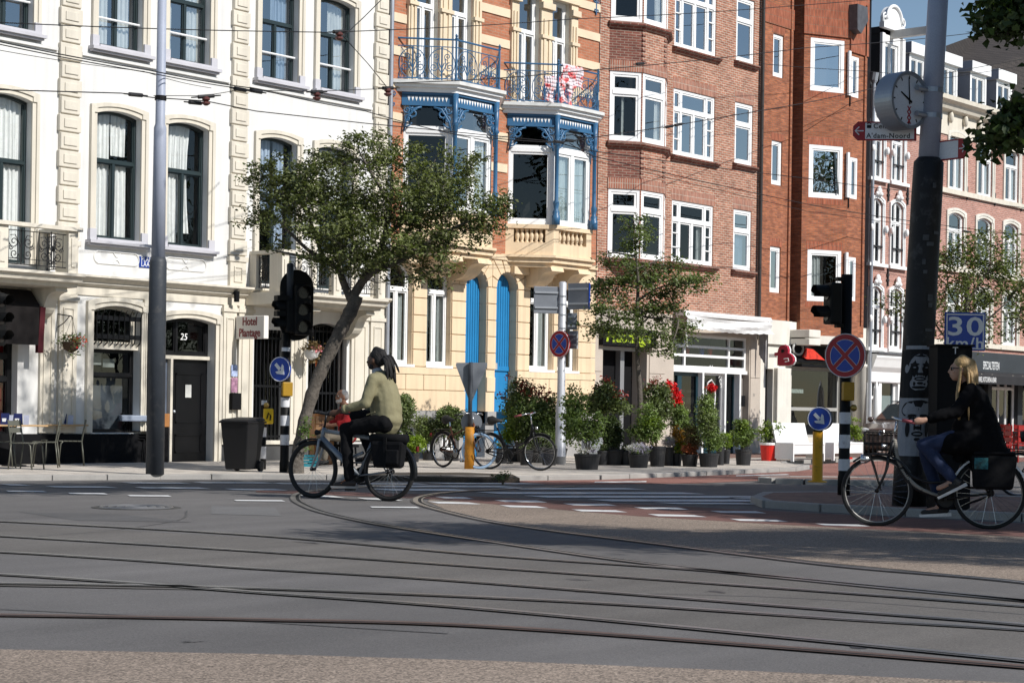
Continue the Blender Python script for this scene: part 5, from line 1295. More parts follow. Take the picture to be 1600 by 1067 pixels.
q=MB(FAC); q.prism([(.02,ZCd+.24),(-1.6,ZCd+1.35),(-9,ZCd+1.45),(-9,ZCd-.5)],DX0,DX1,'s'); q.build('roof',MATS['slate_roof'],dorm)
DW=mat('dormer_cheek_paint',(.27,.275,.31),.7,.06)
for u0,u1,vt,vb in ((1436,1462,64,140),(1485,1511,79,160),(1531,1556,94,172),(1572,1596,107,182)):
 a,c=fx(u0,110,-.1),fx(u1,125,-.1); z1=fz(u0,vt,-.1); z0=ZCd+.25
 o=O(a+.12,c-.12,z0+.08,z1-.46)
 d=wall(dorm,FAC,a,c,z0-.1,z1-.36,[o],WPAINT,.1,d=-.25,name='dormer')
 window(dorm,FAC,o,-.28,WPAINT,[(0,1,[.5])],fw=.05,sash=.03,g=GLASS,name='dormer_window')
 q=MB(FAC); q.box(a-.10,c+.10,-3.6,-.12,z1-.36,z1); q.build('dormer_roof',WPAINT,dorm)
 q=MB(FAC);
 q.box(a-.004,a+.05,-3.5,-.254,z0-.3,z1-.37); q.build('dormer_cheek',DW,dorm); q=MB(FAC); q.box(c-.05,c+.004,-3.5,-.254,z0-.3,z1-.37); q.build('dormer_cheek',DW,dorm)
 q=MB(FAC); q.box(a-.108,a-.101,-3.6,-.13,z1-.36,z1-.005); q.build('dormer_fascia',DW,dorm)
q=MB(FAC); s=fx(1590,105); q.box(s-.6,s+.9,-3.4,-2.6,ZCd+1.3,ZCd+2.15); q.build('chimney',CREAM,dorm)
# shops below: dark fascia and awnings
SLATE=mat('slate_fascia',(.035,.04,.045),.6,.12)
so2=[O(colsD[1][0]-1.2,colsD[1][0]+.6,PV,3.0),O(colsD[1][0]+.8,colsD[1][0]+3.2,PV,3.0),O(colsD[1][0]+3.5,colsD[1][0]+5.6,PV,3.0),O(colsD[1][0]+6,colsD[1][0]+8.6,PV,3.0)]
wall(dorm,FAC,DX0,DX1,0,ZSd,so2,SLATE,.3,name='shop_front')
for i,o in enumerate(so2):window(dorm,FAC,o,-.15,[BLACKP,BLACKP,WPAINT,BLACKP][i],[(0,.75,[.4,.7]),(.75,1,[.4,.7])],fw=.07,sash=.03,g=GLASSD,name='shop_window')
fb_=box_part(dorm,FAC,'fascia_board',SLATE,colsD[1][0]-1.6,DX1,.01,.16,fz(1540,584),fz(1540,561))
text_on('SPECIALTEITEN',.34,FAC,fx(1542,571),.162,fz(1542,572),WPAINT,fb_,'lettering',.004,stretch=(.55,1.15))
b=MB(FAC); z1=fz(1540,581); z0=fz(1540,592); b.prism([(.16,z1),(1.3,z0+.05),(1.3,z0-.22),(1.27,z0-.22),(1.27,z0+.02),(.16,z1-.05)],colsD[1][0]-1.6,DX1,'s'); aw2=b.build('awning',mat('black_canvas',(.02,.02,.022),.85,.15),dorm)
text_on('BORREL KITCHEN & BAR',.22,FAC,fx(1541,594,-1.3),1.302,z0-.085,WPAINT,aw2,'lettering',.003,stretch=(.62,1.1))
for i in range(7):
 q=MB(FAC); s=colsD[1][0]-.8+i*.8; q.ball((s,.9,2.5+.12*abs(i%3-1)),.04,8,5); q.build('hanging_bulb',mat('bulb_glass',(.8,.75,.6),.2),dorm,smooth=True)

# ================================================================== dark roof beyond
far=thing('dark_roofed_hall','large hall with a plain dark brown pitched roof rising behind the dormers','building',(80,22,0))
zr1=None
def bk(u,v,y):x,z=fac(u,v,y); return (x,y,z)
p=[bk(1478,72,24),bk(1530,53,30),bk(1660,12,30),bk(1900,0,30),bk(1900,260,24),bk(1440,260,24)]
TILE=brick('dark_roof_tiles',(.052,.044,.040),(.045,.038,.035),(.022,.02,.019),.32,.30,.02,bump=.4,var=.15)
b=MB(); b.poly([p[0],p[1],p[2],p[3],(p[3][0],24,p[0][2]-2),(p[0][0],24,p[0][2]-2)]); b.build('roof',TILE,far,uv=True)
b=MB(); x0,x1=p[0][0],p[3][0]; zt_=p[0][2]-2; b.box(x0,x1,24.2,50,0,zt_); b.build('wall',STONE,far)
b=MB(); b.quad(p[1],p[3],(p[3][0],48,p[0][2]-3),(p[1][0],48,p[0][2]-3)); b.build('back_roof',TILE,far,uv=True)

# ================================================================== street furniture
CAMF=-HEAD                                   # frame angle that faces the camera
BLUE_S=mat('sign_blue',(.010,.055,.36),.35,.04); RED_S=mat('sign_red',(.36,.008,.018),.35,.05); WHITE_S=mat('sign_white',(.72,.73,.74),.4,.03)
SBACK=mat('sign_back_grey',(.20,.215,.24),.5,.08,metal=.35); YEL=mat('bollard_yellow',(.72,.34,.012),.5,.08,dirt=((.25,.14,.03),8)); YELB=mat('button_yellow',(.78,.50,.01),.4,.06)
BLK=mat('signal_black',(.006,.006,.006),.6,.15,spec=.2); BAND=mat('white_band',(.66,.66,.68),.5,.06,dirt=((.3,.3,.3),8)); LENS=mat('dark_lens',(.016,.013,.012),.2,.1,spec=.55)
def disc(F,s,z,r,d0,d1,n=28,rz=None):
 return [(s+r*math.cos(2*math.pi*i/n),z+(rz or r)*math.sin(2*math.pi*i/n)) for i in range(n)]
def arrow_sign(parent_name,label,x,y,z,r,ang,dirn=-45,cat='road sign'):
 F=Frame(x,y,z,ang); t=thing(parent_name,label,cat,(x,y,z-r))
 b=MB(F); b.prism(disc(F,0,0,r,0,0),-.035,0,'d'); b.build('sign_plate',BLUE_S,t)
 b=MB(F); b.tube([(r*.955*math.cos(2*math.pi*i/32),.0,r*.955*math.sin(2*math.pi*i/32)) for i in range(32)],r*.035,5,closed=True); b.build('white_rim',WHITE_S,t)
 a=rad(dirn); R2=lambda p:(p[0]*math.cos(a)-p[1]*math.sin(a),p[0]*math.sin(a)+p[1]*math.cos(a))
 k=r*.62; pts=[R2(p) for p in [(-k*.95,.22*k),(.05*k,.22*k),(-.22*k,.72*k),(.12*k,.72*k),(k,0),(.12*k,-.72*k),(-.22*k,-.72*k),(.05*k,-.22*k),(-k*.95,-.22*k)]]
 # split the arrow into convex pieces
 for q in (pts[0:2]+pts[7:9],):b=MB(F); b.prism(q,0,.006,'d'); b.build('arrow_shaft',WHITE_S,t)
 h=[R2(p) for p in [(.05*k,.22*k),(-.22*k,.72*k),(.12*k,.72*k),(k,0),(.12*k,-.72*k),(-.22*k,-.72*k),(.05*k,-.22*k),(.27*k,0)]]
 b=MB(F); b.prism([h[0],h[1],h[2],h[3],h[7]],0,.0065,'d'); b.prism([h[7],h[3],h[4],h[5],h[6]],0,.0065,'d'); b.build('arrow_head',WHITE_S,t)
 b=MB(F); b.tube([(0,-.06,-r*.9),(0,-.06,r*.5)],.03,8); b.build('bracket',BLK,t)
 return t
def no_stopping(label,x,y,z,r,ang):
 F=Frame(x,y,z,ang); t=thing('no_stopping_sign',label,'road sign',(x,y,z-r))
 b=MB(F); b.prism(disc(F,0,0,r,0,0,36),-.035,0,'d'); b.build('sign_plate',RED_S,t)
 b=MB(F); b.tube([(r*.985*math.cos(2*math.pi*i/36),-.002,r*.985*math.sin(2*math.pi*i/36)) for i in range(36)],r*.022,5,closed=True); b.build('white_rim',WHITE_S,t)
 ri=r*.73; g=r*.10
 for k in range(4):
  c=math.pi/2*k; a=math.pi/4
  off=(g*1.414*math.cos(c),g*1.414*math.sin(c)); pts=[off]; e=math.asin(g/ri)
  for i in range(9):
   q=c-a+e+(2*a-2*e)*i/8; pts.append((ri*math.cos(q),ri*math.sin(q)))
  b=MB(F); b.prism(pts,0,.005,'d'); b.build('blue_field',BLUE_S,t)
  b=MB(F); b.tube([(p[0],.004,p[1]) for p in pts],r*.014,4,closed=True); b.build('white_edge',WHITE_S,t)
 return t
def head(parent,F,s,d,z,n=3,wd=.26,name='signal_head'):
 """signal head with n lenses, bottom at z"""
 h=.29*n; b=MB(F); b.box(s-wd/2,s+wd/2,d-.18,d,z,z+h); hd=b.build(name,BLK,parent,bevel=.03)
 for i in range(n):
  zc_=z+.145+.29*i
  q=MB(F); q.prism(disc(F,s,zc_,.095,0,0,20),d,d+.012,'d'); q.build('lens',LENS,hd)
  q=MB(F); m=12
  P=[(s+.115*math.cos(t),zc_+.115*math.sin(t)) for t in [math.pi*(-.12)+math.pi*1.24*k/m for k in range(m+1)]]
  for (a0,z0),(a1,z1) in zip(P,P[1:]):
   q.quad((a0,d,z0),(a0,d+.20-.05*(z0<zc_),z0),(a1,d+.20-.05*(z1<zc_),z1),(a1,d,z1))
  q.build('hood',BLK,hd)
 return hd
def banded(t,x,y,z0,r,bands,top,m=BLK,r2=None):
 b=MB(); b.lathe([(r*1.12,z0),(r*1.12,z0+.25),(r,z0+.3),(r2 or r,top)],(x,y,0),18); p=b.build('post',m,t,smooth=True)
 for a,c in bands:q=MB(); q.lathe([(r+.004,a),(r+.004,c)],(x,y,0),18,caps=False); q.build('white_band',BAND,p,smooth=True)
 return p
def zat(u,v,x,y):      # height of the pixel row above the ground at the place (x, y)
 du,dv=u-800,v-640
 return CAM[2]-(-du*_sr+dv*_cr)/FPX*depth(x,y)

# left traffic light
x,y=gnd(444,745);
t=thing('traffic_light','black traffic light with tall oval backboard and striped post before the leaning tree','traffic light',(x,y,0))
za=lambda v,u=450:zat(u,v,x,y)
banded(t,x,y,0,.075,[(za(695),za(679)),(za(665),za(649)),(za(636),za(621)),(za(549),za(543))],za(520))
F=Frame(x,y,0,CAMF+rad(22)); k=1/pxm(x,y)
b=MB(F); pts=[]; hw=27*k; zt_,zb_=za(421,468)-hw,za(532,468)+hw; sc=(468-452)*k
for i in range(13):a=math.pi*i/12; pts.append((sc+hw*math.cos(a),zt_+hw*math.sin(a)))
for i in range(13):a=math.pi+math.pi*i/12; pts.append((sc+hw*math.cos(a),zb_+hw*math.sin(a)))
b.prism(pts,-.02,0,'d'); b.build('backboard',BLK,t)
head(t,F,sc+.06,.20,za(524,468),3,.28)
F2=Frame(x,y,0,CAMF-rad(65)); head(t,F2,0,.04,za(520,430),2,.30)
for v_ in (490,466):b=MB(F2); b.box(-.1,.1,.0,.2,za(v_+4,430),za(v_-4,430)); b.build('bracket',BLK,t)
b=MB(); b.lathe([(.06,za(470)),(.06,za(413)),(.03,za(411))],(x+.639*.05,y-.769*.05,0),14); b.build('top_tube',SLEEVE,t,smooth=True)
b=MB(F); b.box(-.09,.09,.06,.16,za(619),za(597)); b.build('push_button_box',mat('shaded_yellow_box',(.36,.20,.008),.5,.1),t,bevel=.015)  # darker copy of the button yellow, shade put into the colour
arrow_sign('arrow_sign','blue round sign with white arrow on the left striped traffic light post',*(Vector((x,y,0))+Vector((F.s,-F.c,0))*.14-_r*.14).to_2d(),za(577,439),19.5*k,CAMF-rad(28))
# second traffic light cut by the left edge
pe=atd(-27,735,31.0); x,y=pe.x,pe.y
t=thing('traffic_light','black oval traffic light backboard cut off by the left edge of the picture','traffic light',(x,y,0))
banded(t,x,y,0,.075,[(za(695,-10),za(679,-10)),(za(665,-10),za(649,-10))],za(440,-10))
F=Frame(x,y,0,CAMF+rad(62)); k=1/pxm(x,y); b=MB(F); pts=[]; hw=27*k; zt_,zb_=za(446,0)-hw,za(547,0)+hw
for i in range(13):a=math.pi*i/12; pts.append((.15+hw*math.cos(a),zt_+hw*math.sin(a)))
for i in range(13):a=math.pi+math.pi*i/12; pts.append((.15+hw*math.cos(a),zb_+hw*math.sin(a)))
b.prism(pts,-.02,0,'d'); b.build('backboard',BLK,t)
head(t,F,.15,.20,za(540,0),3,.28)
# small striped post with yellow button box
x,y=gnd(411,740)
t=thing('push_button_post','short black and white post carrying a yellow push button box','bollard',(x,y,0))
banded(t,x,y,0,.045,[(za(652+31),za(637+31)),(za(717),za(698)),(za(633),za(626))],za(624,412))
F=Frame(x,y,0,CAMF+rad(15)); b=MB(F); b.box(-.02,.15,.03,.16,za(662,415),za(638,415)); bb=b.build('button_box',YELB,t,bevel=.02)
q=MB(F); q.tube([(.03,.165,za(655)),(.06,.165,za(645)),(.10,.165,za(650)),(.09,.165,za(657))],.012,5); q.build('hand_symbol',BLK,bb)
b=MB(F); b.ball((.03,.08,za(633,415)),.05); b.build('signal_knob',mat('brass',(.45,.30,.08),.35,metal=.6),t,smooth=True)
# right traffic light
x,y=gnd(1318,783)
t=thing('traffic_light','black traffic light seen from its side on a striped post near the cycling woman','traffic light',(x,y,.09))
banded(t,x,y,.09,.078,[(za(735,1320),za(717,1320)),(za(700,1320),za(679,1320)),(za(662,1320),za(644,1320))],za(429,1322))
F=Frame(x,y,0,CAMF-rad(75)); head(t,F,.0,.30,za(507,1300),2,.28)
for v_ in (436.5,509):b=MB(F); b.box(-.05,.05,0,.16,za(v_+3,1310),za(v_-3,1310)); b.build('bracket',BLK,t)
F=Frame(x,y,0,CAMF+rad(10)); b=MB(F); b.box(-.08,.08,.06,.17,za(626,1320),za(597,1320)); b.build('push_button_box',mat('shaded_yellow_box',(.36,.20,.008),.5,.1),t,bevel=.015)  # yellow box again, its shade mixed into the colour
b=MB(F); b.ball((.10,.08,za(637,1325)),.05); b.build('signal_knob',MATS['brass'],t,smooth=True)
k=1/pxm(x,y); pnt=Vector((x,y,0))-_v*.12-_r*.03
no_stopping('large round no stopping sign in red and blue on the right striped post',pnt.x,pnt.y,za(556,1316),34.3*k,CAMF-rad(36))
# yellow bollard with arrow sign on the island
x,y=gnd(1277,753,.09)
t=thing('yellow_bollard','bright yellow traffic island bollard standing before the white benches','bollard',(x,y,.09))
b=MB(); b.lathe([(.16,.09),(.16,.11),(.088,.12),(.085,za(674,1273))],(x,y,0),18); b.build('bollard_tube',YEL,t,smooth=True)
b=MB(); b.lathe([(.075,za(674,1273)),(.095,za(671,1273)),(.05,za(668,1273))],(x,y,0),14); b.build('collar',BLK,t,smooth=True)
k=1/pxm(x,y); arrow_sign('arrow_sign','small blue round arrow sign on top of the yellow bollard',x-_v.x*.1,y-_v.y*.1,za(654,1273),18.5*k,CAMF-rad(18))
F=Frame(x,y,0,CAMF-rad(18)); b=MB(F); b.prism(disc(F,.04,za(654,1273),18*k,0,0),-.14,.05,'d'); b.build('lamp_housing',BLK,t)
# yellow post with sign backs, on the kerb
x,y=gnd(733,739)
t=thing('yellow_post','ochre yellow post with dark upper tube on the weedy kerb','post',(x,y,PV))
b=MB(); b.lathe([(.095,PV-.02),(.092,za(667,735))],(x,y,0),18); b.build('post_tube',mat('ochre_paint',(.46,.19,.012),.55,.12,dirt=((.2,.1,.02),8)),t,smooth=True)
b=MB(); b.lathe([(.04,za(668,735)),(.04,za(566,740))],(x,y,0),12); b.build('upper_tube',SLEEVE,t,smooth=True)
k=1/pxm(x,y); F=Frame(x-_v.x*-.10,y-_v.y*-.10,0,CAMF+rad(4))
yb=thing('give_way_sign','grey back of a triangular give way sign above the ochre post','road sign',(x,y,za(628,742)))
F=Frame(x+_v.x*.06,y+_v.y*.06,0,CAMF+rad(4))
b=MB(F); b.prism([(-22.5*k,za(567,742)),(25*k,za(566,742)),(26*k,za(570,742)),(2.5*k,za(628,742)),(-1*k,za(628,742)),(-23.5*k,za(571,742))],-.02,.0,'d'); b.build('sign_plate',SBACK,yb)
b=MB(F); b.box(-.05,.06,.0,.03,za(620,742),za(569,742)); b.build('stiffener',SBACK,yb)
rb2=thing('round_sign','grey back of a round road sign just above the ochre post top','road sign',(x,y,za(676,737)))
F=Frame(x+_v.x*.08,y+_v.y*.08,0,CAMF+rad(4))
b=MB(F); b.prism(disc(F,.03,za(660,737),16.5*k,0,0),-.02,0,'d'); b.build('sign_plate',SBACK,rb2); b=MB(F); b.box(-.03,.05,.0,.03,za(675,737),za(646,737)); b.build('stiffener',SBACK,rb2)
# grey sign pole by the planters
x,y=gnd(875,731); k=1/pxm(x,y)
t=thing('sign_pole','light grey steel pole with a thicker foot among the potted plants','sign pole',(x,y,PV))
b=MB(); b.lathe([(.122,PV),(.122,za(715,875)),(.112,za(714,875)),(.110,za(634,876)),(.085,za(626,876)),(.082,za(442,876)),(.05,za(440,876))],(x,y,0),20); b.build('pole',mat('light_grey_paint',(.48,.49,.52),.45,.06,metal=.2,streak=.08),t,smooth=True)
b=MB(); b.lathe([(.124,PV),(.124,za(713,875))],(x,y,0),20,caps=False); b.build('foot_band',mat('foot_grey',(.16,.16,.16),.6,.1),t,smooth=True)
for v in (463,476,492,513,545):q=MB(); q.lathe([(.09,za(v+1.2,876)),(.09,za(v-1.2,876))],(x,y,0),16); q.build('clamp',STEELG,t)
def plate(label,u0,u1,v0,v1,dpt,rot,name='traffic_sign',edge=None):
 s=thing(name,label,'road sign',(x,y,za(v1,(u0+u1)/2))); F=Frame(x+_v.x*dpt,y+_v.y*dpt,0,CAMF+rad(rot)); c=1/math.cos(rad(rot))
 um=(u0+u1)/2; a,e=(u0-876)*k*c,(u1-876)*k*c
 b=MB(F); b.box(a,e,-.02,0,za(v1,um),za(v0,um)); b.build('sign_plate',SBACK,s,bevel=.012)
 for f in (.22,.78):b=MB(F); b.box(a+.02,e-.02,0,.03,za(v1+(v0-v1)*f+1.6,um),za(v1+(v0-v1)*f-1.2,um)); b.build('mounting_rail',STEELG,s)
 if edge:b=MB(F); b.box(e,e+.02,-.03,.005,za(v1,um),za(v0,um)); b.build('coloured_edge',edge,s)
 return s
plate('wide grey back of a direction sign on the left of the grey pole',831,870,448,490,.0,12)
plate('grey sign back with blue edge on the right of the grey pole',884,916,443,484,.04,-30,edge=BLUE_S)
plate('narrow grey sign back under the blue edged one',884,899,489,515,.04,-10)
plate('lowest narrow grey sign back on the grey pole',885,899,517,545,.04,-22,edge=WHITE_S)
pnt=Vector((x,y,0))-_v*.12-_r*.06
no_stopping('small round no stopping sign clamped to the light grey pole',pnt.x,pnt.y,za(537.5,869),21*k,CAMF-rad(44))
# tall tram pole on the left
x,y=gnd(242,741,PV); k=1/pxm(x,y)
t=thing('tram_pole','tall pale grey tram pole with a thick dark grey foot before door 25','pole',(x,y,PV))
b=MB(); b.lathe([(.148,PV),(.140,za(410,242)),(.118,za(402,242))],(x,y,0),28); b.build('dark_foot',SLEEVE,t,smooth=True)
b=MB(); b.lathe([(.112,za(404,242)),(.102,za(200,242)),(.080,za(194,242)),(.066,za(-160,240))],(x,y,0),24); b.build('shaft',GREYPAINT,t,smooth=True)
b=MB(); b.lathe([(.095,za(157,240)),(.095,za(150,240))],(x,y,0),16); b.build('collar',BLK,t)
# leaning big pole on the right, with clock and signs
x,y=gnd(1420,790,.09); k=1/pxm(x,y); tilt=_r*.042
t=thing('clock_pole','massive leaning pole with black lower half, pasted posters and grey top','pole',(x,y,.09))
def lp(z):return Vector((x,y,0))+tilt*z+Vector((0,0,z))
b=MB(); b.tube([lp(.05),lp(.55),lp(.7),lp(za(300,1450)),lp(za(254,1450)),lp(za(247,1450))],[.215,.215,.200,.192,.186,.140],28); b.build('black_sleeve',mat('black_sleeve_paint',(.006,.006,.007),.6,.3,6,.2,40,bump=.08,dirt=((.05,.05,.052),5)),t,smooth=True)
b=MB(); b.tube([lp(za(255,1450)),lp(za(-120,1470))],[.132,.122],24); b.build('shaft',GREYPAINT,t,smooth=True)
PAPER=mat('grey_paper',(.30,.31,.33),.8,.08,5); INK=mat('black_ink',(.012,.012,.013),.8,.1)
def wrap(F0,pts,r,off,zc_):      # flat shape laid on the round pole; pts (s along the arc, z)
 out=[]
 for s,z in pts:
  a=s/r; base=lp(z); o=-_v*math.cos(a)+_r*math.sin(a); out.append(tuple(base+o*(r+off)))
 return out
def patch(parent,name,m,s0,s1,z0,z1,off,r=.212,n=8):
 b=MB(); vs=[]; fs=[]
 for i in range(n+1):
  s=s0+(s1-s0)*i/n; vs+=wrap(None,[(s,z0),(s,z1)],r,off,0)
 for i in range(n):fs.append((2*i,2*i+2,2*i+3,2*i+1))
 b.add(vs,fs); return b.build(name,m,parent)
def blob(parent,m,pts,off,name='printed_shape',r=.212):
 b=MB(); c=(sum(p[0] for p in pts)/len(pts),sum(p[1] for p in pts)/len(pts)); vs=wrap(None,[c]+list(pts),r,off,0); n=len(pts)
 b.add(vs,[(0,1+i,1+(i+1)%n) for i in range(n)]); return b.build(name,m,parent)
def face_poster(z0,z1,s0,s1,seed,cap):
 rd=random.Random(seed); P=patch(t,'pasted_poster',PAPER if cap else INK,s0,s1,z0,z1,.006)
 sm=(s0+s1)/2; h=z1-z0; w_=s1-s0
 el=lambda cx_,cz_,rx,rz,n=18,j=.04:[(sm+w_*(cx_+rx*math.cos(q)*(1+rd.uniform(-j,j))),z0+h*(cz_+rz*math.sin(q)*(1+rd.uniform(-j,j)))) for q in [2*math.pi*i/n for i in range(n)]]
 L,D=PAPER,INK
 if not cap:
  blob(P,L,el(0,.60,.27,.33),.010); blob(P,L,el(-.02,.28,.20,.16),.0105); blob(P,L,el(-.31,.60,.05,.09),.010); blob(P,D,el(0,.93,.24,.07),.012)
 else:
  blob(P,D,el(0,.80,.40,.17),.010); blob(P,L,el(0,.52,.33,.34),.0115)
 for sg in (-1,1):
  blob(P,D,el(sg*.13,.70,.10,.025),.014); blob(P,D,el(sg*.13,.63,.085,.035),.014); blob(P,L,el(sg*.13,.63,.035,.012,10),.016); blob(P,D,el(sg*.22,.47,.05,.14),.014); blob(P,D,el(sg*.07,.50,.018,.06),.014)
 blob(P,D,el(0,.49,.08,.03),.014); blob(P,D,el(0,.385,.13,.045),.014); blob(P,L,el(0,.385,.09,.015,12),.016); blob(P,D,el(0,.29,.07,.03),.014); blob(P,L,el(.0,.325,.05,.008,10),.016)
 if not cap:blob(P,D,el(-.02,.20,.16,.03),.014); blob(P,D,el(.05,.12,.14,.03),.014)
zz1,zz2,zz3=za(541,1437),za(621,1435),za(712,1432)
face_poster(zz2+.01,zz1-.06,-.27,.27,3,False); face_poster(zz3,zz2-.01,-.27,.27,5,True)
patch(t,'paper_strip',PAPER,-.20,.20,zz1-.045,zz1,.006)
for i in range(9):patch(t,'sticker_remnant',mat('sticker_grey',(.07,.075,.08),.8,.3,12),*(lambda s,z,a,h:(s,s+a,z,z+h))(random.uniform(-.18,.1),random.uniform(zz1+.1,za(270,1448)),random.uniform(.04,.12),random.uniform(.03,.09)),.005,r=.205)
# clock
cz_=za(157,1430); cp=atd(1420,157,-.1+depth(x,y)-.12); R_=45*k
ck_=thing('station_clock','big round double faced silver street clock showing ten, fixed to the pole','clock',tuple(cp-Vector((0,0,R_))))
F=Frame(cp.x,cp.y,cp.z,CAMF+rad(38)); hd_=.13
SIL=mat('clock_silver',(.36,.38,.41),.38,.06,metal=.55)
b=MB(F)
prof=[(R_*.97,-hd_*2.0),(R_,-hd_*1.9),(R_,0),(R_*.985,.03),(R_*.88,.03),(R_*.86,.0)]
b.lathe([(r,h) for r,h in prof],(0,0,0),48,'y'); b.build('case',SIL,ck_,smooth=False)
b=MB(F); b.prism(disc(F,0,0,R_*.87,0,0,40),.0,.006,'d'); b.build('dial',mat('clock_dial',(.66,.68,.70),.35,.03),ck_)
for i in range(12):
 a=math.pi/2-2*math.pi*i/12; c,s=math.cos(a),math.sin(a); r0,r1,w_=R_*.72,R_*.84,R_*.022
 b=MB(F); b.prism([(r0*c-w_*s,r0*s+w_*c),(r1*c-w_*s,r1*s+w_*c),(r1*c+w_*s,r1*s-w_*c),(r0*c+w_*s,r0*s-w_*c)],.006,.009,'d'); b.build('hour_mark',BLACKP,ck_)
for ln,hr,w_ in ((.78,11.88,.026),(.50,9.96,.038)):
 a=math.pi/2-2*math.pi*hr/12; c,s=math.cos(a),math.sin(a); r0,r1,w_=-R_*.14,R_*ln,R_*w_
 b=MB(F); b.prism([(r0*c-w_*s,r0*s+w_*c),(r1*c-w_*.6*s,r1*s+w_*.6*c),(r1*c+w_*.6*s,r1*s-w_*.6*c),(r0*c+w_*s,r0*s-w_*c)],.012,.017,'d'); b.build('hand',BLACKP,ck_)
for i in range(3):text_on('X',R_*.26,F,0,.009,-R_*(.32+.2*i),RED_S,ck_,'red_cross',.002,bold=.003)
b=MB(); pb=lp(cp.z); b.tube([cp+_r*.1+Vector((0,0,.16)),pb+Vector((0,0,.16))],.035,8); b.tube([cp+_r*.1-Vector((0,0,.16)),pb-Vector((0,0,.16))],.035,8); b.build('bracket',SIL,ck_)
for e in (-.16,.16):b=MB(); b.tube([lp(cp.z+e-.03),lp(cp.z+e+.03)],.138,20); b.build('clamp',SIL,ck_)
# finger posts
c0=atd(1333,205,depth(x,y)+.02); F=Frame(c0.x,c0.y,0,CAMF-rad(4)); z0,z1=zat(1385,220,x,y),zat(1385,190.5,x,y); L=98*k; zm=(z0+z1)/2
fp=thing('direction_sign','white finger sign with red border and left arrow behind the clock','direction sign',(c0.x,c0.y,z0))
FR=mat('finger_red',(.34,.02,.025),.45,.05)
b=MB(F); b.prism([(.0,zm),(.0,zm-.06),(.06,z0),(L,z0),(L,z1),(.06,z1),(.0,zm+.06)],-.03,0,'d'); b.build('sign_plate',FR,fp)
b=MB(F); b.prism([(.15,z0+.018),(L-.03,z0+.018),(L-.03,z1-.018),(.15,z1-.018)],0,.004,'d'); b.build('white_panel',WHITE_S,fp)
b=MB(F); b.tube([(.13,.004,zm),(.03,.004,zm)],.008,5); b.tube([(.075,.004,zm+.05),(.025,.004,zm),(.075,.004,zm-.05)],.008,5); b.build('arrow',WHITE_S,fp)
text_on('Centraal',.088,F,.25,.005,zm+.058,INK,fp,'lettering',.002,align='LEFT',spacing=1.1,bold=.001)
text_on("A'dam-Noord",.088,F,.165,.005,zm-.062,INK,fp,'lettering',.002,align='LEFT',spacing=1.1,bold=.001)
b=MB(F); b.box(.17,.225,.004,.008,zm+.035,zm+.075); b.tube([(.17,.006,zm+.09),(.2,.006,zm+.1),(.225,.006,zm+.085)],.006,4); b.build('tram_symbol',INK,fp)
c1_=atd(1466,240,depth(x,y)-.05); F=Frame(c1_.x,c1_.y,0,CAMF-rad(52)); z0,z1=zat(1470,253,x,y),zat(1470,222,x,y); zm=(z0+z1)/2; L=.44
fp=thing('direction_sign','white finger sign turned edgeways with red tip right of the big pole','direction sign',(c1_.x,c1_.y,z0))
b=MB(F); b.prism([(0,z0),(L-.06,z0),(L,zm-.06),(L,zm+.06),(L-.06,z1),(0,z1)],-.03,0,'d'); b.build('sign_plate',FR,fp)
b=MB(F); b.prism([(0.02,z0+.018),(L-.13,z0+.018),(L-.13,z1-.018),(.02,z1-.018)],0,.004,'d'); b.build('white_panel',WHITE_S,fp)
b=MB(F); b.tube([(L-.11,.004,zm),(L-.03,.004,zm)],.008,5); b.tube([(L-.06,.004,zm+.05),(L-.025,.004,zm),(L-.06,.004,zm-.05)],.008,5); b.build('arrow',WHITE_S,fp)
# cabinet beside the pole and the 30 km/h sign behind it
x2,y2=gnd(1489,796,.09); k2=1/pxm(x2,y2); F=Frame(x2,y2,0,CAMF+rad(6))
cb=thing('switch_cabinet','tall black switch cabinet standing behind the cycling woman','cabinet',(x2,y2,.09))
b=MB(F); b.box(-28*k2,28*k2,-.35,0,.09,zat(1489,541,x2,y2)); b.build('cabinet_body',mat('cabinet_black',(.005,.005,.006),.7,.2,spec=.15),cb,bevel=.015)
b=MB(F); b.box(-26*k2,26*k2,0,.012,.25,zat(1489,556,x2,y2)); b.build('cabinet_door',MATS['cabinet_black'],cb,bevel=.006)
b=MB(F); b.box(-30*k2,30*k2,-.38,.03,zat(1489,541,x2,y2),zat(1489,538,x2,y2)); b.build('cabinet_roof',MATS['cabinet_black'],cb)
text_on('T',.12,F,0,.002,zat(1489,548,x2,y2),WHITE_S,cb,'lettering',.002)
ps=atd(1508,518,depth(x2,y2)+.9); k3=(depth(x2,y2)+.9)/FPX; F=Frame(ps.x,ps.y,0,CAMF+rad(3)); z0,z1=ps.z-30*k3,ps.z+30*k3
sp=thing('speed_sign','blue rectangular 30 km/h sign above the black cabinet','road sign',(ps.x,ps.y,.0))
b=MB(F); b.box(-32.5*k3,32.5*k3,-.03,0,z0,z1); b.build('sign_plate',BLUE_S,sp,bevel=.012)
b=MB(F); e=.016
for a in ((-32.5*k3+.02,32.5*k3-.02,z0+.02,z0+.02+e),(-32.5*k3+.02,32.5*k3-.02,z1-.02-e,z1-.02),(-32.5*k3+.02,-32.5*k3+.02+e,z0+.02+e,z1-.02-e),(32.5*k3-.02-e,32.5*k3-.02,z0+.02+e,z1-.02-e)):b.box(a[0],a[1],0,.003,a[2],a[3])
b.build('white_border',WHITE_S,sp)
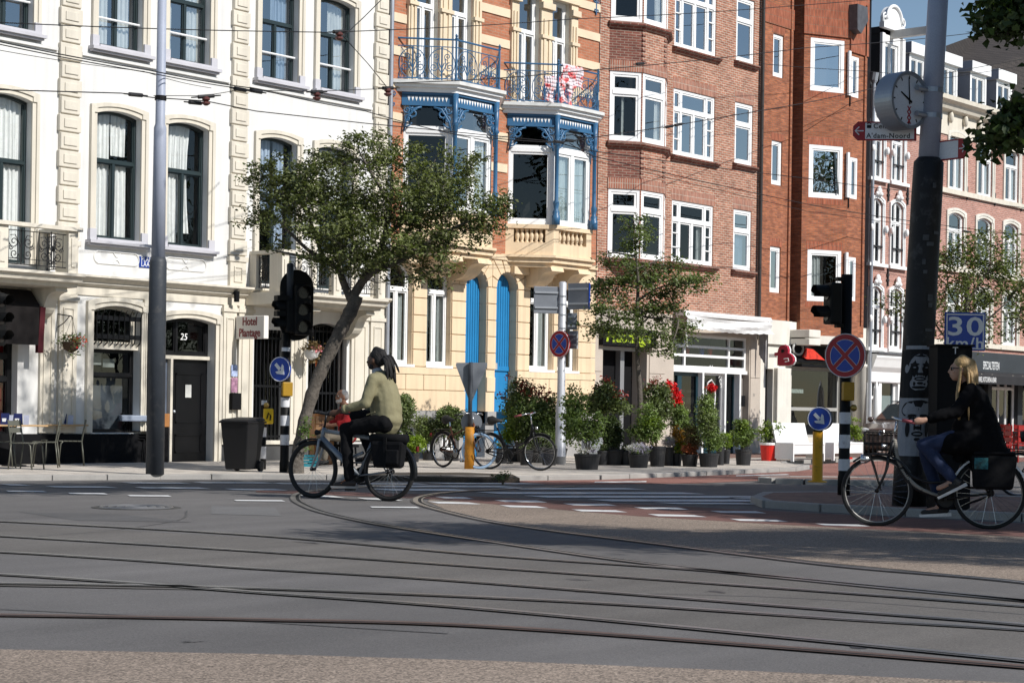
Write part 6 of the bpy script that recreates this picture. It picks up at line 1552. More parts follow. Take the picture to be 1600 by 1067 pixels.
text_on('30',.40,F,0,.002,ps.z+6.5*k3,WHITE_S,sp,'lettering',.002,bold=.006,spacing=1.08,stretch=(1.15,.82)); text_on('km/h',.20,F,0,.002,ps.z-19*k3,WHITE_S,sp,'lettering',.002,bold=.003,spacing=1.1,stretch=(1.12,1))
b=MB(); b.lathe([(.045,0),(.045,z1)],(ps.x+_v.x*.09,ps.y+_v.y*.09,0),12); b.build('post',STEELG,sp,smooth=True)
# hotel lightbox
s=fx(364,512); F=Frame(s,0,0,-math.pi/2); zt_=fz(367,494.5); L=(412-365)/50.5
hz0=fz(367,530)
hs=thing('hotel_sign','cream lightbox sign reading Hotel Plantage sticking out of the white wall','sign',(s,-.5,hz0))
b=MB(F); b.box(.08,L+.0,-.13,.0,hz0,zt_); b.build('lightbox',mat('lightbox_cream',(.74,.71,.66),.5,.03),hs,bevel=.012)
MAR=mat('maroon_lettering',(.22,.03,.03),.5,.05)
for i,tx in enumerate(('Hotel','Plantage')):
 text_on(tx,.235,F,.08+(L-.08)/2,.003,(zt_+hz0)/2+(.115,-.115)[i],MAR,hs,'lettering',.004,bold=.004,stretch=(.82,1))
b=MB(F); b.box(0,.08,-.10,-.03,zt_-.40,zt_-.30); b.box(0,.08,-.10,-.03,zt_-.12,zt_-.06); b.box(-.0,.03,-.14,.02,zt_-.42,zt_-.24); b.build('wall_bracket',STEELG,hs)
# wheelie bin
x,y=gnd(378,736,PV)
t=thing('wheelie_bin','black two wheeled refuse bin with closed lid beside the hotel gate','bin',(0,0,0))
BINP=mat('bin_plastic',(.009,.009,.010),.55,.1,spec=.25)
b=MB(); v0=[(-.22,-.26),(.22,-.26),(.22,.26),(-.22,.26)]; v1=[(-.29,-.34),(.29,-.34),(.29,.36),(-.29,.36)]
b.add([(p[0],p[1],.04) for p in v0]+[(p[0],p[1],.92) for p in v1],[(3,2,1,0),(4,5,6,7),(0,1,5,4),(1,2,6,5),(2,3,7,6),(3,0,4,7)]); b.build('bin_body',BINP,t,bevel=.02)
b=MB(); b.box(-.31,.31,-.37,.40,.91,.945); b.build('rim',BINP,t,bevel=.012)
b=MB(); b.add([(-.30,-.38,.946),(.30,-.38,.946),(.30,.38,.96),(-.30,.38,.96),(-.26,-.30,.985),(.26,-.30,.985),(.26,.32,1.02),(-.26,.32,1.02)],[(3,2,1,0),(4,5,6,7),(0,1,5,4),(1,2,6,5),(2,3,7,6),(3,0,4,7)]); b.build('lid',BINP,t,bevel=.012)
b=MB(); b.tube([(-.24,.42,.97),(.24,.42,.97)],.02,8); b.build('handle',BINP,t)
for sx_ in (-.25,.25):b=MB(); b.lathe([(.10,-.03),(.10,.03)],(sx_,.27,.10),18,'x'); b.build('wheel',mat('bin_rubber',(.012,.012,.012),.7),t)
place(t,(x,y,PV),rad(-70),scale=.92)
# white benches and red planters in front of the shop
def bench(label,x,y):
 t=thing('white_bench',label,'bench',(0,0,0))
 b=MB(); b.box(-.75,.75,-.28,.22,.40,.45); b.build('seat',WPAINT,t,bevel=.006)
 b=MB(); b.add([(-.75,.20,.45),(.75,.20,.45),(.75,.23,.45),(-.75,.23,.45),(-.75,.32,.92),(.75,.32,.92),(.75,.35,.92),(-.75,.35,.92)],[(3,2,1,0),(4,5,6,7),(0,1,5,4),(1,2,6,5),(2,3,7,6),(3,0,4,7)]); b.build('backrest',WPAINT,t)
 for sx_ in (-.74,.74-.04):b=MB(); b.box(sx_,sx_+.04,-.26,.24,.06,.40); b.build('side_panel',WPAINT,t); b=MB(); b.box(sx_-.002,sx_+.042,-.275,-.20,0,.40); b.build('leg',WPAINT,t)
 b=MB(); b.box(-.70,.70,-.262,-.24,.18,.40); b.build('front_board',WPAINT,t)
 place(t,(x,y,PV)); return t
bx,by=gnd(1241,721,PV)
bench('white wooden bench left of the yellow bollard, in front of the burger shop',bx+.70,by+.28); bench('white wooden bench right of the yellow bollard, in front of the burger shop',bx+2.65,by+.30)
# pasted metal box among the plants
x,y=gnd(927,722,PV); F=Frame(x,y,0,CAMF+rad(8)); k=1/pxm(x,y)
t=thing('utility_cabinet','small pale grey utility box with rounded top behind the first flower tub','cabinet',(x,y,PV))
b=MB(F); w_=15*k; zt_=zat(927,657,x,y); pts=[(-w_,PV),(w_,PV),(w_,zt_-.12),(w_*.8,zt_-.02),(w_*.5,zt_),(-w_*.5,zt_),(-w_*.8,zt_-.02),(-w_,zt_-.12)]; b.prism(pts,-.35,0,'d'); b.build('box_body',mat('pale_grey_metal',(.36,.38,.41),.5,.06,metal=.2),t,bevel=.01)
b=MB(F); b.box(-w_*.85,w_*.85,0,.008,PV+.1,zt_-.16); b.build('box_door',MATS['pale_grey_metal'],t,bevel=.004)

# ================================================================== trees and plants
BARK=mat('bark',(.105,.090,.075),.95,.3,7,.25,40,bump=1.0,bscale=22)
BARKD=mat('dark_bark',(.060,.050,.042),.95,.3,7,.25,40,bump=.8,bscale=18)
rng=np.random.default_rng(11)
def leaves_mesh(name,P,N,size,material,parent,aspect=.55,jitter=.35,origin=None):
 """one small folded leaf per point: P positions (n,3), N preferred normals"""
 n=len(P); size=size*(1+jitter*(rng.random(n)*2-1))
 t=rng.normal(size=(n,3)); t-=(t*N).sum(1)[:,None]*N; t /= np.linalg.norm(t,axis=1)[:,None]+1e-9
 b=np.cross(N,t); L=size[:,None]*t; W=(size*aspect*.5)[:,None]*b; fold=(size*.16)[:,None]*N
 base=P-L*.5; tip=P+L*.5-fold*.6; l_=P+W+fold; r_=P-W+fold
 V=np.stack((base,l_,tip,r_),1).reshape(-1,3)
 o0=np.array(rootloc(parent)) if parent is not None else np.zeros(3)
 me=bpy.data.meshes.new(name); me.vertices.add(4*n); me.vertices.foreach_set('co',(V-o0).astype(np.float32).ravel())
 me.loops.add(4*n); me.loops.foreach_set('vertex_index',np.arange(4*n,dtype=np.int32)); me.polygons.add(n)
 me.polygons.foreach_set('loop_start',(np.arange(n)*4).astype(np.int32)); me.polygons.foreach_set('loop_total',np.full(n,4,dtype=np.int32))
 me.update(calc_edges=True); me.materials.append(material)
 o=bpy.data.objects.new(name,me); COL.objects.link(o)
 if parent is not None:o.parent=parent
 return o
def twig_leaves(ends,per,spread,size,flat=.35,droop=.0):
 """leaves scattered round twig ends, clumped"""
 E=np.array([tuple(e) for e in ends]); n=len(E)
 idx=np.repeat(np.arange(n),per)
 off=rng.normal(size=(len(idx),3))*spread*np.array([1,1,.6]); off[:,2]-=droop*np.abs(rng.normal(size=len(idx)))*spread
 P=E[idx]+off
 N=rng.normal(size=(len(idx),3))*flat*2+np.array([0,0,1.0])+.5*np.array(sdir); N /= np.linalg.norm(N,axis=1)[:,None]
 return P,N
def sample_blobs(blobs,n,hollow=.35):
 """points in ellipsoids: (centre Vector, (rx,ry,rz)) biased to the shell"""
 vol=np.array([b[1][0]*b[1][1]*b[1][2] for b in blobs])**.75; pr=vol/vol.sum(); out=[]
 for i in range(n):
  b=blobs[rng.choice(len(blobs),p=pr)]; d=rng.normal(size=3); d /= np.linalg.norm(d); r=(hollow+(1-hollow)*rng.random())**.6
  out.append(Vector(b[0])+Vector((d[0]*b[1][0],d[1]*b[1][1],d[2]*b[1][2]))*r)
 return out
def curve_branch(b,p0,p1,r0,r1,wob=.12,n=7,seg=6,sag=0.0):
 L=(p1-p0).length; pts=[]; R_=[]
 k=Vector(rng.normal(size=3))*L*wob; k2=Vector(rng.normal(size=3))*L*wob*.5
 for i in range(n+1):
  t=i/n; q=p0.lerp(p1,t)+k*math.sin(math.pi*t)*.5+k2*math.sin(2*math.pi*t)*.5; q.z-=sag*math.sin(math.pi*t)
  pts.append(q); R_.append(r0+(r1-r0)*t**.8)
 b.tube(pts,R_,seg); return pts
def grow(parent_pts,ends,wood,r_in=.028,r_out=.006):
 """join every twig end to the nearest wood already grown"""
 W=[Vector(p) for p in parent_pts]
 ends=sorted(ends,key=lambda e:min((e-w_).length for w_ in W))
 for e in ends:
  d=[(e-w_).length+max(0,w_.z-e.z)*.8 for w_ in W]; w_=W[int(np.argmin(d))]; L=(e-w_).length
  pts=curve_branch(wood,w_,e,min(r_in,.008+.012*L),r_out,.10,4,4)
  W+=pts[1:]

# ---- the leaning tree before the hotel
Zt=depth(*gnd(462,739,PV))
def T(u,v,dz=0):return atd(u,v,Zt+dz)
base=T(463,741);
t=thing('leaning_tree','leaning street tree with wide dark green crown before the white hotel','tree',tuple(base))
wood=MB(); kz=Zt/FPX
tr=catmull([T(461,745),T(467,700),T(478,650,.05),T(493,600,.1),T(513,555,.1),T(533,515,.05),T(549,484),T(557,462)],6)
n=len(tr); rr=[(12.3+2.0*(i/(n-1))+(6*max(0,1-i/5))+.9*math.sin(i*1.3)+.6*math.sin(i*2.9))*kz*.76 for i in range(n)]
wood.tube(tr,rr,16)
limbs=[]
def limb(px,r0,r1):
 r0*=.72; r1*=.7
 P=catmull([T(*p) for p in px],5); m=len(P); wood.tube(P,[(r0+(r1-r0)*i/(m-1))*kz for i in range(m)],8); limbs.extend(P[2:])
limb([(548,468),(536,440),(528,420),(505,405),(478,388,-.3),(440,350,-.5)],9,3)
limb([(550,466),(566,440),(588,405,.2),(600,370),(610,320,.2),(612,270,.3)],11,3)
limb([(560,448),(585,425,-.3),(640,400,-.6),(690,365,-.6),(760,335,-.6)],8,2)
limb([(528,420),(540,380,.4),(548,330,.5),(552,280,.6)],6,2)
limb([(505,405),(490,360,.3),(470,310,.3),(430,280,.2)],5,2)
limb([(600,370),(650,330,.5),(690,290,.6),(720,270,.6)],6,2)
limb([(610,320),(580,270,-.4),(560,235,-.4)],4,1.5)
limb([(500,408),(460,398,-.2),(430,392,-.2)],4,1.5)
blobs=[]
for u,v,ru,rv,dz,rd in ((590,290,105,62,0,1.5),(500,315,70,55,-.2,1.2),(450,345,48,42,0,.8),(470,290,55,40,.3,.9),(670,320,75,52,0,1.3),(600,365,105,48,-.3,1.4),(530,375,80,42,-.6,1.1),(735,330,42,32,-.4,.7),(770,325,24,22,-.5,.4),(575,245,65,32,.3,.9),(420,275,34,20,.2,.5),(400,262,24,14,.2,.35),(690,265,48,30,.6,.8),(645,400,55,40,-.4,.9),(660,435,32,24,-.4,.5),(545,412,60,22,-.4,.7),(610,420,40,26,.2,.6),(720,372,38,22,-.6,.5),(765,350,22,24,-.6,.3),(592,222,20,16,.3,.3),(440,385,26,14,-.2,.4),(500,255,36,18,.3,.4)):
 blobs.append((T(u,v,dz),(ru*kz,ru*kz*.2+rd,rv*kz)))
ends=sample_blobs(blobs,610,.25)
grow(limbs,ends[:330],wood)
tw=wood.build('trunk',BARK,t,smooth=True)
P,N=twig_leaves(ends,46,.105,.06)
LEAF=leafmat('dark_green_leaf',(.122,.140,.054),.5,.25)
leaves_mesh('crown',P,N,.072,LEAF,t,.55)
# wispy shoots at the outline
sh=MB(); se=[]
for u,v in ((390,255),(378,285),(398,300),(405,330),(590,205),(560,215),(620,222),(750,240),(786,300),(795,335),(760,250),(420,250),(445,240),(480,235),(700,232),(655,225),(540,225),(415,390),(740,280),(790,330)):
 e=T(u,v,rng.uniform(-.5,.5)); d=[(e-q).length for q in ends]; q=ends[int(np.argmin(d))]; pts=curve_branch(sh,q,e,.010,.003,.1,5,4); se+=pts[1:]+[p+Vector(rng.normal(size=3))*.05 for p in pts[1:]]
sh.build('shoot',BARK,t,kind='stuff')
P,N=twig_leaves(se,9,.055,.06); leaves_mesh('shoot_leaves',P,N,.065,LEAF,t)
P,N=twig_leaves([T(478,672,-.2)+Vector((rng.normal()*.05,rng.normal()*.05,rng.normal()*.12)) for _ in range(10)],22,.06,.05); leaves_mesh('trunk_sprout',P,N,.05,leafmat('fresh_leaf',(.10,.17,.03),.3,.3),t)

# ---- slender tree in the plant row
x,y=gnd(1000,727,PV); Zs=depth(x,y); ks_=Zs/FPX
def S(u,v,dz=0):return atd(u,v,Zs+dz)
t=thing('slender_tree','slender young tree with thin open crown before the rose brick shops','tree',(x,y,PV))
wood=MB(); tr=catmull([S(1000,729),S(999,680),S(1000,620),S(996,560),S(995,500),S(997,440),S(993,390),S(990,345)],5); n=len(tr)
wood.tube(tr,[(5.5-4.2*(i/(n-1)))*ks_ for i in range(n)],9); limbs=tr[16:]
spec=[((996,500),(930,490),-.2),((995,520),(1030,480),.1),((997,470),(1060,440),-.3),((1060,440),(1110,440),-.4),((996,450),(940,440),.3),((994,420),(1045,400),.3),((993,400),(950,395),-.2),((992,380),(1010,360),.2),((996,490),(1060,500),.3),((996,520),(950,520),.2),((1000,480),(1010,540),-.4),((1060,500),(1045,545),-.2)]
for a,e,dz in spec:limbs+=curve_branch(wood,S(*a),S(*e,dz),2.2*ks_,.7*ks_,.08,6,5)[1:]
blobs=[]
for u,v,ru,rv,dz in ((960,490,42,26,-.2),(940,455,26,20,.2),(1000,470,42,36,0),(1035,480,38,28,.2),(1075,445,32,14,-.4),(1105,435,14,8,-.4),(1050,415,34,16,.3),(985,420,36,26,0),(955,400,22,14,-.2),(990,375,22,22,0),(1010,360,14,14,.2),(990,345,10,14,0),(1060,515,26,22,.3),(1000,520,44,18,-.3),(950,520,26,16,.2),(1030,545,16,16,-.2),(960,440,20,14,.1),(930,505,14,12,-.2),(1040,440,34,18,0)):
 blobs.append((S(u,v,dz),(ru*ks_,ru*ks_*.25+.5,rv*ks_)))
ends=sample_blobs(blobs,330,.2); grow(limbs,ends[:200],wood,.014,.004)
wood.build('trunk',BARK,t,smooth=True)
P,N=twig_leaves(ends,27,.10,.06); leaves_mesh('crown',P,N,.080,leafmat('mid_green_leaf',(.105,.135,.050),.45,.3),t)

# ---- tree at the right behind the speed sign
Zr=50.0; kr=Zr/FPX
def Q(u,v,dz=0):return atd(u,v,Zr+dz)
bx_=Q(1512,705); t=thing('round_crown_tree','street tree with loose crown before the dormer building at right','tree',(bx_.x,bx_.y,PV))
wood=MB(); tr=catmull([Vector((bx_.x,bx_.y,PV-.1)),Q(1512,640),Q(1514,570),Q(1510,500),Q(1512,430)],5); n=len(tr); wood.tube(tr,[(9-6*i/(n-1))*kr for i in range(n)],10); limbs=tr[8:]
for a,e,dz in (((1512,560),(1450,490),.2),((1511,530),(1575,470),-.3),((1510,500),(1480,430),.3),((1512,480),(1550,410),0),((1450,490),(1405,475),.3),((1575,470),(1610,430),0)):limbs+=curve_branch(wood,Q(*a),Q(*e,dz),3*kr,1*kr,.08,6,5)[1:]
blobs=[]
for u,v,ru,rv,dz in ((1500,470,55,45,0),(1540,440,50,42,.3),(1465,490,40,34,-.2),(1575,470,42,40,.2),(1430,485,24,22,0),(1490,420,36,28,0),(1510,390,30,22,0),(1560,400,34,24,.2),(1520,520,60,26,0),(1590,430,30,30,0),(1405,480,12,18,.2),(1545,375,20,12,.2),(1610,490,40,40,0),(1480,400,16,14,0)):
 blobs.append((Q(u,v,dz),(ru*kr,ru*kr*.3+.7,rv*kr)))
ends=sample_blobs(blobs,420,.25); grow(limbs,ends[:200],wood,.016,.005); wood.build('trunk',BARK,t,smooth=True)
P,N=twig_leaves(ends,22,.16,.08); leaves_mesh('crown',P,N,.10,leafmat('olive_leaf',(.125,.150,.058),.45,.3),t)

# ---- elms on the near side: their shade falls on the crossing, one branch hangs into the picture
ELM=leafmat('elm_leaf',(.040,.062,.018),.4,.28)
def elm(label,x,y,blobs,ends_n,per,leaf,trunk_h,seed,lean=(0,0),spread=.35,near=None):
 global rng
 rng=np.random.default_rng(seed)
 t=thing('elm_tree',label,'tree',(x,y,0)); wood=MB(); top=Vector((x+lean[0],y+lean[1],trunk_h))
 pts=curve_branch(wood,Vector((x,y,-.1)),top,.34,.16,.02,8,12); limbs=pts[4:]
 B=[(Vector(b[0]),b[1]) for b in blobs]
 for c,r in B:limbs+=curve_branch(wood,pts[5] if c.z<trunk_h else pts[7],c,.11,.03,.08,6,6)[1:]
 ends=sample_blobs(B,ends_n,.3); grow(limbs,ends[:min(140,ends_n)],wood,.03,.008)
 wood.build('trunk',BARKD,t,smooth=True)
 P,N=twig_leaves(ends,per,spread,leaf,.6); leaves_mesh('crown',P,N,leaf,ELM,t,.62)
 if near:
  NB=[(Vector(b[0]),b[1]) for b in near]; b=MB(); e2=sample_blobs(NB,130,.2); W=[NB[0][0]+Vector((.5,-.7,.4))]
  for c,r in NB[:2]:W+=curve_branch(b,Vector((14.6,-23.4,4.6)),c,.03,.012,.06,6,5)
  grow(W,e2,b,.010,.003); b.build('branch',BARKD,t)
  P,N=twig_leaves(e2,20,.085,.07,.9); leaves_mesh('branch_leaves',P,N,.075,ELM,t,.8)
 return t
def over(gx,gy,h,rx=1.7,ry=1.3,rz=1.0):return ((gx+.1116*h,gy-1.275*h,h),(rx,ry,rz))
B_=[over(a,c,5.5,.85,.95,.45) for a,c in ((14.5,-16.2),(15.2,-17.2),(14.0,-17.8),(15.4,-18.6),(14.2,-19.4),(15.9,-19.9),(14.9,-20.8),(16.3,-21.2),(15.2,-22.2),(16.7,-22.6),(13.4,-17.0))]
near=[(atd(1606,18,15),(.26,.3,.19)),(atd(1590,203,15),(.20,.25,.12)),(atd(1556,222,15.2),(.10,.15,.08)),(atd(1552,44,15),(.07,.1,.05)),(atd(1545,6,15),(.09,.1,.05)),(atd(1612,185,15),(.2,.25,.15)),(atd(1570,212,15),(.13,.15,.09)),(atd(1580,52,15),(.12,.12,.06))]
elm('old elm by the crossing whose dark leaves hang into the top right corner',19.2,-29.6,B_+[((14.7,-23.5,4.6),(.6,.9,.45)),((15.2,-24.6,4.8),(1.2,1.4,.7)),((16.3,-26.5,5.0),(1.2,1.6,.8)),((17.5,-28.5,6.2),(1.4,1.6,1.2)),((14.8,-23.0,4.5),(.35,.6,.3))],620,66,.085,4.4,5,(-.8,.6),.20,near)
A_=[over(20.6,-9.6,10.5),over(22.6,-10.4,10),over(24.6,-12.0,9),over(26.6,-13.0,8.5,1.6),over(23.2,-13.3,8),over(25.3,-14.8,7.2),over(21.2,-12.4,8.8,1.5),over(22.2,-15.4,7),over(24.2,-16.8,6.4),over(19.9,-19.8,5.2,1.3,1.3),over(19.9,-18.2,5.6,1.2,1.2),over(21.6,-18.8,5.6,1.6),over(21.6,-16.9,6.2,1.6),over(26.4,-17.2,6.0),over(23.8,-19.2,5.4),over(27.4,-15.0,6.8,1.4),over(20.2,-8.0,11.5),over(18.2,-7.4,12.2,1.6,1.0),over(22.4,-8.4,11.2,1.4,1.0),over(16.0,-6.9,12.6,1.6,.8),over(20.2,-16.6,6.4,.8,.9),over(20.3,-13.4,7.4,.8,.9),over(20.4,-15.0,6.8,.8,.9),over(19.8,-12.0,8.4,.8,.8),over(28.6,-14.0,7,1.0,1.2),over(20.4,-17.6,5.6,.9,1.0),over(24.5,-10.4,9.8,1.6,1.0)]
elm('tall elm outside the right edge whose shade covers the crossing',26.5,-27.0,A_,1150,46,.20,6.5,6,(-.3,.3),.36)
elm('lofty elm outside the frame whose highest twigs dapple the white facade',33.0,-24.0,[((23.8,-15.5,14.4),(2.8,1.2,1.2)),((27.5,-18.5,13.5),(2.2,2.0,1.4)),((31.5,-22.5,13.0),(2.6,2.4,2.0)),((22.5,-15.2,13.0),(1.4,.8,.7)),((33.5,-23.5,10.5),(2.4,2.2,2.0))],260,20,.15,10.5,8,(-1.5,.8),.40)
rng=np.random.default_rng(21)
e0=elm('elm in the row on the far side of the square',45,-78,[((45,-78,12),(6.0,5.0,5.2)),((42.5,-76,7),(3.4,3.2,2.6)),((48.2,-79,7.2),(3.4,3.4,2.8)),((45,-77.4,17.0),(4.0,4.0,3.4))],520,40,.26,5.0,12,(0,0),.7)
e0['group']='elms across the square'  # row out of view, added so the lower windows reflect dark trees
for i in range(6):
 c=dup(e0); c.location=(59+i*14+random.uniform(-2,2),-78+random.uniform(-2,2),0); c.rotation_euler.z=random.uniform(0,6)

rng=np.random.default_rng(33)
POT=mat('black_pot_plastic',(.018,.018,.020),.55,.12,4,.1,spec=.4,dirt=((.06,.055,.05),7)); STEMM=mat('stem',(.09,.07,.04),.9,.2)
LF={'dark':leafmat('leaf_dark',(0.112,0.144,0.055),.45,.2),'mid':leafmat('leaf_mid',(0.163,0.225,0.069),.4,.25),'lime':leafmat('leaf_lime',(.20,.28,.035),.3,.35),'pale':leafmat('leaf_pale',(.24,.28,.14),.35,.25),'red':leafmat('leaf_red',(.22,.030,.022),.4,.25),'conifer':leafmat('leaf_conifer',(0.062,0.090,0.030),.35,.15),
 'white':leafmat('petal_white',(.62,.60,.64),.15,.2),'lilac':leafmat('petal_lilac',(.50,.46,.60),.2,.2),'redp':leafmat('petal_red',(.62,.012,.016),.25,.2),'orange':leafmat('leaf_orange',(.42,.22,.03),.35,.3),'rust':leafmat('grass_rust',(.38,.12,.06),.35,.2),'brown':leafmat('leaf_brown',(0.163,0.112,0.050),.35,.2),'pink':leafmat('petal_pink',(.6,.2,.25),.3,.2)}
def shrub(name,label,u,vb,pot,clouds,cat='potted plant',group=None,potm=None,stems=True,shift=0.0):
 """pot: (width px, top v) or None; clouds: [(part name, leaf key, size, count, [(u, v, ru, rv)...], spread)]"""
 gx,gy=gnd(u,vb,PV); k=1/pxm(gx,gy); r=(pot[0]*k/2) if pot else .15
 x,y=gx+_v.x*(r+shift),gy+_v.y*(r+shift); Z=depth(x,y); k=Z/FPX
 t=thing(name,label,cat,(x,y,PV),group)
 zt_=PV
 if pot:
  r=pot[0]*k/2; zt_=zat(u,pot[1],x,y); h=zt_-PV; b=MB()
  b.lathe([(r*.80,PV),(r*.95,PV+h*.82),(r*.99,PV+h*.86),(r,PV+h*.98),(r*.97,PV+h),(r*.90,PV+h),(r*.88,PV+h*.9)],(x,y,0),22,caps=True); b.build('pot',potm or POT,t,smooth=False)
  b=MB(); b.lathe([(r*.89,PV+h*.9),(.01,PV+h*.93)],(x,y,0),16); b.build('soil',SOIL,t)
 def W(u_,v_,dz=0):return atd(u_,v_,Z+dz)
 if stems and clouds:
  b=MB()
  for pn,key,sz,n,bl,sp in clouds[:1]:
   for bu,bv,ru,rv in bl[:6]:curve_branch(b,Vector((x,y,zt_-.05)),W(bu,bv),.014,.006,.08,5,5)
  b.build('stem',STEMM,t)
 for pn,key,sz,n,bl,sp in clouds:
  B=[(W(bu,bv),(ru*k,ru*k*.85,rv*k)) for bu,bv,ru,rv in bl]
  n=int(n*2.3); ends=sample_blobs(B,max(6,n//11),.25); P,N=twig_leaves(ends,11,sp,sz,.5)
  leaves_mesh(pn,P,N,sz*1.05,LF[key],t,.5)
 return t
G_='plants in black pots along the kerb'
FOL='foliage'
shrub('potted_shrub','leafy green shrub in a wide black tub with white flowers, right of the grey pole',918,734,(42,709),[(FOL,'mid',.07,1100,[(900,665,26,34),(925,672,22,28),(890,640,16,26),(912,630,14,18),(935,660,12,16)],.06),('flowers','white',.035,120,[(912,705,12,4)],.03),('violets','lilac',.035,60,[(926,705,6,4)],.02)],group=G_)
shrub('potted_conifer','dark rounded conifer in a black pot between photinia and lilac flowers',957,727,(38,702),[(FOL,'conifer',.05,2200,[(957,682,18,24),(955,668,15,18)],.035)],group=G_,stems=False)
shrub('photinia_tree','photinia standard with red shoot tips behind the dark conifer',948,724,(26,704),[(FOL,'dark',.085,1100,[(945,625,28,20),(930,635,18,16),(965,635,20,14),(945,608,16,12)],.07),('red_shoots','red',.075,90,[(930,604,10,6),(948,598,8,8),(972,622,10,8),(955,610,14,6)],.05)],group=G_,shift=.35)
shrub('flower_tub','black tub spilling over with white and lilac blossom, left of the slender trunk',999,731,(34,709),[('blossom','lilac',.032,900,[(999,702,19,8)],.03),('white_blossom','white',.032,500,[(992,700,14,7)],.03),(FOL,'mid',.04,240,[(999,704,18,6)],.03)],group=G_,stems=False)
shrub('potted_shrub','bright green bush in a tall black pot right of the slender trunk',1028,729,(27,697),[(FOL,'mid',.065,1100,[(1018,668,20,24),(1010,650,16,20),(1000,676,18,14)],.05),('young_leaves','lime',.055,300,[(1016,662,18,16)],.05)],group=G_)
shrub('tall_photinia','tall photinia with reddish tips rising behind the bright green bush',1022,722,(24,700),[(FOL,'dark',.075,1300,[(1028,640,20,34),(1018,620,16,24),(1040,630,14,26),(1030,605,12,12)],.06),('red_shoots','red',.06,60,[(1026,597,14,8),(1012,606,8,6)],.05)],group=G_,shift=.5)
shrub('flower_tub','black pot of white blossom directly beside the tall black pot',1046,728,(17,698),[('blossom','lilac',.030,500,[(1045,690,12,8)],.025),('white_blossom','white',.03,400,[(1048,688,11,8)],.025)],group=G_,stems=False,shift=.12)
shrub('potted_shrub','yellow and orange leaved shrub in a small black pot',1059,728,(16,708),[(FOL,'orange',.05,420,[(1060,690,10,20),(1056,676,8,10)],.04),('green_leaves','lime',.05,250,[(1062,700,9,12)],.04)],group=G_,shift=.1)
shrub('potted_shrub','upright green shrub behind the orange leaved one',1068,720,(20,704),[(FOL,'mid',.065,700,[(1066,655,13,18),(1062,640,10,12),(1078,675,12,16)],.05)],group=G_,shift=.5)
shrub('red_dahlia','tall plant with large scarlet blooms before the shop door',1052,720,(18,704),[(FOL,'dark',.06,300,[(1052,650,9,20)],.05),('red_blooms','redp',.075,300,[(1050,606,8,9),(1055,618,9,10),(1058,628,7,7),(1046,600,6,5)],.045)],group=G_,shift=.7)
shrub('grass_tub','black pot with rust red ornamental grass and a brownish shrub',1079,729,(27,710),[(FOL,'brown',.045,700,[(1080,682,15,20),(1090,690,10,14)],.045),('rust_grass','rust',.07,350,[(1078,702,11,9)],.03)],group=G_)
shrub('columnar_shrub','tall column of white speckled leaves in a broad black pot',1109,730,(33,708),[(FOL,'mid',.05,1500,[(1107,665,15,42),(1103,628,11,22),(1116,690,14,18),(1098,650,10,26)],.05),('pale_leaves','pale',.05,900,[(1106,660,15,40),(1098,640,9,22)],.05),('red_blooms','redp',.055,130,[(1113,607,8,7)],.03)],group=G_)
shrub('potted_plant','low plant in a tall black pot right of the speckled column',1127,727,(14,697),[(FOL,'dark',.05,300,[(1127,688,8,9)],.04)],group=G_,shift=.12)
shrub('potted_plant','lime green plant in the last small pot of the row',1136,725,(13,702),[(FOL,'lime',.055,420,[(1134,688,9,13)],.04)],group=G_,shift=.1)
shrub('round_shrub','rounded green shrub in a black pot standing apart beside the shop pier',1163,727,(27,702),[(FOL,'mid',.06,1000,[(1158,682,17,18),(1155,665,10,10),(1168,680,12,14)],.05),('yellow_leaves','lime',.05,180,[(1160,672,16,16)],.05)],group=G_)
# ---- bushes behind the parked bicycles
H_='bushes behind the parked bicycles'
shrub('photinia_bush','big photinia bush with red leaves between blue door and grey pole',828,724,(46,690),[(FOL,'mid',.075,1500,[(825,640,34,32),(845,660,24,26),(810,650,22,26)],.09),('dark_leaves','dark',.075,1300,[(825,640,36,34),(800,625,20,26),(850,645,22,34),(815,605,22,14),(840,668,30,20)],.08),('red_leaves','red',.075,150,[(800,600,18,12),(850,622,16,22),(830,606,24,14),(792,612,10,12)],.07)],group=H_,shift=.6)
shrub('lime_bush','yellow green bush low between the two parked bicycles',806,722,(30,700),[(FOL,'lime',.06,900,[(803,674,16,18),(790,682,10,12),(818,680,12,12)],.05)],group=H_,shift=.3)
shrub('tall_shrub','tall loose shrub behind the foot of the grey pole',868,724,(40,700),[(FOL,'mid',.065,1300,[(862,650,14,34),(893,640,14,34),(870,680,22,20),(895,612,6,14)],.07)],group=H_,shift=.5)
shrub('dark_shrub','dark low shrub between lime bush and grey pole',848,724,(36,698),[(FOL,'dark',.065,1000,[(845,684,22,16),(830,690,14,12)],.06),('light_leaves','mid',.05,300,[(850,680,20,14)],.05)],group=H_,shift=.3)
shrub('small_round_tree','small round topped grey green bush right behind the cycling man',629,722,(16,703),[(FOL,'dark',.06,1300,[(631,640,17,26),(628,658,15,20)],.05),('pale_leaves','pale',.05,260,[(631,636,15,22)],.05)],group=H_,shift=.4)
shrub('lime_bush','low lime green bush left of the bicycle with the blue tyre',645,722,(20,708),[(FOL,'lime',.06,900,[(647,694,17,13),(640,700,12,9)],.05)],group=H_,shift=.1)
shrub('variegated_bush','pale variegated bush under the yellow house window',668,720,(22,706),[(FOL,'pale',.055,1100,[(667,668,19,18),(655,660,8,10),(680,675,14,14)],.06),('green_leaves','mid',.055,700,[(668,676,19,18)],.06)],group=H_,shift=.4)
shrub('dark_bush','dark green bush left of the ochre post',704,721,(26,704),[(FOL,'dark',.065,1500,[(706,655,24,20),(694,668,18,16),(715,670,16,18)],.06),('light_leaves','mid',.055,350,[(700,648,18,12)],.05)],group=H_,shift=.4)
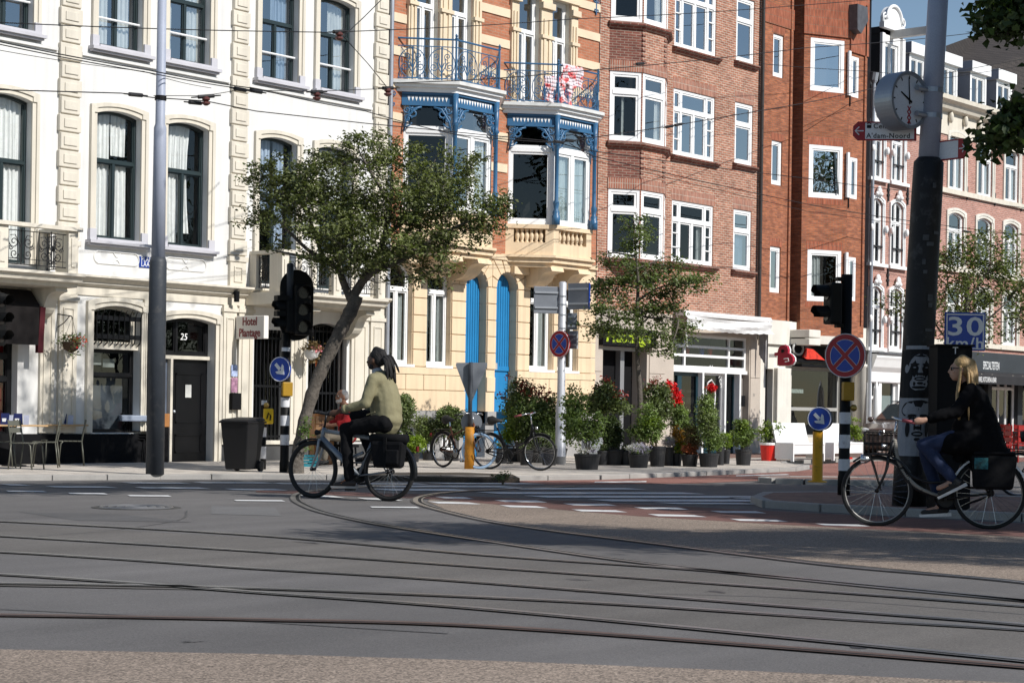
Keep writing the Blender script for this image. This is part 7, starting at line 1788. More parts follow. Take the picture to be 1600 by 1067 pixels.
for lab,u,vb,w_,vt in (('empty black pot behind the orange bicycle frame',640,720,12,700),('plain black pot between bicycle wheels',783,724,22,700),('black pot beside the bicycle front wheel',822,727,22,703),('black pot at the foot of the grey pole',858,727,26,700),('black pot between utility box and conifer',942,727,18,704),('black pot behind the lilac tub',978,727,20,704)):
 shrub('plant_pot',lab,u,vb,(w_,vt),[(FOL,'dark',.05,90,[(u,vt-4,w_*.35,5)],.03)],cat='plant pot',stems=False)
# weeds on the soil strip
shrub('kerb_weed','straggly weed growing from the soil at the kerb',785,752,None,[(FOL,'dark',.05,60,[(782,745,11,5),(792,740,5,5)],.05)],cat='weed')
# ---- red planters at the shop
for lab,u,vb,w_,vt,c in (('red round planter with leafy shoots left of the white benches',1203,720,29,692,[(1200,672,12,16),(1212,668,8,12),(1196,680,8,10)]),('red round planter with bushy plant right of the white benches',1327,717,16,690,[(1332,668,12,16),(1338,678,8,12)])):
 t=shrub('red_planter',lab,u,vb,(w_,vt),[(FOL,'lime',.07,190,c,.06),('green_leaves','mid',.06,130,[(q[0],q[1]+6,q[2],q[3]) for q in c],.06),('violets','lilac',.04,40,[(u+4,vt-2,w_*.3,3)],.03)],cat='planter',potm=mat('bright_red_enamel',(.62,.020,.012),.35,.05))
 b=MB(); c_=t.location; k=1/pxm(c_.x,c_.y); r=w_*k/2; zt_=zat(u,vt,c_.x,c_.y); b.lathe([(r*1.01,zt_-.05),(r*1.03,zt_-.02),(r*1.01,zt_+.01)],(c_.x,c_.y,0),22,caps=False); b.build('white_rim',WPAINT,t)
# ---- hanging baskets
def basket(label,u,v,ru,rv,flowers,potm,wall_x):
 x,z=fac(u,v,-.42); t=thing('hanging_basket',label,'hanging basket',(x,-.42,z)); c=Vector((x,-.42,z)); k=1/pxm(x,-.42)
 b=MB(); b.lathe([(.03,z-.18),(.13,z-.12),(.17,z),(.175,z+.02)],(x,-.42,0),16); b.build('pot',potm,t,smooth=True)
 b=MB(); b.tube([(x,0,z+.55),(x,-.42,z+.50),(x,-.45,z+.46)],.012,5); b.tube([(x,-.0,z+.30),(x,-.2,z+.38),(x,-.36,z+.50)],.010,5)
 for a in (0,2.1,4.2):b.tube([(x,-.44,z+.48),(x+.16*math.cos(a),-.42+.16*math.sin(a),z+.01)],.004,4)
 b.build('bracket',IRON,t)
 ends=sample_blobs([(c+Vector((0,0,.08)),(ru,ru,rv)),(c+Vector((.05,0,-.15)),(ru*.6,ru*.6,rv*.9))],42,.2); P,N=twig_leaves(ends,11,.06,.05); leaves_mesh('foliage',P,N,.055,LF['dark'] if flowers=='redp' else LF['brown'],t)
 ends=sample_blobs([(c+Vector((.05,-.1,.04)),(ru*.8,ru*.8,rv*.8))],14,.4); P,N=twig_leaves(ends,5,.03,.05); leaves_mesh('flowers',P,N,.05,LF[flowers],t)
basket('hanging basket with red geraniums on the white wall left of the grille',111,536,.24,.17,'redp',mat('basket_brown',(.08,.05,.03),.9),0)
basket('white hanging pot with withered pink flowers behind the leaning trunk',487,549,.19,.12,'pink',WPAINT,0)

# ================================================================== bicycles
TYRE=mat('tyre_rubber',(.014,.014,.014),.8,.15); CHROME=mat('chrome',(.60,.61,.63),.22,.06,metal=.95); SADDLE=mat('saddle_black',(.014,.013,.012),.6,.15)
def ring_pts(cx_,cz_,r,y=0.0,n=40):return [(cx_+r*math.cos(2*math.pi*i/n),y,cz_+r*math.sin(2*math.pi*i/n)) for i in range(n)]
def make_bike(label,frame_m,style='city',R_=.345,wb=1.08,tyre_r=(.021,.021),tyre_m=(None,None),rim_m=None,group=None,fork_m=None,bags=None,fender_m=None,steer=0.0,rack=True):
 t=thing('bicycle',label,'bicycle',(0,0,0),group); hub=R_
 fork_m=fork_m or frame_m
 for k,cx_ in enumerate((0,wb)):
  w_=MB(); w_.tube(ring_pts(cx_,hub,R_-tyre_r[k]*1.9),.010,6,closed=True); wh=w_.build('wheel',rim_m or CHROME,t,smooth=True)
  q=MB(); q.tube(ring_pts(cx_,hub,R_-tyre_r[k]),tyre_r[k],8,closed=True); q.build('tyre',tyre_m[k] or TYRE,wh,smooth=True)
  q=MB(); ns=28
  for i in range(ns):
   a=2*math.pi*i/ns; sg=1 if i%2 else-1; b_=a+(.5 if (i//2)%2 else-.5)
   q.tube([(cx_+.025*math.cos(b_),sg*.025,hub+.025*math.sin(b_)),(cx_+(R_-.05)*math.cos(a),0,hub+(R_-.05)*math.sin(a))],.0013,3,caps=False)
  sp=q.build('spokes',CHROME,wh); sp['kind']='stuff'
  q=MB(); q.lathe([(.03 if k==0 else .022,-.04),(.03 if k==0 else .022,.04)],(cx_,0,hub),12,'y'); q.build('hub',BLACKP,wh,smooth=True)
  if k==1 and steer:
   pv=Vector((wb-.03,0,0)); M=Matrix.Translation(pv)@Matrix.Rotation(steer,4,'Z')@Matrix.Translation(-pv)
   wh.matrix_local=M
 bb=(.42,.0,.29); st=(.20,0,.80) if style=='city' else (.185,0,.80); ht=(wb-.155,0,.86); hb=(wb-.115,0,.70)
 f=MB(); r=.017
 if style=='modern':
  f.tube([(st[0]+.04,0,.74),(ht[0]-.01,0,.82)],.025,8); f.tube([(bb[0],0,bb[2]),(hb[0]-.01,0,hb[2]+.03)],[.040,.036],8); f.tube([bb,(st[0]+.03,0,.76)],.021,8); f.tube([(ht[0],0,ht[2]),hb],.026,8)
  f.tube([(.36,0,.57),(.60,0,.48)],.02,8)
 elif style=='oma':
  f.tube(catmull([ht,(wb-.20,0,.62),(wb-.34,0,.42),(.56,0,.33),bb],5),.019,8); f.tube(catmull([(wb-.14,0,.78),(wb-.26,0,.56),(.62,0,.46),(.42,0,.46),(.33,0,.50)],5),.014,8); f.tube([bb,st],r,8); f.tube([ht,hb],.022,8)
 else:
  f.tube([ht,(.27,0,.62)],r,8); f.tube([hb,bb],r*1.1,8); f.tube([bb,st],r,8); f.tube([ht,hb],.022,8)
 for sg in (-1,1):
  f.tube([(bb[0],sg*.03,bb[2]),(0,sg*.06,hub)],.011,6); f.tube([(st[0]+.05,sg*.02,.66),(0,sg*.06,hub)],.009,6)
 f.build('frame',frame_m,t,smooth=True)
 f=MB()
 for sg in (-1,1):f.tube(catmull([(hb[0]+.005,sg*.05,hb[2]),(hb[0]+.03,sg*.055,.55),(wb,sg*.05,hub)],4),[.017]*4+[.014]*4+[.011],6)
 f.tube([(hb[0],-.06,hb[2]+.01),(hb[0],.06,hb[2]+.01)],.017,6); f.build('fork',fork_m,t,smooth=True)
 hz=1.03 if style!='oma' else 1.06; h=MB()
 h.tube([(ht[0],0,ht[2]),(ht[0]-.03,0,hz)],.013,6)
 back=.16 if style!='modern' else .25
 for sg in (-1,1):h.tube(catmull([(ht[0]-.03,0,hz),(ht[0]+.01,sg*.14,hz+.03),(ht[0]-.06,sg*.27,hz+.01),(ht[0]-.06-back,sg*.29,hz-.02)],4),.011,6)
 hbm=h.build('handlebar',CHROME if style!='modern' else BLACKP,t,smooth=True)
 for sg in (-1,1):q=MB(); q.tube([(ht[0]-.04-back*.3,sg*.28,hz+.005),(ht[0]-.07-back,sg*.29,hz-.022)],.016,8); q.build('grip',BLACKP if style!='oma' else mat('grip_pink',(.30,.07,.08),.6),hbm,smooth=True)
 s=MB(); s.tube([st,(st[0]-.02,0,.90)],.012,6); s.build('seat_post',CHROME,t)
 s=MB(); s.tube([(st[0]-.17,0,.925),(st[0]-.10,0,.935),(st[0]+.0,0,.93),(st[0]+.12,0,.925)],[.085,.09,.045,.018],10); o=s.build('saddle',SADDLE,t,smooth=True)
 c=MB(); c.lathe([(.085,-.045),(.085,-.040)],(bb[0],0,bb[2]),20,'y'); a=rad(-78) if style!='oma' else rad(118); cr=.165
 px_=(bb[0]+cr*math.cos(a),bb[2]+cr*math.sin(a)); pf=(bb[0]-cr*math.cos(a),bb[2]-cr*math.sin(a))
 c.tube([(bb[0],.07,bb[2]),(px_[0],.08,px_[1])],.011,6); c.tube([(bb[0],-.07,bb[2]),(pf[0],-.08,pf[1])],.011,6); c.tube([(bb[0],-.08,bb[2]),(bb[0],.08,bb[2])],.014,6); ck=c.build('crank',BLACKP if style!='city' else CHROME,t)
 for p,y in ((px_,.13),(pf,-.13)):q=MB(); q.box(p[0]-.05,p[0]+.05,y-.045,y+.045,p[1]-.012,p[1]+.012); q.build('pedal',BLACKP,ck)
 q=MB(); q.tube(catmull([(bb[0]+.11,-.05,bb[2]),(bb[0],-.05,bb[2]+.10),(.05,-.05,hub+.05),(-.04,-.05,hub),(.05,-.05,hub-.05),(bb[0],-.05,bb[2]-.10),(bb[0]+.11,-.05,bb[2])],4),.012,5); q.build('chain_case',BLACKP,t)
 for k,cx_ in enumerate((0,wb)):
  if k==1 and style=='city':continue
  a0,a1=((rad(20),rad(190)) if k==0 else (rad(50),rad(150))); n=18; q=MB(); rr=R_+.025
  for i in range(n):
   b0,b1=a0+(a1-a0)*i/n,a0+(a1-a0)*(i+1)/n
   q.quad((cx_+rr*math.cos(b0),-.028,hub+rr*math.sin(b0)),(cx_+rr*math.cos(b1),-.028,hub+rr*math.sin(b1)),(cx_+rr*math.cos(b1),.028,hub+rr*math.sin(b1)),(cx_+rr*math.cos(b0),.028,hub+rr*math.sin(b0)))
   for sg in (-1,1):q.quad((cx_+rr*math.cos(b0),sg*.028,hub+rr*math.sin(b0)),(cx_+rr*math.cos(b1),sg*.028,hub+rr*math.sin(b1)),(cx_+(rr-.02)*math.cos(b1),sg*.032,hub+(rr-.02)*math.sin(b1)),(cx_+(rr-.02)*math.cos(b0),sg*.032,hub+(rr-.02)*math.sin(b0)))
  q.build('fender',(fender_m if k==0 else None) or BLACKP,t,smooth=False)
 if rack:
  q=MB()
  for sg in (-1,1):q.tube([(.16,sg*.06,.74),(-.22,sg*.07,.74)],.008,5); q.tube([(-.16,sg*.07,.74),(0,sg*.07,hub)],.007,5)
  q.tube([(-.22,-.07,.74),(-.22,.07,.74)],.008,5); q.tube([(0,-.065,.74),(0,.065,.74)],.007,5); q.build('rack',BLACKP,t)
 q=MB(); q.lathe([(.02,0),(.035,.05),(.035,.06)],(ht[0]+.06,0,ht[2]-.06),10,'x'); q.build('headlight',CHROME if style=='oma' else BLACKP,t,smooth=True)
 q=MB(); q.box(-.395,-.375,-.02,.02,.60,.66); q.build('rear_light',mat('rear_red',(.12,.008,.008),.4),t)
 return t
BAG=mat('pannier_black',(.007,.007,.008),.8,.2,8,spec=.12,bump=.3,bscale=12)
def bike_place(t,rear_uv,yaw,sgn,scale=1.0,z=0.0):
 """rear wheel contact pixel; yaw away from the picture plane; sgn -1 heads left, +1 right"""
 x,y=gnd(*rear_uv,z); h=_r*sgn*math.cos(yaw)+_v*math.sin(yaw)
 t.location=(x,y,z); t.rotation_euler=(0,0,math.atan2(h.y,h.x)); t.scale=(scale,)*3
 return t
# ---- people: one continuous remeshed body, clothing as children
def blend(name,chains,balls,m,parent,vox=.013,smooth_it=5,wr=0.0):
 b=MB()
 for pts,rs in chains:
  P=[Vector(p) for p in pts]; b.tube(P,list(rs),12)
  for p,r in zip(P,rs):b.ball(p,r*.99,12,8)
 for c,r in balls:b.ball(c,r,14,10)
 o=b.build(name,m,parent)
 r=o.modifiers.new('remesh','REMESH'); r.mode='VOXEL'; r.voxel_size=vox; r.use_smooth_shade=True
 s=o.modifiers.new('smooth','SMOOTH'); s.iterations=smooth_it; s.factor=.5
 if wr:
  tx=bpy.data.textures.get('folds') or bpy.data.textures.new('folds','CLOUDS'); tx.noise_scale=.11; tx.noise_depth=3
  d=o.modifiers.new('folds','DISPLACE'); d.texture=tx; d.strength=wr; d.mid_level=.5
 return o
SKIN_D=mat('skin_brown',(.095,.048,.030),.55,.08,spec=.35); SKIN_L=mat('skin_light',(.46,.27,.19),.55,.06,spec=.35); SKIN_M=mat('skin_tan',(.30,.15,.095),.55,.06,spec=.35)
def hand(w0,w1,side,curl=1.0):
 """palm and five fingers curling round a bar that runs along x; w0 wrist, w1 grip centre"""
 w0,w1=Vector(w0),Vector(w1); ch=[([w0,w0.lerp(w1,.6),w1+Vector((0,0,.018))],[.026,.034,.032])]
 for i,L in enumerate((.92,1.0,.95,.78)):
  x=w1.x+.034-.023*i; p0=Vector((x,w1.y,w1.z+.026)); o=Vector((0,side,0))
  ch.append(([p0,p0+o*.022+Vector((.002,0,-.006)),p0+o*.026+Vector((0,0,-.034*L)),p0+o*.004+Vector((0,0,-.052*L))],[.010,.0095,.009,.0075]))
 p0=w0.lerp(w1,.55)+Vector((.02,-side*.012,.0)); ch.append(([p0,p0+Vector((.03,-side*.018,-.014)),p0+Vector((.055,-side*.016,-.036))],[.012,.0105,.008]))
 return ch
def head_shape(c,fw,k=1.0):
 """c centre, facing +x rotated by fw (unit vector); returns balls and chains of skull, jaw, nose, ears"""
 c=Vector(c); f=Vector(fw).normalized(); s=Vector((-f.y,f.x,0)); u=Vector((0,0,1))
 B=[(c+u*.02-f*.012,(.092*k,.080*k,.105*k)),(c+f*.022-u*.045,(.070*k,.062*k,.070*k)),(c+f*.048-u*.085,(.036*k,.036*k,.030*k)),(c+f*.075+u*.028,(.022,.045,.014)),(c+f*.085-u*.058,(.017,.026,.010)),(c+f*.082-u*.07,(.016,.023,.010))]
 for sg in (-1,1):B.append((c+s*sg*.078-f*.01-u*.015,(.020,.012,.032))); B.append((c+f*.055+s*sg*.04-u*.022,(.028,.022,.020)))
 C=[([c+f*.083+u*.012,c+f*.100-u*.012,c+f*.108-u*.026,c+f*.092-u*.036],[.011,.013,.015,.011])]
 return C,B
def eyes(parent,c,fw):
 c=Vector(c); f=Vector(fw).normalized(); s=Vector((-f.y,f.x,0)); u=Vector((0,0,1))
 for sg in (-1,1):
  b=MB(); b.ball(c+f*.074+s*sg*.034+u*.008,.0125,10,8); e=b.build('eye',mat('eye_white',(.6,.58,.55),.2),parent,smooth=True)
  b=MB(); b.ball(c+f*.0835+s*sg*.034+u*.008,.006,8,6); b.build('iris',mat('iris_dark',(.02,.012,.008),.15),parent,smooth=True)
 b=MB(); b.ball(c+f*.094-u*.062,(.006,.022,.0035),8,6); b.build('lips',mat('lips',(.12,.045,.035),.5),parent,smooth=True)

# ---- cycling man
mb=make_bike('modern grey blue bicycle with black pannier ridden by the man in the olive jacket',mat('frame_grey_blue',(.24,.26,.285),.38,.05,metal=.3),'modern',.352,1.07,(.027,.027),fork_m=mat('fork_grey',(.29,.31,.34),.38,.05,metal=.3),rim_m=BLACKP)
bike_place(mb,(607,783),rad(27),-1,1.10)
t=thing('pannier_bag','black roll top pannier bag hanging on the rear rack of the grey blue bicycle','bag',(0,0,0))
b=MB(); b.add([(-.28,.10,.40),(.10,.10,.40),(.10,.22,.40),(-.28,.22,.40),(-.32,.09,.72),(.14,.09,.72),(.14,.24,.72),(-.32,.24,.72)],[(3,2,1,0),(4,5,6,7),(0,1,5,4),(1,2,6,5),(2,3,7,6),(3,0,4,7)]); b.build('bag_body',BAG,t,bevel=.04)
b=MB(); b.tube([(-.34,.165,.75),(.15,.165,.75)],.055,10); b.build('roll_top',BAG,t,smooth=True)
b=MB(); b.box(-.10,-.06,.225,.245,.42,.76); b.build('strap',BAG,t); b=MB(); b.add([(-.27,.23,.45),(-.10,.23,.45),(-.10,.27,.45),(-.27,.27,.45),(-.27,.23,.62),(-.10,.23,.62),(-.10,.26,.62),(-.27,.26,.62)],[(3,2,1,0),(4,5,6,7),(0,1,5,4),(1,2,6,5),(2,3,7,6),(3,0,4,7)]); b.build('front_pocket',BAG,t,bevel=.03)
t.location=mb.location; t.rotation_euler=mb.rotation_euler; t.scale=mb.scale
man=thing('person','man with long tied back dreadlocks in olive jacket riding a grey blue bicycle','person',(0,0,0))
hc=(.215,0,1.675); fw=(1,.04,0)
C,B=head_shape(hc,fw)
hip=.95
arms=[]
for sg in (1,-1):
 C+=[([(.16,sg*.17,1.44),(.19,sg*.25,1.16),(.47,sg*.28,1.08)],[.048,.042,.028])]
 C+=hand((.51,sg*.285,1.07),(.61,sg*.287,1.028),sg)
C+=[([(.15,0,1.42),(.19,0,1.54),(.205,0,1.62)],[.075,.055,.052]),([(.07,0,hip),(.06,0,1.15),(.12,0,1.36)],[.12,.125,.125])]
legs={1:[(.07,.10,.93),(.545,.115,.85),(.47,.125,.27)],-1:[(.07,-.10,.93),(.55,-.12,1.02),(.33,-.125,.56)]}
for sg,L in legs.items():C+=[([L[0],L[1]],[.085,.055]),([L[1],Vector(L[1]).lerp(Vector(L[2]),.35),L[2]],[.052,.054,.036]),([L[2],Vector(L[2])+Vector((.04,0,-.07)),Vector(L[2])+Vector((.15,0,-.085))],[.036,.038,.030])]
body_=blend('body',C,B,SKIN_D,man,.012,3)
OLIVE=mat('olive_cloth',(.215,.195,.112),.85,.08,5,.05,80,bump=.25,bscale=14)
J=[([(.05,0,.93),(.03,0,1.08),(.06,0,1.25),(.11,0,1.40),(.15,0,1.47)],[.178,.172,.170,.155,.10]),([(.10,-.12,1.43),(.10,.12,1.43)],[.10,.10]),([(.13,0,.98),(.14,0,1.15),(.17,0,1.34)],[.115,.12,.12])]
for sg in (1,-1):J.append(([(.13,sg*.17,1.44),(.18,sg*.255,1.16),(.32,sg*.27,1.12),(.455,sg*.28,1.085)],[.082,.070,.058,.048]))
blend('jacket',J,[((.02,0,.97),(.175,.18,.12))],OLIVE,man,.014,7,.022)
b=MB(); b.tube([(.165+.088*math.cos(a),.088*math.sin(a),1.50+.018*math.cos(a+2.6)) for a in [.5+(2*math.pi-1.0)*i/18 for i in range(19)]],.020,8); b.build('jacket_collar',OLIVE,man,smooth=True)
for sg in (1,-1):b=MB(); b.tube([(.43,sg*.279,1.093),(.475,sg*.281,1.083)],[.055,.050],12); b.build('cuff',OLIVE,man,smooth=True)
for sg in (1,-1):
 b=MB(); b.tube(catmull([(.10+.06*i,sg*(.176-.004*i),1.06-.02*i) for i in range(3)],3),.008,5); b.build('pocket_seam',OLIVE,man)
blend('shirt_collar',[([(.165,0,1.50),(.185,0,1.535)],[.082,.068])],[((.235,0,1.44),(.03,.05,.08))],mat('grey_shirt',(.38,.38,.38),.85,.06),man,.010,3)
TROU=mat('black_trousers',(.008,.008,.009),.9,.15,6,spec=.1,bump=.2,bscale=14); Tn=[]
for sg,L in legs.items():Tn+=[([L[0],Vector(L[0]).lerp(Vector(L[1]),.5),L[1]],[.115,.098,.078]),([L[1],Vector(L[1]).lerp(Vector(L[2]),.4),L[2]],[.076,.072,.062])]
blend('trousers',Tn+[([(.02,-.08,.93),(.02,.08,.93)],[.13,.13])],[],TROU,man,.014,4,.03)
for sg,L in legs.items():
 a=Vector(L[2]); blend('shoe',[([a+Vector((-.05,0,-.065)),a+Vector((.06,0,-.078)),a+Vector((.19,0,-.09))],[.042,.045,.032]),([a+Vector((0,0,.03)),a+Vector((-.01,0,-.05))],[.046,.044])],[],mat('sneaker_dark',(.022,.016,.014),.6,.3,14),man,.011,3)
 b=MB(); b.prism([(a.x-.10,a.z-.125),(a.x+.23,a.z-.128),(a.x+.24,a.z-.105),(a.x-.10,a.z-.10)],a.y-.045,a.y+.045,'d'); b.build('sole',mat('sole_grey',(.30,.29,.28),.7),man)
 b=MB();
 for i in range(4):b.tube([(a.x+.02+.022*i,a.y+.042,a.z-.02-.016*i),(a.x+.045+.022*i,a.y+.02,a.z-.008-.018*i),(a.x+.045+.022*i,a.y-.02,a.z-.008-.018*i)],.005,4)
 b.build('laces',mat('orange_laces',(.5,.16,.03),.7),man)
HAIR=mat('black_hair',(.010,.009,.009),.75,.3,30,bump=.6,bscale=60)
blend('hair',[([(.20,0,1.79),(.13,0,1.755),(.09,0,1.69)],[.05,.06,.055])],[((.185,0,1.725),(.095,.086,.085)),((.15,0,1.68),(.075,.082,.085)),((.105,0,1.66),.05)],HAIR,man,.011,2)
for i in range(34):
 b=MB(); a=rng.uniform(-1,1); q=rng.uniform(-.7,1.2); pts=catmull([(.10,a*.035,1.70+q*.02),(.045-q*.01,a*.07,1.69+q*.03),(.0-.025*q,a*.085,1.60+q*.02),(-.015-.05*q,a*.085,1.47+rng.uniform(-.07,.07))],4)
 b.tube(pts,[.015]*(len(pts)-2)+[.012,.008],6); b.build('dreadlock',HAIR,man,smooth=True)
blend('beard',[],[((.258,0,1.592),(.045,.046,.030)),((.235,.05,1.60),(.03,.018,.035)),((.235,-.05,1.60),(.03,.018,.035))],HAIR,man,.010,2)
eyes(man,hc,fw)
man.location=mb.location; man.rotation_euler=mb.rotation_euler; man.scale=mb.scale

# ---- cycling woman
wbk=make_bike('black step through bicycle with front carrier ridden by the blonde woman',mat('frame_black',(.012,.012,.013),.4,.1),'oma',.355,1.09,(.021,.021),fender_m=WPAINT,rim_m=mat('rim_grey',(.30,.29,.27),.45,metal=.4))
b=MB();
for i in range(46):
 t_=i/45; a=t_*40; P=catmull([(.925,0,.86),(.88,0,.64),(.74,0,.44),(.58,0,.35),(.47,0,.32)],12); q=P[min(int(t_*(len(P)-1)),len(P)-1)]; b.ball((q.x,q.y,q.z),(.025,.025,.018),8,5)
b.build('rope_wrap',mat('rope_grey',(.30,.28,.24),.8,.2),wbk,smooth=True)
b=MB(); x0,x1,y_,z0,z1=.96,1.22,.17,.72,.94
for z in (z0,z1,(z0+z1)/2):b.tube([(x0,-y_,z),(x1,-y_,z),(x1,y_,z),(x0,y_,z)],.006,4,closed=True)
for i in range(7):
 s=i/6
 for (ax,ay),(bx,by) in (((x0,-y_),(x1,-y_)),((x1,-y_),(x1,y_)),((x0,y_),(x1,y_))):q=(ax+(bx-ax)*s,ay+(by-ay)*s); b.tube([(*q,z0),(*q,z1)],.004,4)
for i in range(6):s=-y_+2*y_*i/5; b.tube([(x0,s,z0),(x1,s,z0)],.004,4)
b.tube([(1.05,.05,.36),(1.16,.15,.72)],.008,4); b.tube([(1.05,-.05,.36),(1.16,-.15,.72)],.008,4); b.build('front_carrier',BLACKP,wbk)
b=MB(); b.lathe([(.015,-.05),(.045,.0),(.05,.05),(.047,.055)],(1.20,0,.67),14,'x'); b.build('lamp',CHROME,wbk,smooth=True)
bike_place(wbk,(1545,827),rad(13),-1,1.10)
t=thing('pannier_bag','pair of black saddle bags over the rear rack of the step through bicycle','bag',(0,0,0))
for sg in (1,-1):
 b=MB(); y0,y1=(.075,.20) if sg>0 else (-.20,-.075); b.add([(-.22,y0,.40),(.16,y0,.40),(.16,y1,.40),(-.22,y1,.40),(-.26,y0,.74),(.18,y0,.74),(.18,y1,.74),(-.26,y1,.74)],[(3,2,1,0),(4,5,6,7),(0,1,5,4),(1,2,6,5),(2,3,7,6),(3,0,4,7)]); b.build('bag',BAG,t,bevel=.03)
b=MB(); b.box(-.24,.16,-.2,.2,.742,.77); b.build('top_flap',BAG,t,bevel=.01)
b=MB(); b.box(.02,.15,.202,.206,.60,.71); b.build('flower_print',mat('teal_print',(.015,.09,.10),.7,.9,14,.5,30),t)
t.location=wbk.location; t.rotation_euler=wbk.rotation_euler; t.scale=wbk.scale
wom=thing('person','blonde woman in black coat and jeans cycling past the big pole','person',(0,0,0))
hc=(.30,0,1.575); fw=(1,.0,0)
C,B=head_shape(hc,fw,.95)
for sg in (1,-1):
 C+=[([(.21,sg*.15,1.35),(.33,sg*.22,1.16),(.58,sg*.28,1.085)],[.042,.036,.024])]; C+=hand((.61,sg*.29,1.075),(.69,sg*.288,1.05),sg)
C+=[([(.20,0,1.34),(.255,0,1.45),(.285,0,1.53)],[.06,.046,.045]),([(.12,0,.95),(.13,0,1.12),(.18,0,1.28)],[.125,.11,.105])]
legs={1:[(.13,.09,.93),(.64,.10,.82),(.36,.11,.50)],-1:[(.13,-.09,.93),(.62,-.10,.74),(.47,-.11,.24)]}
for sg,L in legs.items():C+=[([L[0],L[1]],[.08,.05]),([L[1],Vector(L[1]).lerp(Vector(L[2]),.35),L[2]],[.048,.048,.033]),([L[2],Vector(L[2])+Vector((.03,0,-.06)),Vector(L[2])+Vector((.13,0,-.10 if sg>0 else-.08))],[.033,.035,.027])]
blend('body',C,B,SKIN_L,wom,.012,3)
COAT=mat('black_coat',(.005,.005,.006),.9,.2,6,spec=.08,bump=.3,bscale=12)
J=[([(.0,0,.68),(.04,0,.80),(.09,0,.95),(.12,0,1.10),(.17,0,1.27),(.21,0,1.38)],[.20,.205,.195,.175,.155,.10]),([(.18,-.11,1.34),(.18,.11,1.34)],[.09,.09]),([(.23,.0,.86),(.21,0,1.05),(.23,0,1.22)],[.17,.15,.12])]
for sg in (1,-1):J.append(([(.19,sg*.15,1.36),(.33,sg*.225,1.16),(.46,sg*.26,1.12),(.575,sg*.28,1.085)],[.078,.066,.060,.050])); J.append(([(.15,sg*.09,.88),(.38,sg*.10,.84)],[.15,.115])); J.append(([(.24,sg*.06,1.0),(.30,sg*.07,.72)],[.13,.07]))
blend('coat',J,[((-.04,0,.70),(.17,.20,.16))],COAT,wom,.014,6,.035)
JEAN=mat('blue_denim',(.016,.028,.072),.85,.12,8,.08,60,bump=.2,bscale=14); Tn=[]
for sg,L in legs.items():Tn+=[([L[0],Vector(L[0]).lerp(Vector(L[1]),.5),L[1]],[.105,.092,.074]),([L[1],Vector(L[1]).lerp(Vector(L[2]),.4),L[2]],[.072,.066,.052])]
blend('jeans',Tn,[],JEAN,wom,.014,4,.025)
for sg,L in legs.items():
 a=Vector(L[2]); tl=-.13 if sg>0 else-.02; d=Vector((.24,0,tl)).normalized(); up_=Vector((-d.z,0,d.x)); h0=a+up_*-.075-d*.05
 blend('shoe',[([h0+up_*.01,h0+d*.11,h0+d*.22-up_*.008],[.038,.040,.030]),([a+Vector((0,0,.0)),h0+up_*.02+d*.02],[.040,.040])],[],mat('sneaker_black',(.02,.02,.02),.6,.2),wom,.011,3)
 b=MB(); q=[h0-d*.05-up_*.055,h0+d*.26-up_*.048,h0+d*.265-up_*.024,h0-d*.05-up_*.022]; b.prism([(p.x,p.z) for p in q],a.y-.042,a.y+.042,'d'); b.build('sole',mat('sole_white',(.62,.62,.60),.6),wom)
BLOND=mat('blonde_hair',(.33,.22,.10),.55,.25,30,.2,90,bump=.5,bscale=50)
blend('hair',[([(.275,0,1.675),(.205,0,1.625),(.185,0,1.50),(.17,0,1.38)],[.05,.065,.07,.05])],[((.27,0,1.625),(.096,.088,.084)),((.23,0,1.575),(.075,.085,.09))],BLOND,wom,.011,2)
for i in range(70):
 b=MB(); a=rng.uniform(-1,1); q=rng.uniform(-.6,1); L=rng.uniform(.26,.50)
 fr=rng.random()<.3
 pts=catmull([(.235+(.06 if fr else 0),a*.08,1.605),(.20+(.10 if fr else-.03*q),a*.115,1.50),(.19+(.13 if fr else-.05*q),a*.14,1.50-L*.5),(.18+(.13 if fr else-.09*q)+rng.uniform(-.03,.03),a*.15,1.53-L)],4)
 b.tube(pts,[.015]*(len(pts)-3)+[.012,.009,.004],5); b.build('hair_strand',BLOND,wom,smooth=True)
eyes(wom,hc,fw)
b=MB(); c=Vector(hc)
for sg in (-1,1):b.ball(c+Vector((.083,sg*.036,.006)),(.008,.028,.019),10,6); b.tube([c+Vector((.083,sg*.062,.012)),c+Vector((0,sg*.082,.008))],.004,4)
b.tube([c+Vector((.09,-.012,.010)),c+Vector((.09,.012,.010))],.004,4); b.build('sunglasses',BLACKP,wom,smooth=True)
wom.location=wbk.location; wom.rotation_euler=wbk.rotation_euler; wom.scale=wbk.scale

# ---- seated man in red
sm=thing('person','grey bearded man in red shirt sitting outside the hotel behind the leaning trunk','person',(0,0,0))
hc=(.10,0,1.20); fw=(1,.15,-.1)
C,B=head_shape(hc,(1,.15,0))
for sg in (1,-1):
 C+=[([(.0,sg*.19,.98),(.10,sg*.25,.74),(.34,sg*.16,.70)],[.046,.04,.028]),([(.36,sg*.13,.70),(.41,sg*.09,.70)],[.034,.032])]
 for i in range(4):C.append(([(.42,sg*(.07+.022*i),.70),(.46,sg*(.055+.02*i),.695),(.475,sg*(.05+.018*i),.67)],[.010,.009,.0075]))
 C.append(([(.38,sg*.07,.71),(.42,sg*.04,.72),(.45,sg*.035,.71)],[.012,.010,.008]))
 C+=[([(-.02,sg*.10,.50),(.42,sg*.15,.52)],[.085,.06]),([(.42,sg*.15,.52),(.44,sg*.16,.10)],[.055,.038]),([(.44,sg*.16,.08),(.58,sg*.18,.045)],[.038,.03])]
C+=[([(.0,0,.98),(.06,0,1.09),(.08,0,1.15)],[.07,.056,.055]),([(-.03,0,.52),(-.02,0,.75),(.0,0,.92)],[.14,.14,.135])]
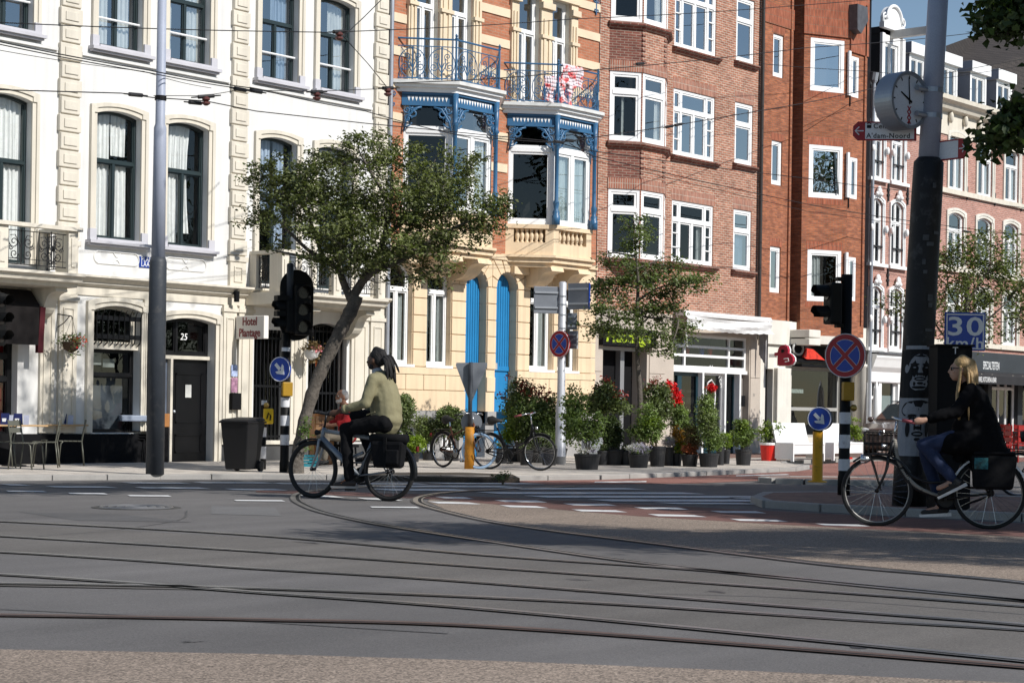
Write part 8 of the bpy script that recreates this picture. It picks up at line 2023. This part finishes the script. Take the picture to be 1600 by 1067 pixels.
blend('body',C,B,SKIN_M,sm,.013,3)
J=[([(-.03,0,.52),(-.03,0,.70),(-.02,0,.86),(.0,0,.98)],[.17,.175,.17,.11]),([(-.02,-.13,.96),(-.02,.13,.96)],[.10,.10])]
for sg in (1,-1):J.append(([(-.01,sg*.19,.97),(.09,sg*.255,.76),(.20,sg*.21,.73)],[.082,.066,.056]))
blend('red_shirt',J,[],mat('red_cloth',(.36,.014,.018),.85,.1,6,bump=.2,bscale=14),sm,.014,5,.03)
blend('gilet',[([(-.08,-.11,.66),(-.07,-.10,.98)],[.10,.08]),([(-.08,.11,.66),(-.07,.10,.98)],[.10,.08])],[],mat('dark_gilet',(.03,.03,.035),.85),sm,.016,4)
Tn=[]
for sg in (1,-1):Tn+=[([(-.02,sg*.10,.50),(.42,sg*.15,.52)],[.105,.078]),([(.42,sg*.15,.52),(.44,sg*.16,.12)],[.074,.058])]
blend('trousers',Tn,[],mat('khaki_trousers',(.20,.17,.13),.85,.1),sm,.015,4)
for sg in (1,-1):blend('shoe',[([(.40,sg*.16,.06),(.60,sg*.185,.045)],[.05,.042])],[],SADDLE,sm,.014,2)
GREYH=mat('grey_hair',(.42,.40,.38),.8,.15,30)
blend('hair',[],[((.06,0,1.25),(.09,.084,.075)),((.03,0,1.20),(.07,.084,.07))],GREYH,sm,.012,2)
blend('beard',[],[((.165,.02,1.115),(.04,.045,.04)),((.13,.06,1.135),(.03,.02,.045)),((.14,-.04,1.135),(.03,.02,.045))],GREYH,sm,.011,2)
eyes(sm,hc,(1,.15,0))
b=MB(); c=Vector(hc)
for sg in (-1,1):b.tube([c+Vector((.088,.014+sg*.034+.022*math.cos(a),.006+.018*math.sin(a))) for a in [2*math.pi*i/12 for i in range(12)]],.003,4,closed=True)
b.build('glasses',BLACKP,sm)
gx,gy=gnd(540,727,PV); h_=_r*-1*.8-_v*.35; sm.location=(gx,gy,PV); sm.scale=(1.12,)*3; sm.rotation_euler.z=math.atan2(h_.y,h_.x)
t=thing('stool','low dark stool under the seated man in red','stool',(0,0,0))
b=MB(); b.box(-.2,.18,-.2,.2,.36,.41); b.build('seat',BLACKM,t)
for sx_ in (-.17,.15):
 for sy in (-.17,.17):b=MB(); b.tube([(sx_,sy,0),(sx_*.85,sy*.85,.36)],.02,6); b.build('leg',BLACKM,t)
t.location=sm.location; t.rotation_euler=sm.rotation_euler

# ---- parked bicycles
ob=make_bike('parked black and orange bicycle with one pale blue tyre',mat('frame_orange_black',(.10,.035,.018),.4,.5,6),'city',.345,1.05,tyre_m=(None,mat('pale_blue_tyre',(.36,.52,.72),.7,.05)),tyre_r=(.022,.026),steer=rad(38))
bike_place(ob,(692,730),rad(-48),1,1.0,PV)
bb_=make_bike('parked black upright bicycle leaning beside the lime bush',mat('frame_black',(.012,.012,.013)),'oma',.345,1.06,tyre_m=(None,None))
bike_place(bb_,(764,733),rad(-24),1,1.0,PV); bb_.rotation_euler.x=rad(4)
rb_=make_bike('dark bicycle cut by the right edge behind the cycling woman',mat('frame_black',(.012,.012,.013)),'oma',.345,1.06,fender_m=BLACKP)
bike_place(rb_,(1592,777),rad(-20),1,1.0,0)

# ================================================================== terrace furniture
OLV=mat('olive_metal',(.13,.13,.105),.45,.08,metal=.3)
def make_chair():
 t=thing('bistro_chair','olive metal bistro chair','chair',(0,0,0),'cafe chairs before the white facade')
 for sy in (-.19,.19):
  for nm,pts in (('leg',[(-.22,sy,0),(-.17,sy,.44)]),('leg',[(.24,sy,0),(.20,sy,.40),(.16,sy,.445)])):b=MB(); b.tube(pts,.012,6); b.build(nm,OLV,t,smooth=True)
  b=MB(); b.tube([(-.17,sy,.44),(-.24,sy,.84)],.012,6); b.build('back_upright',OLV,t)
 for i in range(5):b=MB(); x=-.17+.082*i; b.box(x,x+.07,-.20,.20,.44,.455); b.build('seat_slat',OLV,t)
 for z in (.62,.74):b=MB(); b.add([(-.205-(z-.62)*.17,-.19,z),(-.205-(z-.62)*.17,.19,z),(-.22-(z-.62)*.17,.19,z+.085),(-.22-(z-.62)*.17,-.19,z+.085)],[(0,1,2,3)]); o=b.build('back_slat',OLV,t); s_=o.modifiers.new('solid','SOLIDIFY'); s_.thickness=.01
 return t
ch0=make_chair()
def chair(lab,u,v,rz):
 global ch0
 c=ch0 if not ch0.get('used') else dup(ch0)
 ch0['used']=1
 x,y=gnd(u,v,PV); c.location=(x,y,PV); c.rotation_euler.z=rz; c['label']=lab
base_a=math.atan2(-_r.y,-_r.x)
chair('olive metal bistro chair nearest the shop window, back to the wall panel',112,727,base_a+.25)
chair('olive metal bistro chair second from the shop window, tucked to the wooden table',72,730,base_a+.15)
chair('dark bistro chair at the left table seen from behind',40,733,base_a+math.pi-.3)
chair('bistro chair half cut by the left edge',2,730,base_a+.4)
chair('bistro chair behind the wooden table near the plinth',60,724,base_a+math.pi*.5)
del ch0['used']
for c in bpy.data.objects:
 if 'used' in c:del c['used']
WOODT=mat('pale_wood_top',(.42,.27,.13),.5,.15,6)
def cafe_table(lab,u,v,wd):
 x,y=gnd(u,v,PV); t=thing('cafe_table',lab,'table',(x,y,PV),'cafe tables'); F=Frame(x,y,PV,CAMF+rad(35))
 b=MB(F); b.box(-wd/2,wd/2,-.32,.32,.71,.74); b.build('table_top',WOODT,t,bevel=.006)
 b=MB(); b.lathe([(.22,PV),(.22,PV+.02),(.03,PV+.04),(.03,PV+.71)],(x,y,0),14); b.build('pedestal',BLACKP,t)
 return x,y
NAVY=mat('navy_card',(.012,.018,.09),.5,.05)
for lab,u,v,wd,cards in (('cafe table with pale wooden top at the left edge',22,728,1.0,((8,'left'),(28,'right'))),('cafe table with pale wooden top behind the chairs',96,724,.8,((98,''),))):
 x,y=cafe_table(lab,u,v,wd)
 for cu,wh in cards:
  p=atd(cu,668,depth(x,y)); t=thing('menu_card','navy blue folded menu card with white cup print on %s'%{'left':'the left table, nearer the edge','right':'the left table, nearer the chairs','':'the table behind the chairs'}[wh],'menu card',(p.x,p.y,PV+.74)); F=Frame(p.x,p.y,PV+.74,CAMF)
  b=MB(F); b.prism([(-.06,0),(.06,0),(.0,.0)],0,0,'d') if 0 else b.add([(-.075,.05,0),(.075,.05,0),(.075,0,.2),(-.075,0,.2),(-.075,-.05,0),(.075,-.05,0)],[(0,1,2,3),(3,2,5,4)]); b.build('card',NAVY,t)
  b=MB(F); b.add([(-.04,.045,.05),(.02,.045,.05),(.03,.030,.11),(-.05,.030,.11)],[(0,1,2,3)]); b.build('cup_print',WHITE_S,t)
  for dx_ in (-.16,.15):b=MB(F); b.add([(dx_-.05,.03,0),(dx_+.05,.03,0),(dx_+.05,.0,.17),(dx_-.05,.0,.17)],[(0,1,2,3)]); b.build('paper_sheet',mat('pale_blue_paper',(.45,.48,.60),.7),t)
# stack of dark chairs with a tray, wooden crate behind the pole
x,y=gnd(207,722,PV); t=thing('chair_stack','stack of dark folded chairs with a grey tray on top before the shop window','chair stack',(x,y,PV)); F=Frame(x,y,PV,CAMF+rad(20))
for i in range(4):
 b=MB(F); o_=.05*i
 for sx_ in (-.2,.2):b.tube([(sx_+o_,.2,0),(sx_+o_,.12,.45),(sx_+o_*.5,-.2,.95+.02*i)],.012,5); b.tube([(sx_+o_,-.25,0),(sx_+o_,.1,.5)],.012,5)
 for j in range(4):b.box(-.2+o_,.2+o_,-.2+.1*j,-.13+.1*j,.45+.05*i,.465+.05*i)
 b.build('folded_chair',BLACKM,t)
b=MB(F); b.box(-.26,.26,-.22,.22,.80,.92); b.build('tray',mat('grey_tray',(.30,.34,.42),.6,.08),t,bevel=.02)
x,y=gnd(244,722,PV); t=thing('wooden_locker','orange brown wooden locker half hidden by the grey tram pole','locker',(x,y,PV)); F=Frame(x,y,PV,CAMF+rad(25)); k=1/pxm(x,y)
b=MB(F); b.box(-19*k,19*k,-.3,0,0,.95); b.build('carcass',BLACKM,t)
b=MB(F); b.box(-20*k,20*k,-.32,.02,.70,.96); b.build('wooden_top',mat('orange_wood',(.40,.17,.05),.5,.2,5),t)
x,y=gnd(506,726,PV); t=thing('drawer_chest','orange brown chest of small drawers between trunk and seated man','chest',(x,y,PV)); F=Frame(x,y,PV,CAMF+rad(25)); k=1/pxm(x,y)
b=MB(F); b.box(-16*k,16*k,-.35,0,.28,1.0); b.build('carcass',MATS['orange_wood'],t)
for i in range(4):
 for j in range(3):b=MB(F); b.box(-15*k+10*k*j+.006,-15*k+10*k*(j+1)-.006,0,.012,.31+.165*i,.31+.165*(i+1)-.015); b.build('drawer',mat('pale_drawer_wood',(.42,.24,.12),.55,.2,5),t)
for sx_ in (-15,13):b=MB(F); b.box(sx_*k,(sx_+2)*k,-.33,-.02,0,.28); b.build('leg',MATS['orange_wood'],t)
x,y=gnd(480,729,PV); t=thing('plastic_crate','teal blue plastic crate on the ground by the trunk','crate',(x,y,PV)); F=Frame(x,y,PV,CAMF+rad(15)); TEAL=mat('teal_plastic',(.02,.24,.30),.45,.05)
b=MB(F); b.box(-.2,.2,-.3,0,0,.02); b.build('crate_base',TEAL,t)
for i in range(4):
 z0=.02+.055*i; b=MB(F); b.box(-.2,.2,-.015,0,z0,z0+.035); b.box(-.2,.2,-.3,-.285,z0,z0+.035); b.box(-.2,-.185,-.285,-.015,z0,z0+.035); b.box(.185,.2,-.285,-.015,z0,z0+.035); b.build('crate_slat',TEAL,t)
for sx_ in (-.2,.185):b=MB(F); b.box(sx_,sx_+.015,-.014,.004,0,.24); b.build('corner_post',TEAL,t)
# red terrace tables and chairs on the right
REDL=mat('red_lacquer',(.30,.012,.010),.4,.1)
def red_chair(lab,u,v,rz):
 x,y=gnd(u,v,PV); t=thing('red_chair',lab,'chair',(0,0,0),'red terrace chairs')
 b=MB(); b.box(-.24,.24,-.24,.22,.42,.46); b.build('seat',REDL,t)
 for i in range(3):b=MB(); b.box(-.24,.24,.20,.225,.52+.15*i,.63+.15*i); b.build('back_slat',REDL,t)
 for sx_ in (-.23,.20):
  b=MB(); b.box(sx_,sx_+.03,.19,.22,0,.95); b.build('leg',REDL,t); b=MB(); b.box(sx_,sx_+.03,-.23,-.20,0,.42); b.build('leg',REDL,t)
 t.location=(x,y,PV); t.rotation_euler.z=rz
for i,(u,v,lab) in enumerate(((1556,716,'red terrace chair nearest the cycling woman'),(1574,712,'red terrace chair in the middle before the dark awning'),(1594,716,'red terrace chair at the right edge'),(1585,722,'red terrace chair closest to the street at right'),(1562,722,'red terrace chair just right of the woman\'s coat'))):red_chair(lab,u,v,.4+.9*i)
x,y=gnd(1580,716,PV); t=thing('red_table','red terrace table with dark top before the dark awning','table',(x,y,PV)); b=MB(); b.box(x-1.0,x+1.0,y-.4,y+.4,PV+.71,PV+.75); b.build('table_top',BLACKM,t)
for sx_ in (-.9,.84):
 for sy in (-.36,.3):b=MB(); b.box(x+sx_,x+sx_+.06,y+sy,y+sy+.06,PV,PV+.71); b.build('leg',REDL,t)
# floral blanket on the balcony railing
zr=ROOFTOP-.03+.97; px0=fx(874,120,-DEPB)
t=thing('floral_blanket','white blanket with red and pink flowers hung over the blue balcony railing','blanket',(px0,-.9,zr-.8))
P0_,P1_=Vector((b2-.42,-.52,0)),Vector((b2+.62,-.96,0))
def blanket(name,m,s0,s1,top,bot,off,ph):
 b=MB(); n=20; k=7
 def PT(i,j):
  s=s0+(s1-s0)*i/n; q=Vector((b2+s,-(DEPB+.12+off) if s>0 else-(DEPB+.12+off)-s*math.tan(AL)*-1 if False else-(DEPB+.12+off)+(-s)*math.tan(AL)*.9 if s<0 else-(DEPB+.12+off),0)); z=top+(bot-top)*j/k+.05*math.sin(i*.5+ph)*(j/k); q.y+=.035*math.sin(i*.9+ph)*(.4+j/k)-.03*math.sin(j*.9); return (q.x,q.y,z)
 for i in range(n):
  for j in range(k):b.quad(PT(i,j),PT(i,j+1),PT(i+1,j+1),PT(i+1,j))
 o=b.build(name,m,t,smooth=True); s_=o.modifiers.new('solid','SOLIDIFY'); s_.thickness=.03
def floral():
 m,N,L,P=_nodes('floral_cloth'); tc=N.new('ShaderNodeTexCoord'); v=N.new('ShaderNodeTexVoronoi'); v.inputs['Scale'].default_value=5.5; nz=N.new('ShaderNodeTexNoise'); nz.inputs['Scale'].default_value=9
 L.new(tc.outputs['Object'],nz.inputs['Vector']); mx=N.new('ShaderNodeMix'); mx.data_type='RGBA'; mx.blend_type='LINEAR_LIGHT'; mx.inputs[0].default_value=.12; L.new(tc.outputs['Object'],mx.inputs[6]); L.new(nz.outputs[1],mx.inputs[7]); L.new(mx.outputs[2],v.inputs['Vector'])
 cr=N.new('ShaderNodeValToRGB'); e=cr.color_ramp.elements; e[0].position=.0; e[0].color=(.55,.02,.05,1); e[1].position=.62; e[1].color=(.74,.66,.69,1); q=cr.color_ramp.elements.new(.30); q.color=(.70,.12,.12,1); q=cr.color_ramp.elements.new(.42); q.color=(.72,.40,.38,1); q=cr.color_ramp.elements.new(.5); q.color=(.75,.58,.62,1)
 L.new(v.outputs['Distance'],cr.inputs[0]); L.new(cr.outputs[0],P.inputs['Base Color']); P.inputs['Roughness'].default_value=.9; MATS['floral_cloth']=m; return m
FLO=floral()
blanket('upper_fold',FLO,.04,.80,zr+.02,zr-.50,.06,0); blanket('lower_fold',FLO,-.30,.55,zr-.30,zr-.92,.0,2)

# ================================================================== car
def car():
 t=thing('parked_car','dark brown grey family car parked facing left before the white shop front','car',(0,0,0)); PAINT=mat('car_paint',(.095,.072,.066),.28,.04,metal=.35,coat=.8); W2=.86
 prof=[(-.02,.28),(-.06,.50),(.0,.72),(.10,.84),(.55,.98),(1.05,1.06),(1.95,1.56),(2.6,1.66),(3.6,1.64),(4.25,1.50),(4.42,1.0),(4.40,.35),(4.2,.24),(.2,.20)]
 b=MB(); n=len(prof); ys=[(-1,.80),(-.92,.93),(-.6,1.0),(0,1.02),(.6,1.0),(.92,.93),(1,.80)]; vs=[]
 for yy,k in ys:
  for x,z in prof:
   hi=max(0,(z-.95)/.7); inset=1-.20*hi
   nose=.10*(1-k)/.2 if x<.6 else 0
   vs.append((x+nose*(1 if x<.6 else 0)+.10*abs(yy)**3*(x<.4),yy*W2*inset,z if abs(yy)<.95 else .28+(z-.28)*.985))
 fs=[]
 for i in range(len(ys)-1):
  for j in range(n):fs.append((i*n+j,i*n+(j+1)%n,(i+1)*n+(j+1)%n,(i+1)*n+j))
 fs.append(tuple(range(n-1,-1,-1))); fs.append(tuple((len(ys)-1)*n+j for j in range(n))); b.add(vs,fs); o=b.build('body',PAINT,t,smooth=False,bevel=.03)
 GL=mat('car_glass',(.03,.04,.045),.05,.05,spec=.8,coat=1.0)
 b=MB(); b.add([(1.10,-.74,1.10),(1.10,.74,1.10),(1.90,.64,1.545),(1.90,-.64,1.545)],[(0,1,2,3)]); o=b.build('windscreen',GL,t); s_=o.modifiers.new('solid','SOLIDIFY'); s_.thickness=.03; s_.offset=0
 for sg in (-1,1):
  b=MB(); b.add([(1.35,sg*.862,1.08),(2.45,sg*.862,1.08),(2.5,sg*.745,1.54),(2.0,sg*.745,1.54)],[(0,1,2,3)]); b.add([(2.55,sg*.862,1.08),(4.1,sg*.862,1.1),(3.95,sg*.745,1.50),(2.6,sg*.745,1.54)],[(0,1,2,3)]); o=b.build('side_window',GL,t); s_=o.modifiers.new('solid','SOLIDIFY'); s_.thickness=.02; s_.offset=0
  b=MB(); b.ball((.10,sg*.64,.77),(.10,.19,.10),14,8); b.build('headlight',mat('headlight_glass',(.42,.43,.43),.12,.1,spec=.8,coat=1),t,smooth=True)
  b=MB(); b.ball((1.28,sg*.98,1.10),(.08,.10,.08),10,6); b.build('mirror',PAINT,t,smooth=True)
  for x in (.85,3.55):
   w_=MB(); w_.lathe([(.20,sg*.88-.02),(.31,sg*.88-.0),(.315,sg*.88-sg*.18)],(x,0,.31),22,'y'); w_=w_.build('wheel',TYRE,t,smooth=False); q=MB(); q.lathe([(.19,sg*.885),(.17,sg*.87),(.03,sg*.875)],(x,0,.31),16,'y'); q.build('rim',STEELG,w_)
 b=MB(); b.box(-.075,.02,-.50,.50,.66,.80); gr=b.build('grille',BLACKP,t,bevel=.02)
 for z in (.70,.76):q=MB(); q.box(-.085,-.072,-.48,.48,z-.006,z+.006); q.build('grille_bar',CHROME,gr)
 q=MB(); q.tube([(-.095,.085*math.cos(a),.735+.085*math.sin(a)) for a in [2*math.pi*i/20 for i in range(20)]],.010,5,closed=True)
 for p in ([(-.05,.075),(-.018,-.0),(.0,.04),(.018,.0),(.05,.075)],[(-.07,.035),(-.035,-.065),(.0,.01),(.035,-.065),(.07,.035)]):q.tube([(-.095,y,.735+z) for y,z in p],.008,4)
 q.build('round_emblem',CHROME,gr)
 b=MB(); b.box(-.10,.05,-.80,.80,.30,.52); bp=b.build('bumper',PAINT,t,bevel=.04); q=MB(); q.box(-.112,-.09,-.55,.55,.36,.44); q.build('air_intake',BLACKP,bp)
 b=MB(); b.tube([(2.0,-.62,1.63),(4.0,-.60,1.68)],.02,6); b.tube([(2.0,.62,1.63),(4.0,.60,1.68)],.02,6); b.build('roof_rail',BLACKP,t)
 return t
c=car(); x,y=gnd(1379,716); place(c,(x,y,0),rad(4))
# folded white parasol by the white shop front
x,y=fx(1369,650,-.8),-.8; t=thing('parasol','folded white parasol standing before the white shop front','parasol',(x,y,PV)); b=MB(); b.lathe([(.03,PV),(.03,PV+.9)],(x,y,0),8); b.build('pole',STEELG,t); b=MB(); b.lathe([(.12,PV+.75),(.15,PV+1.0),(.09,PV+1.9),(.01,PV+2.2)],(x,y,0),10); b.build('folded_canopy',WPAINT,t,smooth=True)

# ================================================================== overhead tram wires
WIRE=mat('wire_black',(.012,.012,.013),.6)
def wire(lab,pts,r=.011,sag=0.0,hw=()):
 P=[atd(*p) for p in pts]; b=MB(); Q=[]
 for a,c in zip(P,P[1:]):
  for i in range(6):t_=i/6; q=a.lerp(c,t_); q.z-=sag*math.sin(math.pi*t_); Q.append(q)
 Q.append(P[-1]); b.tube(Q,r*.85,4); t=b.build('tram_wire',WIRE); tag(t,lab,'overhead wire','overhead tram wires')
 for p in hw:
  c=atd(*p[:3]); q=MB(); d=(P[-1]-P[0]).normalized(); q.tube([c-d*.28,c-d*.16,c-d*.15,c+d*.15,c+d*.16,c+d*.28],[.012,.014,.035,.035,.014,.012],8); q.build('turnbuckle',WIRE,t)
  if len(p)>3:
   q=MB(); q.lathe([(.03,-.16),(.075,-.13),(.075,-.10),(.03,-.09),(.07,-.06),(.07,-.03),(.03,0)],tuple(c),10); q.build('insulator',mat('insulator_red',(.12,.04,.034),.4),t)
 return t
wire('highest thin wire crossing the upper left windows to the hanger by the orange brick',[(-60,33,29),(511,51,34),(900,30,42),(1237,10,50),(1560,-20,58)],.010,.03,[(530,50,34.2,1)])
wire('double span wire from the left edge rising past the leaning tree, upper strand',[(-60,53,27),(232,110,30),(400,139,33),(571,174,36),(710,210,39),(880,224,42)],.011,.02,[(375,140,32.6),(400,143,33)])
wire('double span wire from the left edge rising past the leaning tree, lower strand',[(-60,57,27.2),(232,114,30.2),(400,142,33.2)],.010,.02)
wire('thin slack wire under the double span wire at upper left',[(-60,68,27.5),(225,112,30.5),(330,138,32.6)],.006,.03)
wire('wire through the pale tram pole at upper left',[(-60,139,28),(190,146,31),(240,153,32.6),(320,158,33),(400,174,34),(571,193,36.5),(870,222,42)],.011,.0,[(212,148.5,31.8),(305,161,33),(872,222,42),(890,220,42.2)])
wire('span wire with red insulators between the left pole and the hotel corner',[(240,150,32.6),(320,150,33),(380,140,33.5)],.007,.0,[(322,151,33,1)])
wire('short wire with red insulator below the upper right hotel window',[(380,141,33.5),(495,143,34.6),(625,138,37)],.008,.0,[(495,144,34.6,1),(606,138,36.5,1)])
wire('steep stay wire from the hanger to the top of the hotel corner',[(537,57,34.2),(570,26,35),(606,-10,36)],.012)
wire('steep stay wire from the hanger down to the blue wall anchor',[(537,58,34.2),(575,100,35.2),(604,136,36.4)],.012)
wire('long wire before the rose brick windows rising to the right',[(620,130,38),(900,112,42),(1260,75,52),(1522,52,60),(1640,40,64)],.012,.04,[(1000,100,45)])
wire('wire with a long dark insulator before the rose brick bay',[(880,222,42),(1050,197,46),(1260,161,53),(1450,120,60),(1640,85,64)],.012,.0,[(1046,198,46),(1060,195,46.3)])
wire('falling wire across the lower rose brick windows, upper one',[(870,222,42),(925,236,43),(1260,279,52),(1430,300,56),(1640,330,62)],.012,.02)
wire('falling wire across the lower rose brick windows, lower one',[(890,224,42),(925,244,43),(1260,319,52),(1420,345,56),(1640,372,62)],.012,.02)
wire('faint wire over the arched windows at right',[(925,250,43),(1260,330,52.5),(1500,362,58),(1640,368,62)],.008,.0,[(1510,362,58)])
wire('wire passing behind the big pole at upper right',[(1190,100,50),(1360,112,55),(1480,122,58),(1640,95,62)],.009,.02)
